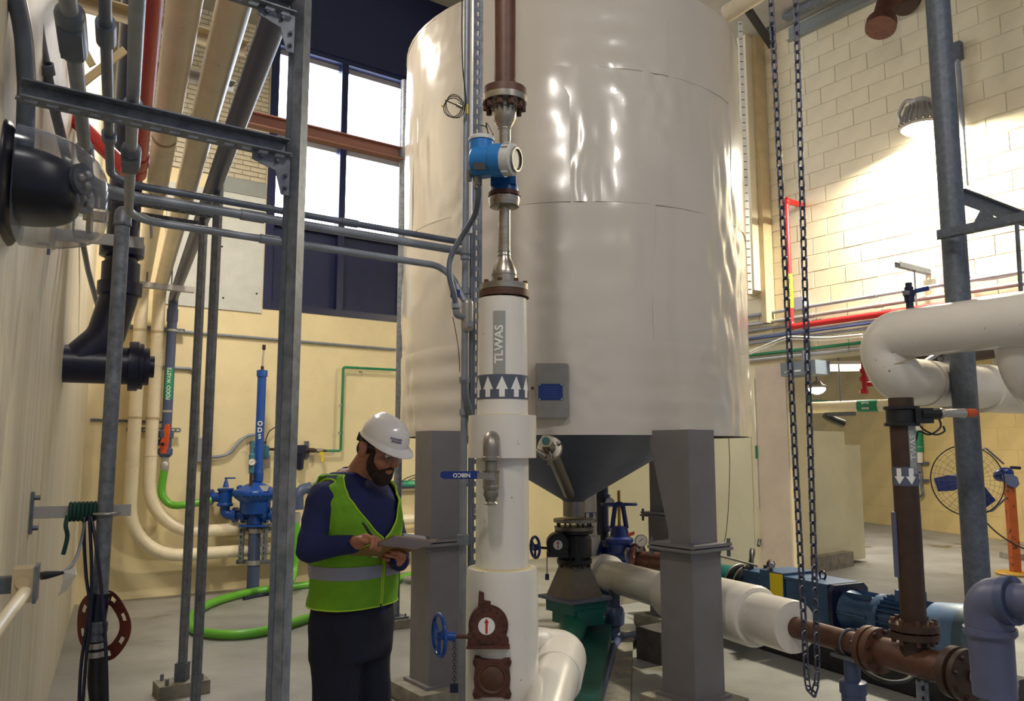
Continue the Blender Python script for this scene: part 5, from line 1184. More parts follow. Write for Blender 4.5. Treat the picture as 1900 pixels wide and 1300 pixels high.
MB().tube(curve([P(1750, 790, 4.3), P(1752, 800, 4.3), P(1735, 806, 4.3), P(1712, 795, 4.3), P(1706, 780, 4.3), P(1722, 768, 4.3), P(1740, 775, 4.3), P(1745, 792, 4.3), P(1725, 806, 4.3), P(1705, 800, 4.28), P(1700, 815, 4.25), P(1688, 832, 4.25), P(1676, 822, 4.22)], 6), 0.005, 6).build('cable', rubber, t)
# white double elbow pipe and arms
YU = 4.42; pu = P(1650, 622, YU); 
ZU = pu.z; su = along(pu, RD, 1900, 590)
t = thing('white_looping_pipe', 'thick white jacketed pipe entering from the right and looping back under itself', 'pipe', pu)
lowz = P(1690, 706, 4.48).z; pl0 = P(1674, 704, 4.48); pl0 = V((pl0.x, pl0.y, lowz)); pl1 = pl0 + BD*1.05
MB().tube(fillet([pu + RD*(su+1.4), pu - RD*0.06, pl0 - BD*0.07 + UP*0.0, pl1], [0.13, 0.13], 14), [0.132]*0 or 0.132, 36).build('pipe', jacketw, t)
MB().ring(pl0+BD*0.22, BD, 0.133, 0.003, 36, 6).ring((pu+pl0)/2-BD*0.02, (pu-pl0), 0.133, 0.003, 36, 6).build('jacket_seams', creamst, t)
mkb = MB()
for (u, v, a, b) in ((0.02, 0.05, 0.03, 0.006), (0.3, 0.01, 0.012, 0.008), (-0.02, -0.06, 0.006, 0.03)): pass
q9 = pl0 + BD*0.52
t2 = thing('strap_hanger', 'grey strap hanger clamped round the lower arm of the white looping pipe', 'bracket', q9+UP*0.15)
MB().lathe([(-0.02, 0.134), (-0.02, 0.140), (0.02, 0.140), (0.02, 0.134)], q9, BD, 36, cap=False).build('band', alu, t2)
MB().box(q9+UP*0.19-BN*0.0, (0.04, 0.02, 0.12), BD, -BN).cyl(q9+UP*0.16+BN*0.05, q9+UP*0.16-BN*0.05, 0.013, seg=6).build('bolt_ear', galv, t2)
for s_ in (-1, 1): MB().beam(q9+UP*0.22, q9+UP*0.24+BD*s_*0.32-UP*0.14*(s_ < 0), 0.02, 0.02).build('arm', alu, t2)
pe = pu + RD*(su-0.06)
t = thing('white_drop_pipe', 'second white jacketed pipe curving down at the right edge of the frame', 'pipe', pe)
MB().tube(fillet([pe-UP*0.02+BD*0.10, pe+BD*0.16-UP*0.25, pe+BD*0.55-UP*0.42, pe+BD*1.2-UP*0.42], 0.3, 12), 0.13, 32).build('pipe', jacketw, t)
MB().tube(fillet([pl1-BD*0.12-UP*0.0, pl1+BD*0.35, pl1+BD*0.6+RD*0.5], 0.25, 12), 0.15, 32).build('far_elbow', jacketw, t)
solo('rusty_pipe_bundle', MB().cyl(P(1665, 662, 5.4), P(1790, 640, 5.9), 0.12).cyl(P(1745, 662, 5.2), P(1840, 650, 5.8), 0.06), rustd, 'dark brown pipework glimpsed between the arms of the white looping pipe', 'pipe')
# valve on top of the white pipe
q0 = P(1688, 562, 4.45); t = thing('top_ball_valve', 'small dark blue ball valve with a lever standing on the white looping pipe', 'valve', q0)
MB().lathe([(-0.03, 0.02), (0.005, 0.02), (0.006, 0.026), (0.04, 0.028), (0.045, 0.034), (0.07, 0.034), (0.075, 0.024), (0.09, 0.024), (0.092, 0.018), (0.115, 0.018)], q0, UP, 10).build('body', tar, t)
MB().beam(q0+UP*0.06, q0+UP*0.088+V((0.12, 0.02, 0)), 0.012, 0.024).build('lever', blued, t); MB().box(q0+UP*0.055+V((-0.02, -0.02, 0)), (0.04, 0.02, 0.022)).build('stem', galv, t)
# galvanised post on the right
gy = 4.50; gp_ = P(1778, 560, gy); gb = V((gp_.x, gy, 0))
# the post leans slightly in plan so keep it vertical
t = thing('galvanised_standing_pipe', 'thick dark galvanised pipe post standing full height at the right', 'post', gb)
MB().cyl(gb, gb+UP*7.2, 0.066, seg=30).build('pipe', galvd, t)
MB().box(gb+UP*0.01, (0.24, 0.24, 0.02)).build('foot_plate', galvd, t)
c1 = P(1783, 352, gy); c2 = c1 + BD*0.95
t = thing('steel_channel_arm', 'dark steel channel running back from the right post', 'channel', c1)
MB().beam(c1, c2, 0.05, 0.008).beam(c1-UP*0.045, c2-UP*0.045, 0.008, 0.08).build('channel', galvd, t)
ca = P(1742, 436, gy-0.09); cb_ = ca + RD*along(ca, RD, 1915, 395)
t = thing('steel_channel_arm', 'steel channel running toward the right frame edge, clamped to the post', 'channel', ca)
strut(ca, cb_, -UP, 0.045, galvd, t, 'channel')
MB().prism([(-0.02, 0), (0.12, 0), (0.05, 0.11)], P(1810, 420, gy-0.1), RD, UP, 0.008).build('gusset', galvd, t)
solo('hanger_rod', MB().cyl(P(1886, 405, 4.3), P(1894, 540, 4.3), 0.011, seg=8), galvd, 'vertical rod hanging from the channel at the right frame edge', 'rod')
# grey PVC elbow at lower right
t = thing('grey_pvc_elbow', 'grey plastic elbow with a rough cut open end at the lower right corner', 'pipe', P(1850, 1290, 2.9))
e_a = P(1960, 1116, 2.75); e_b = P(1832, 1112, 2.95); e_c = P(1846, 1285, 2.95)
def lerp(a, b, f): return a + (b-a)*f
MB().cyl(lerp(e_b, e_a, 0.30), e_a, 0.058, seg=28).build('side_pipe', pvc, t)
MB().tube(fillet([lerp(e_b, e_a, 0.42), e_b + V((0.0, 0, 0)), lerp(e_b, e_c, 0.30)], 0.11, 12), 0.078, 30).build('elbow', pvc, t)
MB().lathe([(-0.03, 0.078), (-0.03, 0.084), (0.0, 0.084), (0.0, 0.062)], lerp(e_b, e_a, 0.42), (e_a-e_b), 28).build('socket_lip', pvcd, t)
MB().lathe([(0, 0.078), (0.0, 0.086), (0.02, 0.086), (0.03, 0.078)], lerp(e_b, e_c, 0.30), (e_c-e_b), 30, cap=False).build('collar_lip', pvc, t)
MB().lathe([(0, 0.074), (0.24, 0.070), (0.24, 0.062), (0.0, 0.062)], lerp(e_b, e_c, 0.28), (e_c-e_b), 30, cap=False).build('tail_pipe', pvc, t)
br_ = MB(); ecd = (e_c-e_b).normalized(); uu, ww = ortho(ecd); ce = lerp(e_b, e_c, 0.28)+ecd*0.238
for k in range(40):
    a = 2*PI*k/40; p = ce + (uu*math.cos(a)+ww*math.sin(a))*0.066; br_.cyl(p, p+ecd*random.uniform(0.006, 0.018), 0.005, 0.001, seg=5)
o = br_.build('frayed_rim', rustd, t); o['kind'] = 'stuff'
# small drain valve near the blind flange
s0_ = LB + d_*1.16
t = thing('drain_valve', 'small galvanised drain valve with a blue lever at the end of the brown tee', 'valve', s0_)
MB().cyl(s0_, s0_+V((0.16, -0.10, -0.02)), 0.026, seg=14).cyl(s0_+V((0.05, -0.03, 0)), s0_+V((0.09, -0.06, 0)), 0.034, seg=8).build('body', galv, t)
MB().beam(s0_+V((0.01, -0.05, 0.035)), s0_+V((0.12, -0.02, 0.06)), 0.02, 0.006).build('lever', blued, t)
# support stanchions under the brown pipe
q = LB + d_*0.43
t = thing('pipe_stand', 'grey pipe stand with a saddle holding up the brown discharge pipe', 'stand', (q.x, q.y, 0))
MB().cyl((q.x, q.y, 0), (q.x, q.y, q.z-0.24), 0.062, seg=22).lathe([(q.z-0.27, 0.045), (q.z-0.26, 0.07), (q.z-0.20, 0.07), (q.z-0.19, 0.042), (q.z-0.085, 0.042)], (q.x, q.y, 0), UP, 22).build('stanchion', pvcd, t)
MB().box((q.x, q.y, q.z-0.075), (0.20, 0.11, 0.018), d_, None).build('saddle_plate', galv, t)
q = LB + d_*0.90; qq = PZ(1668, 1300, 0)
t = thing('slotted_stand', 'small slotted channel stand below the brown tee', 'stand', (q.x, q.y, 0))
strut(V((q.x-0.02, q.y-0.02, 0)), V((q.x-0.02, q.y-0.02, q.z-0.08)), V((-0.3, -1, 0)), 0.044, galv, t, 'slotted_upright', pitch=0.05)
solo('black_floor_cable', MB().tube(curve([P(1575, 1190, 5.3), P(1600, 1238, 5.0), P(1640, 1262, 4.8), P(1680, 1262, 4.8), P(1705, 1240, 5.0)], 8), 0.013, 8), rubber, 'black cable sagging between the pump motor and the brown pipe stands', 'cable')
# ------------------------------------------------------------------ blue drive train behind the white line
ME = P(1768, 1192, 5.30); ME.z = 0.40; k_ = P(1768, 1192, 5.3); ME = V((2.99, 5.30, 0.42)); MD = LD
def m_(s, b=0.0, h=0.0): return ME + MD*s + MD.cross(UP)*b + UP*h
MX = MD.cross(UP).normalized()
t = thing('blue_motor_pump', 'slate blue electric motor with finned casing, gearbox and teal pump on a dark skid', 'pump', (m_(1.2).x, m_(1.2).y, 0))
MB().lathe([(0, 0.12), (0.01, 0.185), (0.05, 0.195), (0.07, 0.198)], ME, MD, 36).build('fan_cover', mat('blue_grey_cover', (74, 92, 104), 0.5, var=0.1), t)
MB().lathe([(0.07, 0.198), (0.08, 0.202), (0.30, 0.178), (0.31, 0.16)], ME, MD, 36).build('fan_cowl', motorl, t)
MB().cyl(m_(0.30), m_(0.70), 0.135, seg=30).build('motor_body', motor, t)
for k in range(26):
    a = 2*PI*k/26; uu, ww = ortho(MD); dvv = uu*math.cos(a)+ww*math.sin(a)
    MB().box(m_(0.49)+dvv*0.148, (0.036, 0.38, 0.006), dvv, MD).build('cooling_fin', motor, t, smooth=0)
MB().box(m_(0.5, 0, 0.18), (0.12, 0.16, 0.08), MX, MD).build('terminal_box', motor, t)
MB().lathe([(0.68, 0.15), (0.70, 0.165), (0.74, 0.165), (0.76, 0.13), (0.92, 0.115), (1.02, 0.15), (1.06, 0.17)], ME, MD, 30).build('adapter_bell', motor, t)
for k in range(6):
    a = 2*PI*k/6; uu, ww = ortho(MD); dvv = uu*math.cos(a)+ww*math.sin(a); MB().box(m_(0.90)+dvv*0.135, (0.05, 0.28, 0.012), dvv, MD).build('bell_rib', motor, t)
MB().prism([(-0.17, -0.2), (0.17, -0.2), (0.19, -0.16), (0.19, 0.15), (0.15, 0.19), (-0.15, 0.19), (-0.19, 0.15), (-0.19, -0.16)], m_(1.06), MX, UP, 0.05 if False else 0.04).build('gear_flange', tar, t)
MB().box(m_(1.30, 0, -0.01), (0.32, 0.42, 0.36), MX, MD).build('gearbox', motor, t)
MB().box(m_(1.30, 0, 0.18), (0.34, 0.44, 0.02), MX, MD).build('gearbox_lid', motor, t)
MB().ring(m_(1.28, 0, 0.22), MX, 0.03, 0.008, 16, 8).build('lifting_eye', tar, t)
MB().box(m_(1.66, 0, 0.0), (0.34, 0.26, 0.42), MX, MD).build('guard_box', motor, t)
MB().box(m_(1.60, -0.174, 0.0), (0.006, 0.14, 0.40), MX, MD).build('yellow_strip', yel, t)
MB().box(m_(1.92, 0, 0.02), (0.24, 0.26, 0.30), MX, MD).build('bearing_frame', motor, t)
for sx, sy in ((0.09, 1.82), (-0.09, 1.82), (0.09, 2.0), (-0.09, 2.0)): MB().cyl(m_(sy, sx, 0.17), m_(sy, sx, 0.20), 0.018, seg=6).build('bolt', tar, t)
MB().lathe([(2.05, 0.10), (2.06, 0.17), (2.10, 0.19), (2.12, 0.19), (2.14, 0.13), (2.18, 0.13), (2.19, 0.18), (2.23, 0.18), (2.24, 0.12), (2.3, 0.12)], ME, MD, 32).build('seal_housing', black, t)
MB().ring(m_(2.11), MD, 0.19, 0.008, 36, 8).ring(m_(2.22), MD, 0.185, 0.008, 36, 8).build('seal_rings', stainb, t)
MB().lathe([(2.28, 0.13), (2.35, 0.16), (2.7, 0.15), (3.3, 0.13)], ME, MD, 30).build('pump_body', teal, t)
MB().box(m_(1.55, 0, -0.32), (0.44, 3.4, 0.18), MX, MD).build('skid', black, t)
MB().box(m_(1.30, 0, -0.21), (0.30, 0.42, 0.06), MX, MD).build('gearbox_foot', motor, t)
MB().box(m_(0.50, 0, -0.19), (0.26, 0.30, 0.12), MX, MD).build('motor_foot', motor, t)
MB().tube(fillet([m_(1.85, 0.02, 0.17), m_(1.85, 0.02, 0.24), m_(1.72, -0.1, 0.26), m_(1.62, -0.2, 0.26)], 0.03), 0.022, 10).build('vent_pipe', galv, t)
MB().lathe([(0, 0.02), (0.02, 0.035), (0.07, 0.035), (0.09, 0.02), (0.14, 0.02)], m_(1.74, -0.09, 0.26), m_(1.62, -0.2, 0.26)-m_(1.72, -0.1, 0.26), 10).build('vent_valve', rustd, t)
v_ = m_(2.62, -0.02, 0.18)
MB().cyl(v_, v_+UP*0.10, 0.035, 0.022, seg=14).build('valve_stem', blued, t); handwheel(t, v_+UP*0.12, V((0.05, -0.1, 1)), 0.10, 0.012, blued)
MB().tube(curve([m_(3.1, -0.1, 0.22), m_(2.6, -0.16, 0.27), m_(2.25, -0.1, 0.24), m_(2.0, 0.0, 0.2)], 8), 0.010, 8).build('grease_line', alu, t)
ho = MB().tube(curve([m_(2.4, 0.24, 0.05), m_(2.25, 0.18, 0.26), m_(2.12, 0.05, 0.30), m_(2.02, -0.05, 0.1)], 8), 0.02, 10); ho.build('black_hose', rubber, t)
# brown gate valve with blue wheel behind
gvy = 7.45; gv = P(1150, 1034, gvy)
t = thing('blue_gate_valve', 'blue gate valve with a horizontal handwheel between brown flanges under the tank', 'valve', gv)
GD = V((0.80, -0.6, 0)).normalized()
MB().lathe([(-0.14, 0.07), (-0.13, 0.08), (0.0, 0.115), (0.13, 0.08), (0.14, 0.07)], gv, GD, 24).build('body', blued, t)
for s_ in (-1, 1):
    MB().cyl(gv+GD*s_*0.14, gv+GD*s_*0.165, 0.14, seg=28).build('flange', blued, t); MB().cyl(gv+GD*s_*0.17, gv+GD*s_*0.20, 0.14, seg=28).build('mating_flange', oxide, t)
    o_ = MB().bolts(gv+GD*s_*0.17, GD, 0.118, 8, 0.011, 0.08).build('bolts', alu, t); o_['kind'] = 'stuff'
MB().lathe([(0.05, 0.10), (0.12, 0.10), (0.14, 0.125), (0.17, 0.125), (0.19, 0.09), (0.28, 0.07)], gv, UP, 22).build('bonnet', blued, t)
for s_ in (-1, 1): MB().beam(gv+UP*0.26+V((0.065*s_, 0, 0)), gv+UP*0.46+V((0.035*s_, 0, 0)), 0.03, 0.03).build('yoke_arm', blued, t)
MB().cyl(gv+UP*0.2, gv+UP*0.60, 0.014, seg=10).build('stem', yelb, t)
handwheel(t, gv+UP*0.475, V((0, 0.06, 1)), 0.155, 0.014, blued, 4)
t = thing('brown_branch_pipe', 'short brown pipe from the blue gate valve to a dark round flange', 'pipe', gv+GD*0.3)
MB().cyl(gv+GD*0.2, gv+GD*0.56, 0.075, seg=22).build('pipe', oxide, t)
MB().lathe([(0, 0.08), (0.02, 0.19), (0.05, 0.20), (0.06, 0.20), (0.07, 0.15)], gv+GD*0.55, GD, 30).build('end_flange', tar, t)
MB().ring(gv+GD*0.63, GD, 0.17, 0.012, 32, 8).build('flange_ring', stainb, t)
q = P(1190, 1003, 7.3); t = thing('pressure_gauge', 'round silver pressure gauge with small fittings above the brown branch pipe', 'gauge', q)
MB().cyl(q+V((0, 0.03, 0)), q, 0.055, seg=24).build('case', stainb, t); MB().cyl(q, q-V((0, 0.002, 0)), 0.047, seg=24).build('face', labelw, t); MB().box(q-V((0.005, 0.003, -0.005)), (0.05, 0.001, 0.006), V((1, 0, 0.8))).build('needle', labelk, t)
MB().cyl(q-UP*0.05, q-UP*0.17, 0.018, seg=10).cyl(q-UP*0.08-V((0.1, 0, 0)), q-UP*0.08, 0.022, seg=10).lathe([(0, 0.03), (0.06, 0.04), (0.1, 0.02)], q-UP*0.16-V((0.12, 0, 0)), UP, 10).build('fittings', stainb, t)
MB().box(q+V((-0.09, 0, 0.06)), (0.06, 0.02, 0.03), V((1, 0, 0.3))).build('orange_tag', orange, t)
q = P(1118, 985, 7.9); t = thing('dark_strainer_column', 'dark blue vertical strainer column with a small gauge behind the white riser', 'strainer', q-UP*0.4)
MB().cyl(q-UP*0.30, q+UP*0.62, 0.06, seg=18).build('column', tar, t)
for dz in (-0.25, 0.0, 0.3): MB().cyl(q+UP*dz, q+UP*(dz+0.05), 0.08, seg=18).build('band', tar, t)
g_ = q+V((0.06, -0.09, 0.28)); MB().cyl(g_, g_-V((0, 0.03, 0)), 0.045, seg=20).build('gauge_case', stainb, t); MB().cyl(g_-V((0, 0.03, 0)), g_-V((0, 0.032, 0)), 0.038, seg=20).build('gauge_face', labelw, t)
MB().tube(curve([q+V((0.07, -0.1, 0.0)), q+V((0.12, -0.12, -0.1)), q+V((0.10, -0.1, -0.25)), q+V((0.15, -0.1, -0.35))], 6), 0.01, 6).build('tubing', rubber, t)
q = P(1140, 1120, 6.9); t = thing('slate_stanchion', 'slate pipe stanchion with coupling and base holding up the white line', 'stand', (q.x, q.y, 0))
MB().cyl((q.x, q.y, 0.0), (q.x, q.y, 0.48), 0.045, seg=18).lathe([(0.16, 0.05), (0.18, 0.08), (0.26, 0.085), (0.30, 0.075), (0.32, 0.06)], (q.x, q.y, 0), UP, 20).lathe([(0.0, 0.07), (0.10, 0.07), (0.12, 0.05)], (q.x, q.y, 0), UP, 18).build('stanchion', pvcd, t)
MB().box((q.x, q.y, 0.012), (0.36, 0.26, 0.024), BD, -BN).build('base_plate', black, t)
for sx in (-1, 1):
    for sy in (-1, 1): MB().cyl(V((q.x, q.y, 0.02))+BD*0.14*sx+RD*0.10*sy, V((q.x, q.y, 0.06))+BD*0.14*sx+RD*0.10*sy, 0.012, seg=6).build('anchor_bolt', black, t)
solo('slate_floor_pipe', MB().tube(fillet([PZ(1105, 1320, .05), PZ(1140, 1200, .05), PZ(1150, 1184, .06), PZ(1215, 1168, .06)], 0.06), 0.034, 14).lathe([(0, 0.05), (0.08, 0.05)], PZ(1143, 1190, 0.05), V((0.3, 1, 0)), 14), pvcd, 'thin slate pipe lying on the floor along the green pump skid', 'pipe')
b_ = PZ(1236, 1232, 0); solo('concrete_block', MB().box(V((b_.x, b_.y+0.15, 0.12)), (0.30, 0.26, 0.24), BD, -BN), mat('dark_concrete', (84, 78, 76), 0.8, var=0.2, scale=9), 'dark concrete block beside the right front tank leg supporting the white line', 'block')
b_ = PZ(1160, 1118, 0); solo('concrete_block', MB().box(V((b_.x, b_.y+0.12, 0.06)), (0.40, 0.30, 0.12), BD, -BN), conc, 'low concrete block on the floor between hopper valve and right leg', 'block')
# white panel strip + wiring right of the tank leg
q = P(1319, 940, 9.6); solo('white_corner_post', MB().box((q.x, q.y, 1.25), (0.05, 0.05, 2.5), RD), labelw, 'slim white post just right of the right front tank leg', 'post')
solo('loose_wire', MB().tube(curve([P(1352, 812, 9.0), P(1354, 860, 9.0), P(1352, 930, 9.0), P(1350, 960, 9.0), P(1345, 1000, 9.0), P(1330, 1045, 9.0)], 6), 0.004, 6), rubber, 'thin loose black wire hanging below the right edge of the tank', 'wire')
q = onplane(1404, 860, R0+RN*0.02, RN); t = thing('column_conduit', 'thin pale conduit with green label beside the column edge', 'conduit', (q.x, q.y, 0.3))
MB().cyl((q.x, q.y, 0.9), (q.x, q.y, 2.5), 0.010, seg=8).build('conduit', labelw, t); MB().cyl((q.x, q.y, 1.50), (q.x, q.y, 1.66), 0.0125, seg=8).build('green_label', labelgr, t); MB().cyl((q.x, q.y, 0.52), (q.x-0.03, q.y-0.05, 0.45), 0.02, seg=8).build('end_plug', black, t)
# ------------------------------------------------------------------ right wall conduits
defs = [('grey', (1392, 588), 0.020, conduit, 0.06), ('pale grey', (1392, 604.5), 0.024, alu, 0.08), ('steel', (1392, 615), 0.016, conduit, 0.05), ('grey', (1392, 627), 0.017, conduit, 0.05),
        ('slate blue', (1392, 631.5), 0.013, mat('slate_blue_conduit', (58, 74, 124), 0.4, var=0.08), 0.09), ('grey', (1392, 638), 0.017, conduit, 0.05), ('green', (1392, 660), 0.018, greenp, 0.05), ('light grey', (1392, 669.5), 0.026, alu, 0.06)]
ords = ['topmost', 'second', 'third', 'fourth', 'fifth', 'sixth', 'seventh', 'lowest']
for (cn, (x, y), r, m, d) in defs:
    i = defs.index((cn, (x, y), r, m, d)); s0, z = rw(x, y); s0 = -1.2
    t = thing('wall_conduit', f'{cn} level conduit, {ords[i]} of the runs on the cream block wall', 'conduit', rwp(s0, z, d), 'level conduits on the cream block wall')
    MB().cyl(rwp(s0, z, d), rwp(3.6 if i != 5 else 1.3, z, d), r, seg=12).build('pipe', m, t)
    if i in (0, 1, 2, 7):
        for s_ in (0.35, 1.2, 2.0): MB().lathe([(-0.05, r), (-0.05, r+0.006), (0.05, r+0.006), (0.05, r)], rwp(s_+i*0.07, z, d), RD, 12, cap=False).build('coupling', m, t)
wc = [onplane(x, y, R0+RN*0.1, RN) for x, y in ((1392, 652), (1420, 640), (1455, 626), (1475, 624), (1530, 626), (1600, 620))]
solo('pale_wall_cable', MB().tube(curve(wc, 6), 0.009, 8).tube(curve([p-UP*0.03 for p in wc], 6), 0.007, 8), labelw, 'pale cables drooping across the conduit runs on the block wall', 'cable')
q = onplane(1485, 563, R0+RN*0.05, RN); t = thing('wall_box', 'pale blue-grey square box on the block wall behind the right hoist chain', 'box', q)
MB().box(q, (0.12, 0.07, 0.15), RD, RN).build('body', mat('pale_blue_box', (172, 180, 196), 0.5, var=0.03), t); MB().box(q+RN*0.037, (0.11, 0.004, 0.14), RD, RN).build('lid', MATS['pale_blue_box'], t)
q = onplane(1496, 628, R0+RN*0.03, RN); t = thing('strut_rack', 'vertical slotted strut clamping the conduit runs to the block wall', 'channel', q)
strut(q-UP*0.42, q+UP*0.38, RN, 0.044, galvd, t, 'channel')
q = onplane(1494, 684, R0+RN*0.16, RN)
t = thing('hanging_junction_box', 'grey metal junction box hanging at the top left of the far opening', 'box', q)
MB().box(q+RD*0.0, (0.46, 0.28, 0.16), RD, RN).build('body', mat('box_grey', (118, 128, 140), 0.45, 0.1, var=0.05), t); MB().box(q+RN*0.142, (0.46, 0.006, 0.16), RD, RN).build('door', MATS['box_grey'], t)
MB().box(q+RN*0.147-UP*0.03, (0.08, 0.002, 0.02), RD, RN).build('white_label', labelw, t); MB().cyl(q+UP*0.08, q+UP*0.22, 0.03, seg=12).build('nipple', galv, t)
for s_ in (-0.16, 0.14): MB().cyl(q+RN*0.145+RD*s_-UP*0.04, q+RN*0.16+RD*s_-UP*0.04, 0.014, seg=6).build('latch', alu, t)
# natural gas pipe
g0_, g1_, g2_ = onplane(1458, 372, R0+RN*0.34, RN), None, None
zlo = onplane(1471, 606, R0+RN*0.34, RN).z; s_g = (g0_-R0).dot(RD)
t = thing('natural_gas_pipe', 'red gas pipe with a yellow lettered band dropping down the cream block wall', 'pipe', rwp(s_g, zlo, 0.34))
MB().tube(fillet([rwp(s_g, g0_.z, 0.0), rwp(s_g, g0_.z, 0.34), rwp(s_g, zlo, 0.34), rwp(s_g+2.6, zlo, 0.34)], 0.06), 0.034, 16).build('pipe', red, t)
for (z, ax_) in ((g0_.z, UP), (zlo, UP)):
    MB().ell(rwp(s_g, z+(-0.01 if z > 4 else 0.01), 0.335), (0.05, 0.05, 0.05), seg=14, rings=10).build('elbow_fitting', red, t)
gq = rwp(s_g, 0, 0.34); zy = P(1467, 540, gq.y).z; anc = math.atan2(-gq.y, -gq.x)
f6 = cylmap((gq.x, gq.y, zy), 0.0355, anc); cylpatch(f6, -0.052, 0.052, -0.20, 0.20, 12).build('yellow_band', yel, t, smooth=60)
text('NATURAL GAS', 0.052, cylmap((gq.x, gq.y, zy), 0.0372, anc, True), labelk, t, bold=0.0006)
# wall lamp
lp_ = P(1711, 238, 8.0); lw = rwp((lp_-R0).dot(RD), 0, 0.0)
t = thing('wall_flood_lamp', 'glowing ribbed metal high bay lamp mounted on the cream block wall', 'lamp', lp_)
MB().lathe([(0.0, 0.20), (0.02, 0.215), (0.10, 0.19), (0.20, 0.13), (0.26, 0.11)], lp_, UP, 40).build('reflector', alu, t)
for k in range(22):
    a = 2*PI*k/22; dvv = V((math.cos(a), math.sin(a), 0)); p0 = lp_+dvv*0.205+UP*0.03; p1 = lp_+dvv*0.12+UP*0.24
    MB().box((p0+p1)/2+dvv*0.012, (0.008, 0.03, (p1-p0).length), dvv.cross(UP), None, (p1-p0)).build('cooling_rib', alu, t)
MB().lathe([(0.24, 0.10), (0.30, 0.10), (0.32, 0.07)], lp_, UP, 24).build('ballast_housing', alu, t)
MB().lathe([(-0.055, 0.02), (-0.045, 0.12), (-0.02, 0.18), (0.0, 0.20)], lp_, UP, 36).build('lens', lampm, t)
MB().tube(fillet([lp_+UP*0.30, lp_+UP*0.36-RD*0.16, lp_+UP*0.24-RD*0.24, lp_+UP*0.14-RD*0.22], 0.05), 0.02, 10).build('bracket_arm', alu, t)
MB().beam(lp_+UP*0.28, lp_+UP*0.30-RN*0.5, 0.05, 0.06).build('wall_arm', alu, t)
L_ = bpy.data.lights.new('wall_lamp_light', 'AREA'); L_.shape = 'DISK'; L_.size = 0.34; L_.energy = 420; L_.color = (1.0, 0.93, 0.74); L_.spread = math.radians(172)
lo = bpy.data.objects.new('wall_lamp_light', L_); COL.objects.link(lo); lo.location = lp_ - UP*0.062; lo.rotation_euler = (-UP + RN*-0.10 + RD*0.06).to_track_quat('-Z', 'Y').to_euler()
q = onplane(1776, 95, R0+RN*0.06, RN); zb2 = onplane(1795, 345, R0+RN*0.06, RN).z; zb3 = onplane(1776, 95, R0+RN*0.06, RN).z
t = thing('wall_conduit', 'vertical grey conduit with a box fitting beside the lamp on the block wall', 'conduit', (q.x, q.y, zb2))
MB().cyl((q.x, q.y, zb2), (q.x, q.y, zb3), 0.022, seg=12).build('conduit', conduit, t); MB().box((q.x, q.y, zb3), (0.09, 0.07, 0.18), RD, RN).build('box_fitting', galvd, t)
# upper right elbow pipe
t = thing('brown_wall_elbow', 'brown cast elbow with bolted flange high on the block wall at the top edge', 'pipe', P(1640, 50, 8.0))
MB().tube(fillet([P(1690, -30, 8.3), P(1645, 5, 8.0), P(1632, 52, 7.8)], 0.2, 10), 0.10, 24).build('elbow', oxide, t)
MB().cyl(P(1636, 40, 7.82), P(1634, 52, 7.79), 0.15, seg=24).build('flange', oxide, t); MB().cyl(P(1676, 4, 8.15), P(1684, -4, 8.2), 0.15, seg=24).build('flange', rustd, t)
boltset(t, rustd, P(1635, 46, 7.80), P(1634, 52, 7.79)-P(1636, 40, 7.82), 0.125, 6, 0.02, 0.08)
# wall bracket with rod
q = onplane(1724, 505, R0, RN); q2_ = q + RN*0.62
t = thing('wall_strut_bracket', 'grey strut bracket projecting from the block wall with a rod hanging down', 'bracket', q)
strut(q+RN*0.01, q2_, -UP, 0.05, galvd, t, 'arm'); MB().box(q+RN*0.008, (0.12, 0.016, 0.16), RD, RN).build('wall_plate', cmu, t)
r0_ = q+RN*0.30; MB().cyl(r0_, r0_-UP*0.62, 0.009, seg=8).build('rod', conduit, t)
gj = onplane(1408*0+1755, 514, R0+RN*0.05, RN); solo('wall_box', MB().box(gj, (0.10, 0.07, 0.16), RD, RN).box(gj+RN*0.036, (0.09, 0.004, 0.15), RD, RN), MATS['pale_blue_box'], 'small pale box on the block wall beside the thick right post', 'box')
cvp = [onplane(x, y, R0+RN*0.05, RN) for x, y in ((1795, 505), (1802, 514), (1815, 518), (1860, 512), (1915, 500))]
solo('wall_conduit', MB().tube(curve(cvp, 6), 0.022, 10), conduit, 'curved grey conduit to the right of the thick post on the block wall', 'conduit')
# ------------------------------------------------------------------ hoist chains: every link a part
def chain(p0, p1, label, r=0.022, wr=0.0054, pitch=0.052):
    p0 = V(p0); p1 = V(p1); d = (p1-p0); n = round(d.length/pitch); pitch = d.length/n; X = d.normalized(); t = thing('hoist_chain', label, 'chain', p1, 'hoist chains')
    bm_ = None
    for k in range(n):
        c = p0 + X*pitch*(k+0.5)
        if bm_ is None or k < 2:
            S = V((math.cos(0.5), math.sin(0.5), 0)) if k % 2 else V((-math.sin(0.5), math.cos(0.5), 0)); S = (S-X*S.dot(X)).normalized()
            h = pitch*0.5+wr*1.0-r*0.62; w_ = r*0.62; pts = []
            for j in range(8): a = PI*j/7; pts.append(X*h*-1 - X*math.sin(a)*w_ + S*math.cos(a)*w_)
            for j in range(8): a = PI*j/7; pts.append(X*h + X*math.sin(a)*w_ - S*math.cos(a)*w_)
            mb = MB().tube(pts, wr, 6, closed=True); me = bpy.data.meshes.new('link'); me.from_pydata([tuple(v) for v in mb.v], [], mb.f); me.materials.append(chainm); me.shade_smooth()
            if k == 0: mA = me
            else: mB_ = me
            bm_ = 1
        o = bpy.data.objects.new('link', mA if k % 2 == 0 else mB_); COL.objects.link(o); o.parent = t; o.location = c - t.location
    return t
YH = 3.95
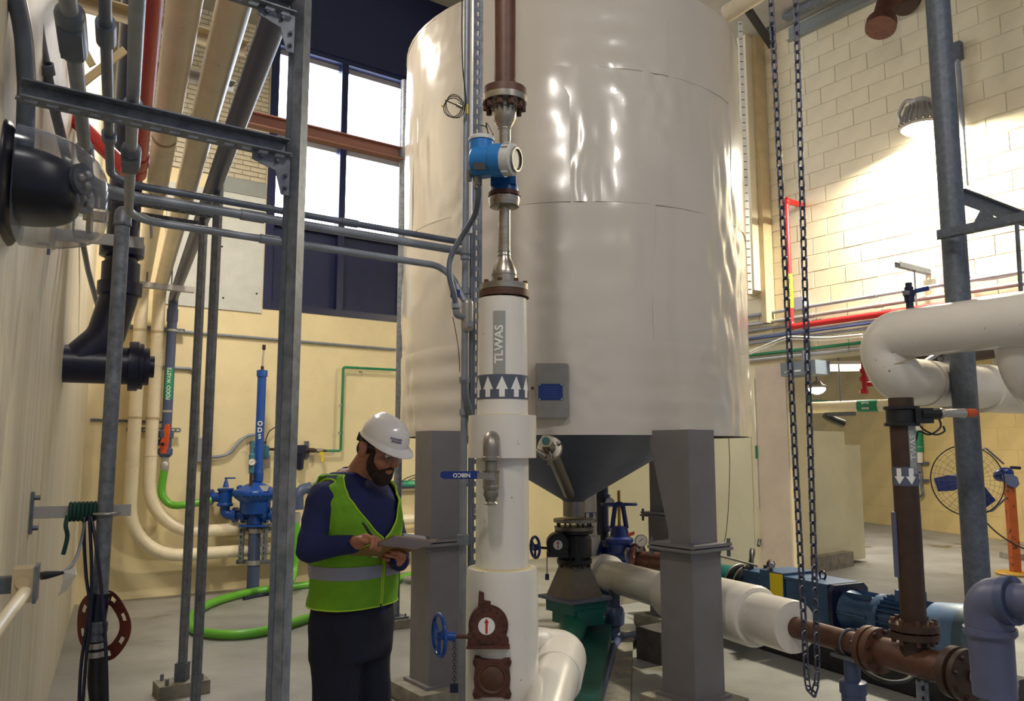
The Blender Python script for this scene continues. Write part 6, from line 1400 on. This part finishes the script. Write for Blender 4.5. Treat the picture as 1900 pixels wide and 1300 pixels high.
chain(P(1427, -60, YH), P(1497, 1258, YH), 'left hanging strand of the steel hoist chain loop')
chain(P(1474, -60, YH), P(1517, 1240, YH), 'right hanging strand of the steel hoist chain loop')
bl_ = [P(1497, 1258, YH), P(1500, 1277, YH), P(1507, 1290, YH), P(1514, 1272, YH), P(1517, 1240, YH)]
t = thing('hoist_chain', 'bottom bend joining the two strands of the steel hoist chain', 'chain', bl_[2], 'hoist chains')
bp_ = resample(curve(bl_, 10), 0.047)
for k in range(len(bp_)-1):
    a, b = bp_[k], bp_[k+1]; X = (b-a).normalized(); S = V((math.cos(0.5), math.sin(0.5), 0)) if k % 2 else X.cross(V((math.cos(0.5), math.sin(0.5), 0))); S = (S-X*S.dot(X)).normalized(); c = (a+b)/2; pts = []
    for j in range(8): an = PI*j/7; pts.append(c - X*0.017 - X*math.sin(an)*0.013 + S*math.cos(an)*0.013)
    for j in range(8): an = PI*j/7; pts.append(c + X*0.017 + X*math.sin(an)*0.013 - S*math.cos(an)*0.013)
    MB().tube(pts, 0.0046, 6, closed=True).build('link', chainm, t)
# ------------------------------------------------------------------ far room contents
q = P(1795, 891, 10.4); t = thing('pedestal_fan', 'large caged pedestal fan on an orange post in the far room', 'fan', PZ(1885, 1066, 0))
FNr = V((-0.12, -1, 0.06)).normalized(); uu, ww = ortho(FNr); FR_ = 0.445
MB().ring(q, FNr, FR_, 0.008, 64, 6).build('cage_rim', black, t)
for k in range(28):
    a = 2*PI*k/28; dvv = uu*math.cos(a)+ww*math.sin(a)
    MB().tube([q+FNr*0.085+dvv*0.05, q+FNr*0.08+dvv*0.25, q+FNr*0.055+dvv*0.38, q+dvv*FR_], 0.0022, 5).build('cage_wire', galvd, t)
for R_ in (0.16, 0.24, 0.31, 0.37, 0.41): MB().ring(q+FNr*(0.084-0.04*(R_ > 0.3)-0.02*(R_ > 0.4)), FNr, R_, 0.0018, 48, 5).build('cage_ring', galvd, t)
MB().cyl(q-FNr*0.05, q+FNr*0.09, 0.05, seg=18).cyl(q-FNr*0.30, q-FNr*0.05, 0.10, seg=20).build('motor', tar, t)
for k in range(3):
    a = 2*PI*k/3+2*PI-0.15; d1 = uu*math.cos(a)+ww*math.sin(a); d2 = FNr.cross(d1).normalized(); vs = []
    for (r_1, c_1, tw) in ((0.04, 0.05, 0.03), (0.20, 0.10, 0.03), (0.39, 0.085, 0.02)): vs += [q+d1*r_1+d2*c_1+FNr*tw, q+d1*r_1-d2*c_1-FNr*tw, q+d1*r_1-d2*c_1-FNr*(tw+0.004), q+d1*r_1+d2*c_1+FNr*(tw-0.004)]
    MB().add(vs, [(0, 1, 5, 4), (4, 5, 9, 8), (3, 7, 6, 2), (7, 11, 10, 6), (0, 4, 7, 3), (4, 8, 11, 7), (1, 2, 6, 5), (5, 6, 10, 9), (0, 3, 2, 1), (8, 9, 10, 11)]).build('blade', blued, t)
fb0 = PZ(1885, 1066, 0); py = fb0.y
MB().lathe([(0, 0.23), (0.02, 0.235), (0.035, 0.22), (0.04, 0.06)], fb0, UP, 40).build('base', yelb, t)
pt_ = V((fb0.x, py, P(1870, 895, py).z)); MB().box((fb0+pt_)/2+UP*0.02, (0.105, 0.09, (pt_-fb0).z)).build('post', orust, t)
MB().tube(fillet([P(1820, 838, 10.4), P(1828, 830, 10.4), P(1862, 860, py)], 0.05), 0.012, 8).build('yoke_arm', galv, t); MB().tube(fillet([P(1826, 949, 10.4), P(1842, 947, 10.4), P(1868, 922, py)], 0.05), 0.012, 8).build('yoke_arm', galvd, t)
MB().cyl(P(1875, 867, py), P(1893, 868, py), 0.02, seg=8).build('tilt_knob', tar, t)
capo = thing('baseball_cap', 'blue and grey baseball cap hung on top of the fan post', 'cap', P(1862, 890, py-0.12))
cq = P(1862, 880, py-0.10)
MB().ell(cq, (0.125, 0.11, 0.10), V((1, 0, 0.15)).normalized(), V((0, 1, 0)), V((-0.15, -0.35, 0.9)).normalized()).build('crown', labelb, capo)
MB().prism([(-0.09, 0.0), (-0.09, -0.07), (-0.04, -0.13), (0.04, -0.15), (0.10, -0.10), (0.11, 0.0), (0.05, 0.03), (-0.05, 0.03)], cq+V((-0.01, -0.12, -0.02)), V((1, 0, -0.1)).normalized(), V((-0.1, 0.3, 1)).normalized(), 0.012).build('brim', mat('cap_grey_blue', (84, 96, 130), 0.7, var=0.05), capo)
solo('fan_power_cable', MB().tube(curve([P(1826, 965, 10.6), P(1850, 988, 10.4), P(1880, 1008, 10.2), P(1915, 1024, 10.0)], 6), 0.010, 8), rubber, 'black power cable trailing from the fan to the right', 'cable')
solo('concrete_block', MB().box(P(1885, 1042, 12.2)*1.0, (0.30, 0.3, 0.26)), conc, 'small grey concrete block behind the orange fan post', 'block')
# far wall hose point
def FW(x, y, d=0.08): return onplane(x, y, fa+FN*d, FN)
t = thing('far_wall_drop_pipe', 'white pipe with green label and hose valve on the wall left of the fan', 'pipe', FW(1705, 850))
p0, p1 = FW(1703, 770), FW(1706, 858); MB().cyl(p0, p1, 0.075, seg=14).build('pipe', jacketw, t)
MB().cyl(p0+(p1-p0)*0.32, p0+(p1-p0)*0.66, 0.079, seg=14).build('green_label', labelgr, t); MB().cyl(p0+(p1-p0)*0.67, p0+(p1-p0)*0.78, 0.079, seg=14).build('arrow_label', labelgr, t)
for y in (859, 891): MB().beam(FW(1698, y, 0.05), FW(1722, y, 0.05), 0.05, 0.05).build('wall_bracket', galvd, t)
MB().tube(curve([FW(1706, 858), FW(1709, 880), FW(1710, 905), FW(1712, 915), FW(1706, 922)], 5), 0.028, 10).build('hose_valve', galv, t); MB().beam(FW(1690, 874, .1), FW(1708, 876, .1), 0.02, 0.03).build('lever', tar, t)
t = thing('far_ceiling_pipe', 'cream pipe with a green arrow label running level across the far room', 'pipe', P(1490, 762, 11.5))
p0 = P(1478, 757, 12.2); p1 = P(1930, 750, 10.2); p1.z = p0.z; MB().cyl(p0, p1, 0.085, seg=18).build('pipe', creamp, t)
X = (p1-p0).normalized(); sA_ = along(p0, X, 1592, 757); sB__ = along(p0, X, 1630, 757)
MB().cyl(p0+X*sA_, p0+X*sB__, 0.088, seg=18).build('green_label', labelgr, t)
MB().prism([(-0.05, 0.05), (0.05, -0.05), (0.05, 0.05), (-0.05, -0.05)], p0+X*(sA_+0.08)+V((-0.02, -0.09, 0.0)), X, UP, 0.002).build('label_arrow', labelw, t, smooth=0)
for x in (1560, 1690, 1850): s_ = along(p0, X, x, 757); MB().cyl(p0+X*s_, p0+X*s_+UP*0.9, 0.012, seg=6).build('hanger_rod', galv, t); MB().beam(p0+X*(s_-0.2)-UP*0.11, p0+X*(s_+0.2)-UP*0.11, 0.05, 0.05).build('trapeze', galvd, t)
solo('dark_wall_hose', MB().tube(curve([P(1530, 768, 12.0), P(1545, 778, 12.0), P(1566, 786, 12.0)], 5), 0.06, 12), rubber, 'short fat black hose hanging under the cream pipe in the far room', 'hose')
solo('far_dark_bracket', MB().beam(P(1490, 742, 12.5), P(1535, 744, 12.5), 0.03, 0.03).beam(P(1500, 722, 12.5), P(1500, 744, 12.5), 0.03, 0.03), mat('dark_green_bracket', (20, 60, 44), 0.5), 'dark green angle bracket high on the far wall under the round lamp', 'bracket')
q = P(1516, 722, 11.0); t = thing('round_bulkhead_lamp', 'round glowing ceiling lamp just inside the far opening', 'lamp', q)
MB().lathe([(0.0, 0.10), (0.02, 0.12), (0.04, 0.125), (0.06, 0.08), (0.10, 0.05)], q+UP*0.01, UP, 28).build('shade', alu, t); MB().lathe([(-0.07, 0.02), (-0.05, 0.07), (-0.02, 0.105), (0.01, 0.115)], q, UP, 28).build('lens', lampw, t)
MB().cyl(q+UP*0.1, V((q.x, q.y, 4.5)), 0.015, seg=8).build('stem', galv, t)
t = thing('far_strip_light', 'bright strip light on the ceiling of the far room above the red standpipe', 'light', P(1592, 683, 12.0))
MB().box(P(1590, 682, 12.0), (1.25, 0.5, 0.05), V((1, -0.12, 0)).normalized()).build('diffuser', mat('strip_lens', (255, 250, 225), 0.4, var=0, emit=5), t); MB().box(P(1590, 682, 12.0)+UP*0.05, (1.35, 0.6, 0.05), V((1, -0.12, 0)).normalized()).build('housing', jacketw, t)
t = thing('red_sprinkler_drop', 'red sprinkler pipe hanging from the ceiling in the far opening', 'pipe', P(1603, 728, 10.5))
MB().cyl(P(1602, 655, 10.5), P(1604, 728, 10.5), 0.035, seg=12).cyl(P(1604, 713, 10.5), P(1622, 712, 10.5), 0.03, seg=12).build('pipe', red, t)
for y in (688, 703, 726): MB().cyl(P(1603, y-4, 10.5), P(1603, y+4, 10.5), 0.055, seg=12).build('fitting', red, t)
solo('red_sprinkler_line', MB().tube(fillet([P(1470, 721, 10.8), P(1494, 718, 10.8), P(1496, 706, 10.8)], 0.05), 0.035, 12), red, 'short red pipe elbow beside the grey junction box', 'pipe')

# ================================================================== THE WORKER
def remesh(mb, name, m, parent, voxel=0.004, smooth=3, factor=0.5):
    me = bpy.data.meshes.new('tmp'); me.from_pydata([tuple(p) for p in mb.v], [], mb.f)
    bm = bmesh.new(); bm.from_mesh(me); bmesh.ops.recalc_face_normals(bm, faces=bm.faces); bm.to_mesh(me); bm.free()
    ob = bpy.data.objects.new('tmp', me); COL.objects.link(ob)
    r = ob.modifiers.new('r', 'REMESH'); r.mode = 'VOXEL'; r.voxel_size = voxel
    sm = ob.modifiers.new('s', 'SMOOTH'); sm.iterations = smooth; sm.factor = factor
    dg = bpy.context.evaluated_depsgraph_get(); dg.update(); me2 = bpy.data.meshes.new_from_object(ob.evaluated_get(dg))
    bpy.data.objects.remove(ob); bpy.data.meshes.remove(me)
    off = parent.location if parent else V((0, 0, 0)); q = parent.parent if parent else None
    off = V(off)
    while q is not None: off = off + q.location; q = q.parent
    me2.transform(Matrix.Translation(-off)); me2.materials.clear(); me2.materials.append(m); me2.shade_smooth()
    o = bpy.data.objects.new(name, me2); COL.objects.link(o)
    if parent: o.parent = parent
    return o
HX = P(657, 1000, 3.35).x; H = V((HX, 3.35, 0)); yaw = math.radians(57)
BF = V((math.sin(yaw), -math.cos(yaw), 0)); BR = V((-math.cos(yaw), -math.sin(yaw), 0))
man = thing('person', 'bearded man in white hard hat, lime safety vest and navy clothes writing on a clipboard', 'person', H)
def loc(r, f, u): return H + BR*r + BF*f + UP*u
SECT = [(0.86, .170, .122, 0), (0.93, .176, .128, 0), (1.00, .168, .124, 0), (1.08, .164, .124, .008), (1.20, .174, .130, .014), (1.32, .186, .132, .010), (1.40, .190, .124, .002), (1.45, .178, .106, -.006), (1.49, .140, .086, -.010), (1.52, .095, .072, -.012), (1.545, .066, .064, -.008)]
def sect(z):
    for i in range(len(SECT)-1):
        a, b = SECT[i], SECT[i+1]
        if z <= b[0] or i == len(SECT)-2:
            f = max(0, min(1, (z-a[0])/(b[0]-a[0]))); f = f*f*(3-2*f); return tuple(a[k]+(b[k]-a[k])*f for k in (1, 2, 3))
def surf(th, z, off=0.0):
    """point on the torso; th = 0 at the front, positive towards his right"""
    a, b, c = sect(z); e = 0.86; ca, sa_ = math.cos(th), math.sin(th)
    x = (abs(sa_)**e)*(1 if sa_ > 0 else -1)*(a+off); y = (abs(ca)**e)*(1 if ca > 0 else -1)*(b+off) + c
    return loc(x, y, z)
def torso(mb, z0, z1, off, n=40, m_=36):
    vs = []; fs = []
    for i in range(n+1):
        z = z0+(z1-z0)*i/n
        for k in range(m_): vs.append(surf(2*PI*k/m_, z, off))
    for i in range(n):
        for k in range(m_): fs.append((i*m_+k, i*m_+(k+1) % m_, (i+1)*m_+(k+1) % m_, (i+1)*m_+k))
    fs.append(tuple(reversed(range(m_)))); fs.append(tuple(n*m_+k for k in range(m_))); return mb.add(vs, fs)
# joints
SR = loc(0.175, 0.0, 1.425); SL = loc(-0.175, 0.0, 1.425)
ER = P(574, 1019, 3.12); WR = P(655, 1009, 3.09)
EL = P(737, 1032, 3.46); WL = P(742, 1043, 3.19)
# head frame
hy = math.radians(53); hp_ = math.radians(26)
Fh = V((math.sin(hy), -math.cos(hy), 0)); hf = Fh*math.cos(hp_) - UP*math.sin(hp_); hu = UP*math.cos(hp_) + Fh*math.sin(hp_); hr = hf.cross(hu).normalized()
HC = P(706, 832, 3.28)
def hl(r, f, u): return HC + hr*r + hf*f + hu*u
# clipboard
BC = P(728, 1016, 3.12); ba = V((0.198, -0.19, 0.092)); bb = V((0.135, 0.13, -0.035)); bn = ba.cross(bb).normalized()   # bn points up, to the man's side
if bn.z < 0: bn = -bn
def onb(x, y, d=0.0):   # pixel on the board plane, d towards the underside
    return onplane(x, y, BC - bn*d, bn)
body = MB()
torso(body, 0.88, 1.54, -0.010)
body.capsule(loc(0, -0.01, 1.47), hl(0, -0.035, -0.055), 0.062, 0.054, 20)
# head
def E(mb, r, f, u, a, b, c): return mb.ell(hl(r, f, u), (a, b, c), hr, hf, hu, 20, 14)
E(body, 0, -0.014, 0.035, 0.074, 0.094, 0.090); E(body, 0, 0.018, -0.035, 0.062, 0.072, 0.072); E(body, 0, 0.045, -0.085, 0.036, 0.042, 0.032)
E(body, 0, 0.070, 0.028, 0.052, 0.018, 0.018)
for s_ in (-1, 1):
    E(body, 0.036*s_, 0.062, -0.030, 0.026, 0.026, 0.026)
    E(body, 0.079*s_, -0.014, -0.012, 0.010, 0.021, 0.033); E(body, 0.085*s_, -0.024, 0.002, 0.007, 0.012, 0.022); E(body, 0.083*s_, -0.018, -0.034, 0.007, 0.010, 0.011)
body.capsule(hl(0, 0.082, 0.020), hl(0, 0.106, -0.022), 0.008, 0.012, 12); E(body, 0, 0.098, -0.026, 0.016, 0.012, 0.009)
E(body, 0, 0.086, -0.056, 0.021, 0.010, 0.0055); E(body, 0, 0.084, -0.066, 0.018, 0.010, 0.006)
# arms and forearms
for S, E_, W_ in ((SR, ER, WR), (SL, EL, WL)):
    body.capsule(S, E_, 0.046, 0.038); body.capsule(E_, W_, 0.038, 0.026)
# right hand (writing): palm, four curled fingers, thumb
hd = (P(690, 997, 3.06)-WR).normalized()
kn = WR + hd*0.078
side = bn.cross(hd).normalized()
body.capsule(WR, WR+hd*0.03, 0.026, 0.027)
for k in range(4):
    o_ = side*(-0.028+0.0185*k)+bn*(0.008-0.004*abs(k-1.5))
    b0 = kn + o_; body.capsule(WR+hd*0.012+o_*0.6, b0, 0.015, 0.0125, 12)
    l1 = 0.036-0.003*abs(k-1); m1_ = b0 + (hd*0.75 - bn*0.45).normalized()*l1; m2_ = m1_ + (hd*0.10 - bn*0.9 - side*0.15).normalized()*(0.024); m3_ = m2_ + (-hd*0.45 - bn*0.55).normalized()*0.014
    body.capsule(b0, m1_, 0.0115, 0.0100, 12); body.capsule(m1_, m2_, 0.0100, 0.0088, 12); body.capsule(m2_, m3_, 0.0088, 0.0075, 12)
th0 = WR + hd*0.03 - side*0.03; th1 = th0 + (hd*0.8-side*0.25-bn*0.2).normalized()*0.035; th2 = th1 + (hd*0.75+side*0.4-bn*0.4).normalized()*0.030
body.capsule(WR+hd*0.005, th0, 0.02, 0.017, 12); body.capsule(th0, th1, 0.015, 0.0115, 12); body.capsule(th1, th2, 0.0115, 0.009, 12)
# left hand: fingers wrapped over the underside of the board
pc_ = onb(741, 1044, 0.020)
body.capsule(WL, onb(747, 1043, 0.022), 0.027, 0.024)
fing = [((748, 1031), (739, 1026), (727, 1024)), ((749, 1038), (733, 1031), (716, 1029)), ((748, 1046), (731, 1039), (711, 1036)), ((743, 1053), (729, 1049), (714, 1043))]
for k, (a, b, c) in enumerate(fing):
    A, B_, C_ = onb(*a, 0.022), onb(*b, 0.020), onb(*c, 0.011)
    body.capsule(onb(746, 1046, 0.026), A, 0.018, 0.0125, 12); body.capsule(A, B_, 0.0118, 0.0105, 12); body.capsule(B_, C_, 0.0102, 0.0082, 12)
tb0 = onb(756, 1036, -0.004); body.capsule(WL, tb0, 0.02, 0.013, 12); body.capsule(tb0, onb(744, 1027, -0.016), 0.0125, 0.010, 12); body.capsule(onb(744, 1027, -0.016), onb(732, 1021, -0.014), 0.010, 0.008, 12)
# pelvis and legs under the trousers
hipR = loc(0.085, 0, 0.86); hipL = loc(-0.085, 0, 0.86); kR = loc(0.10, 0.02, 0.48); kL = loc(-0.09, 0.03, 0.48); aR = loc(0.12, -0.02, 0.09); aL = loc(-0.10, 0.0, 0.09)
for a, b, c in ((hipR, kR, aR), (hipL, kL, aL)): body.capsule(a, b, 0.068, 0.050); body.capsule(b, c, 0.050, 0.034)
remesh(body, 'body', skin, man, 0.0042, 2, 0.4)
# face details
ey = MB(); 
for s_ in (-1, 1):
    MB().ell(hl(0.031*s_, 0.078, 0.006), (0.012, 0.009, 0.008), hr, hf, hu, 14, 10).build('eye', labelw, man)
    MB().ell(hl(0.031*s_, 0.085, 0.002), (0.005, 0.004, 0.005), hr, hf, hu, 10, 8).build('pupil', rubber, man)
    MB().capsule(hl(0.014*s_, 0.089, 0.022), hl(0.046*s_, 0.078, 0.024), 0.005, 0.0035, 10).build('eyebrow', beardm, man)
bd = MB()
E(bd, 0, 0.044, -0.082, 0.052, 0.050, 0.042); E(bd, 0, 0.058, -0.100, 0.038, 0.042, 0.034)
for s_ in (-1, 1):
    E(bd, 0.044*s_, 0.034, -0.060, 0.020, 0.030, 0.036); E(bd, 0.054*s_, 0.026, -0.044, 0.014, 0.020, 0.034); E(bd, 0.060*s_, 0.026, -0.010, 0.010, 0.011, 0.030); bd.capsule(hl(0.003*s_, 0.094, -0.043), hl(0.026*s_, 0.082, -0.054), 0.005, 0.005, 10)
    bd.capsule(hl(0.030*s_, 0.074, -0.060), hl(0.028*s_, 0.070, -0.092), 0.008, 0.016, 10)
remesh(bd, 'beard', beardm, man, 0.0035, 2)
hr_ = MB(); E(hr_, 0, -0.018, 0.026, 0.0775, 0.084, 0.080); hr_.ell(hl(0, -0.056, -0.024), (0.064, 0.042, 0.050), hr, hf, hu)
for s_ in (-1, 1): E(hr_, 0.066*s_, 0.010, 0.024, 0.011, 0.014, 0.03)
remesh(hr_, 'hair', hairm, man, 0.0045, 2)
# hard hat
hat = thing('tmp', 'x', 'x', (0, 0, 0)); bpy.data.objects.remove(hat)
vs = []; fs = []; n1_, m1_ = 18, 48
def hatp(th, f_, off=0.0):
    c, s_ = math.cos(th), math.sin(th); R_ = (0.110 if c > 0 else 0.103); A_ = 0.091
    rr = math.cos(f_*PI/2)**0.75 if f_ < 1 else 0; u = 0.048 + 0.092*math.sin(f_*PI/2)**1.0
    ridge = 0.007*math.exp(-(s_*A_*rr/0.02)**2)*(f_ > 0.25)*min(1, (f_-0.25)*3)
    return hl(s_*(A_*rr+off), c*(R_*rr+off)+0.002, u+ridge)
for i in range(n1_+1):
    for k in range(m1_): vs.append(hatp(2*PI*k/m1_, i/n1_))
for i in range(n1_):
    for k in range(m1_): fs.append((i*m1_+k, i*m1_+(k+1) % m1_, (i+1)*m1_+(k+1) % m1_, (i+1)*m1_+k))
hb_ = len(vs)
for j, (w1, dz) in enumerate(((1.0, 0.0), (1.0, -0.004))):
    for k in range(m1_):
        th = 2*PI*k/m1_; c = math.cos(th); ext = 0.005 + 0.036*max(0, c)**2.2
        p = hatp(th, 0, ext); vs.append(p - hu*(0.006+0.010*max(0, c)) + hu*dz)
for k in range(m1_):
    k2 = (k+1) % m1_; fs.append((k, hb_+k, hb_+k2, k2)); fs.append((hb_+k, hb_+m1_+k, hb_+m1_+k2, hb_+k2)); 
hh_ = len(vs)
for k in range(m1_): vs.append(hatp(2*PI*k/m1_, 0, -0.004) - hu*0.004)
for k in range(m1_): k2 = (k+1) % m1_; fs.append((hb_+m1_+k, hh_+k, hh_+k2, hb_+m1_+k2))
hatob = MB().add(vs, fs).build('hard_hat', hatm, man, smooth=60)
lgp = lambda u, v: (lambda a, b: hatp(a, b, 0.003))(0.42 - u/0.10, 0.20 + v/0.11)
text('LYSTEK', 0.020, lambda u, v: (lambda q: q)(lgp(u, v)), mat('hat_blue_print', (60, 60, 120), 0.5, var=0), hatob, 'logo') if False else None
lg2 = MB()
for r_i, (v0_, n_) in enumerate(((0.006, 7), (-0.002, 6))):
    for k in range(n_):
        u0 = -0.026+0.0078*k; lg2.add([lgp(-u0, v0_), lgp(-u0-0.0052, v0_), lgp(-u0-0.0052, v0_+0.0058), lgp(-u0, v0_+0.0058)], [(0, 1, 2, 3)])
lg2.build('logo_marks', mat('hat_logo_print', (92, 70, 110), 0.5, var=0), hatob, smooth=0)
MB().ring(hl(0, -0.006, 0.048), hu, 0.078, 0.007, 40, 8).build('suspension_band', rubber, hatob)
MB().box(hl(0, -0.112, 0.0), (0.05, 0.02, 0.035), hr, hf, hu).build('ratchet_knob', rubber, hatob)
# safety glasses
gl_ = MB(); vs = []; fs = []
for j in range(2):
    for k in range(17):
        a = -1.25 + 2.5*k/16; vs.append(hl(math.sin(a)*0.070, 0.035+math.cos(a)*0.068, 0.020 - 0.040*j*(1-0.25*abs(a)/1.25)))
for k in range(16): fs.append((k, k+1, 18+k, 17+k))
go = MB().add(vs, fs).build('safety_glasses', lens, man)
rim_ = MB().tube([vs[k] for k in range(17)], 0.0018, 6); rim_.build('brow_bar', clear, go)
for s_ in (-1, 1): MB().tube([hl(0.068*s_, 0.055, 0.016), hl(0.082*s_, -0.01, 0.014)], 0.0025, 6).build('temple', clear, go)
# shirt
sh = MB(); torso(sh, 0.95, 1.525, 0.008)
for S, E_, W_ in ((SR, ER, WR), (SL, EL, WL)):
    sh.capsule(S, S+(E_-S)*0.5, 0.066, 0.058); sh.capsule(S+(E_-S)*0.5, E_, 0.058, 0.052); sh.capsule(E_, E_+(W_-E_)*0.96, 0.052, 0.036)
shirt = remesh(sh, 'shirt', shirtm, man, 0.007, 4)
for v in shirt.data.vertices:
    p = v.co; d = noise.noise(V((p.x*14, p.y*14, p.z*24)))*0.005 + noise.noise(V((p.x*34, p.y*34, p.z*60)))*0.0015; v.co = p + v.normal*d
MB().ring(loc(0, 0.010, 1.512), (UP+BF*0.45).normalized(), 0.066, 0.008, 36, 8).build('collar', shirtm, man)
# trousers
tr_ = MB(); torso(tr_, 0.80, 1.00, 0.012); 
for a, b, c, sx in ((hipR, kR, aR, 1), (hipL, kL, aL, -1)): tr_.capsule(a+UP*0.03, b, 0.104, 0.082); tr_.capsule(b, c-UP*0.02, 0.082, 0.070)
tro = remesh(tr_, 'trousers', trousm, man, 0.010, 4)
for v in tro.data.vertices:
    p = v.co; v.co = p + v.normal*(noise.noise(V((p.x*12, p.y*12, p.z*6)))*0.008)
for a in (aR, aL): 
    b_ = MB().capsule(V((a.x, a.y, 0.05))-BF*0.05, V((a.x, a.y, 0.042))+BF*0.17, 0.048, 0.042).capsule(V((a.x, a.y, 0.05))-BF*0.03, a+UP*0.06, 0.05, 0.05).box(V((a.x, a.y, 0.012))+BF*0.05, (0.10, 0.30, 0.024), BR, BF)
    remesh(b_, 'boot', rustd, man, 0.008, 3)
# vest
def vhalf(z): return 0.0 if z < 1.27 else 0.95*((z-1.27)/0.24)**0.8
NZ, NT = 110, 190; ZV0, ZV1 = 1.005, 1.505
def vestp(th, z, off=0.020):
    p = surf(th, z, off + 0.006*(1 if z < 1.2 else 0)*(1.2-z)/0.2 + 0.004*noise.noise(V((th*2.2, z*9, 1.7))) + 0.0025*noise.noise(V((th*7, z*18, 5.1))))
    if z > 1.44: p = p + UP*0.012
    return p
vs = []; fs = []
for j in range(NZ+1):
    z = ZV0 + (ZV1-ZV0)*j/NZ; g = vhalf(z) + 0.012
    for i in range(NT+1):
        th = g + (2*PI-2*g)*i/NT; vs.append(vestp(th, z))
def arm_d(p, S, E_):
    d = (E_-S).normalized(); q = p-S; ax_ = q.dot(d)
    return (q - d*ax_).length if ax_ > -0.09 else 9
for j in range(NZ):
    for i in range(NT):
        q = [j*(NT+1)+i, j*(NT+1)+i+1, (j+1)*(NT+1)+i+1, (j+1)*(NT+1)+i]; c = (vs[q[0]]+vs[q[2]])/2
        z = c.z
        if z > 1.20 and (arm_d(c, SR, ER) < 0.047 or arm_d(c, SL, EL) < 0.047): continue
        fs.append(tuple(q))
vo = MB().add(vs, fs).build('safety_vest', vestm, man, smooth=80)
so_ = vo.modifiers.new('thickness', 'SOLIDIFY'); so_.thickness = 0.003; so_.offset = 1
for sg in (1, -1):
    MB().tube([vestp(sg*(vhalf(z)+0.015), z, 0.022) for z in [ZV0+0.01+(ZV1-ZV0-0.01)*k/40 for k in range(41)]], 0.0036, 8).build('front_piping', vesttrim, vo)
for S, E_ in ((SR, ER), (SL, EL)):
    d = (E_-S).normalized(); out_ = (S-loc(0, 0, 1.425)).normalized(); MB().ring(S-out_*0.012-UP*0.012, (out_*0.9+UP*0.25-UP*0.1).normalized(), 0.090, 0.0042, 36, 8).build('armhole_piping', vesttrim, vo)
MB().tube([vestp(0.02+(2*PI-0.04)*k/60, ZV0+0.001, 0.021) for k in range(61)], 0.0036, 8).build('hem_piping', vesttrim, vo)
vs = []; fs = []
for j in range(4):
    z = 1.118 + 0.05*j/3
    for i in range(73): vs.append(vestp(0.03+(2*PI-0.06)*i/72, z, 0.026))
for j in range(3):
    for i in range(72): fs.append((j*73+i, j*73+i+1, (j+1)*73+i+1, (j+1)*73+i))
MB().add(vs, fs).build('reflective_band', reflm, vo, smooth=80)
# clipboard and pen
cb = thing('clipboard', 'brown clipboard with papers held by the man in the hard hat', 'clipboard', BC)
L1, L2 = ba.length, bb.length; U1, U2 = ba.normalized(), None
U2 = (bb - U1*bb.dot(U1)).normalized()
MB().box(BC, (L1, L2, 0.004), U1, U2, bn).build('board', boardm, cb)
MB().box(BC + U1*L1*0.29 - bn*0.0026, (L1*0.42, L2-0.002, 0.001), U1, U2, bn).build('pale_area', boardl, cb)  # thin paler sheet over the far part of the board's underside
MB().box(BC - U1*L1*0.04 + bn*0.0035, (L1*0.84, L2*0.92, 0.003), U1, U2, bn).build('papers', labelw, cb)
MB().box(onb(692, 1034, 0.0024), (0.034, 0.026, 0.0012), U1, U2, bn).build('sticker', labelw, cb)
MB().box(BC + U1*L1*0.46 + bn*0.006, (0.016, 0.10, 0.008), U1, U2, bn).cyl(BC + U1*L1*0.46 + bn*0.011 - U2*0.05, BC + U1*L1*0.46 + bn*0.011 + U2*0.05, 0.006, seg=10).build('clip', alu, cb)
pn0 = P(673, 969, 3.075); pn1 = kn + hd*0.045 - bn*0.045 - side*0.01
pen = thing('pen', 'black pen held in the writing hand above the clipboard', 'pen', pn1)
pd_ = (pn1-pn0).normalized(); MB().lathe([(0, 0.003), (0.003, 0.0048), (0.05, 0.0055), ((pn1-pn0).length-0.015, 0.0055), ((pn1-pn0).length, 0.001)], pn0, pd_, 12).build('barrel', rubber, pen)
MB().box(pn0+pd_*0.02-V((0.0, 0.006, 0)), (0.004, 0.002, 0.036), V((1, 0, 0)), None, pd_).build('pocket_clip', rubber, pen)
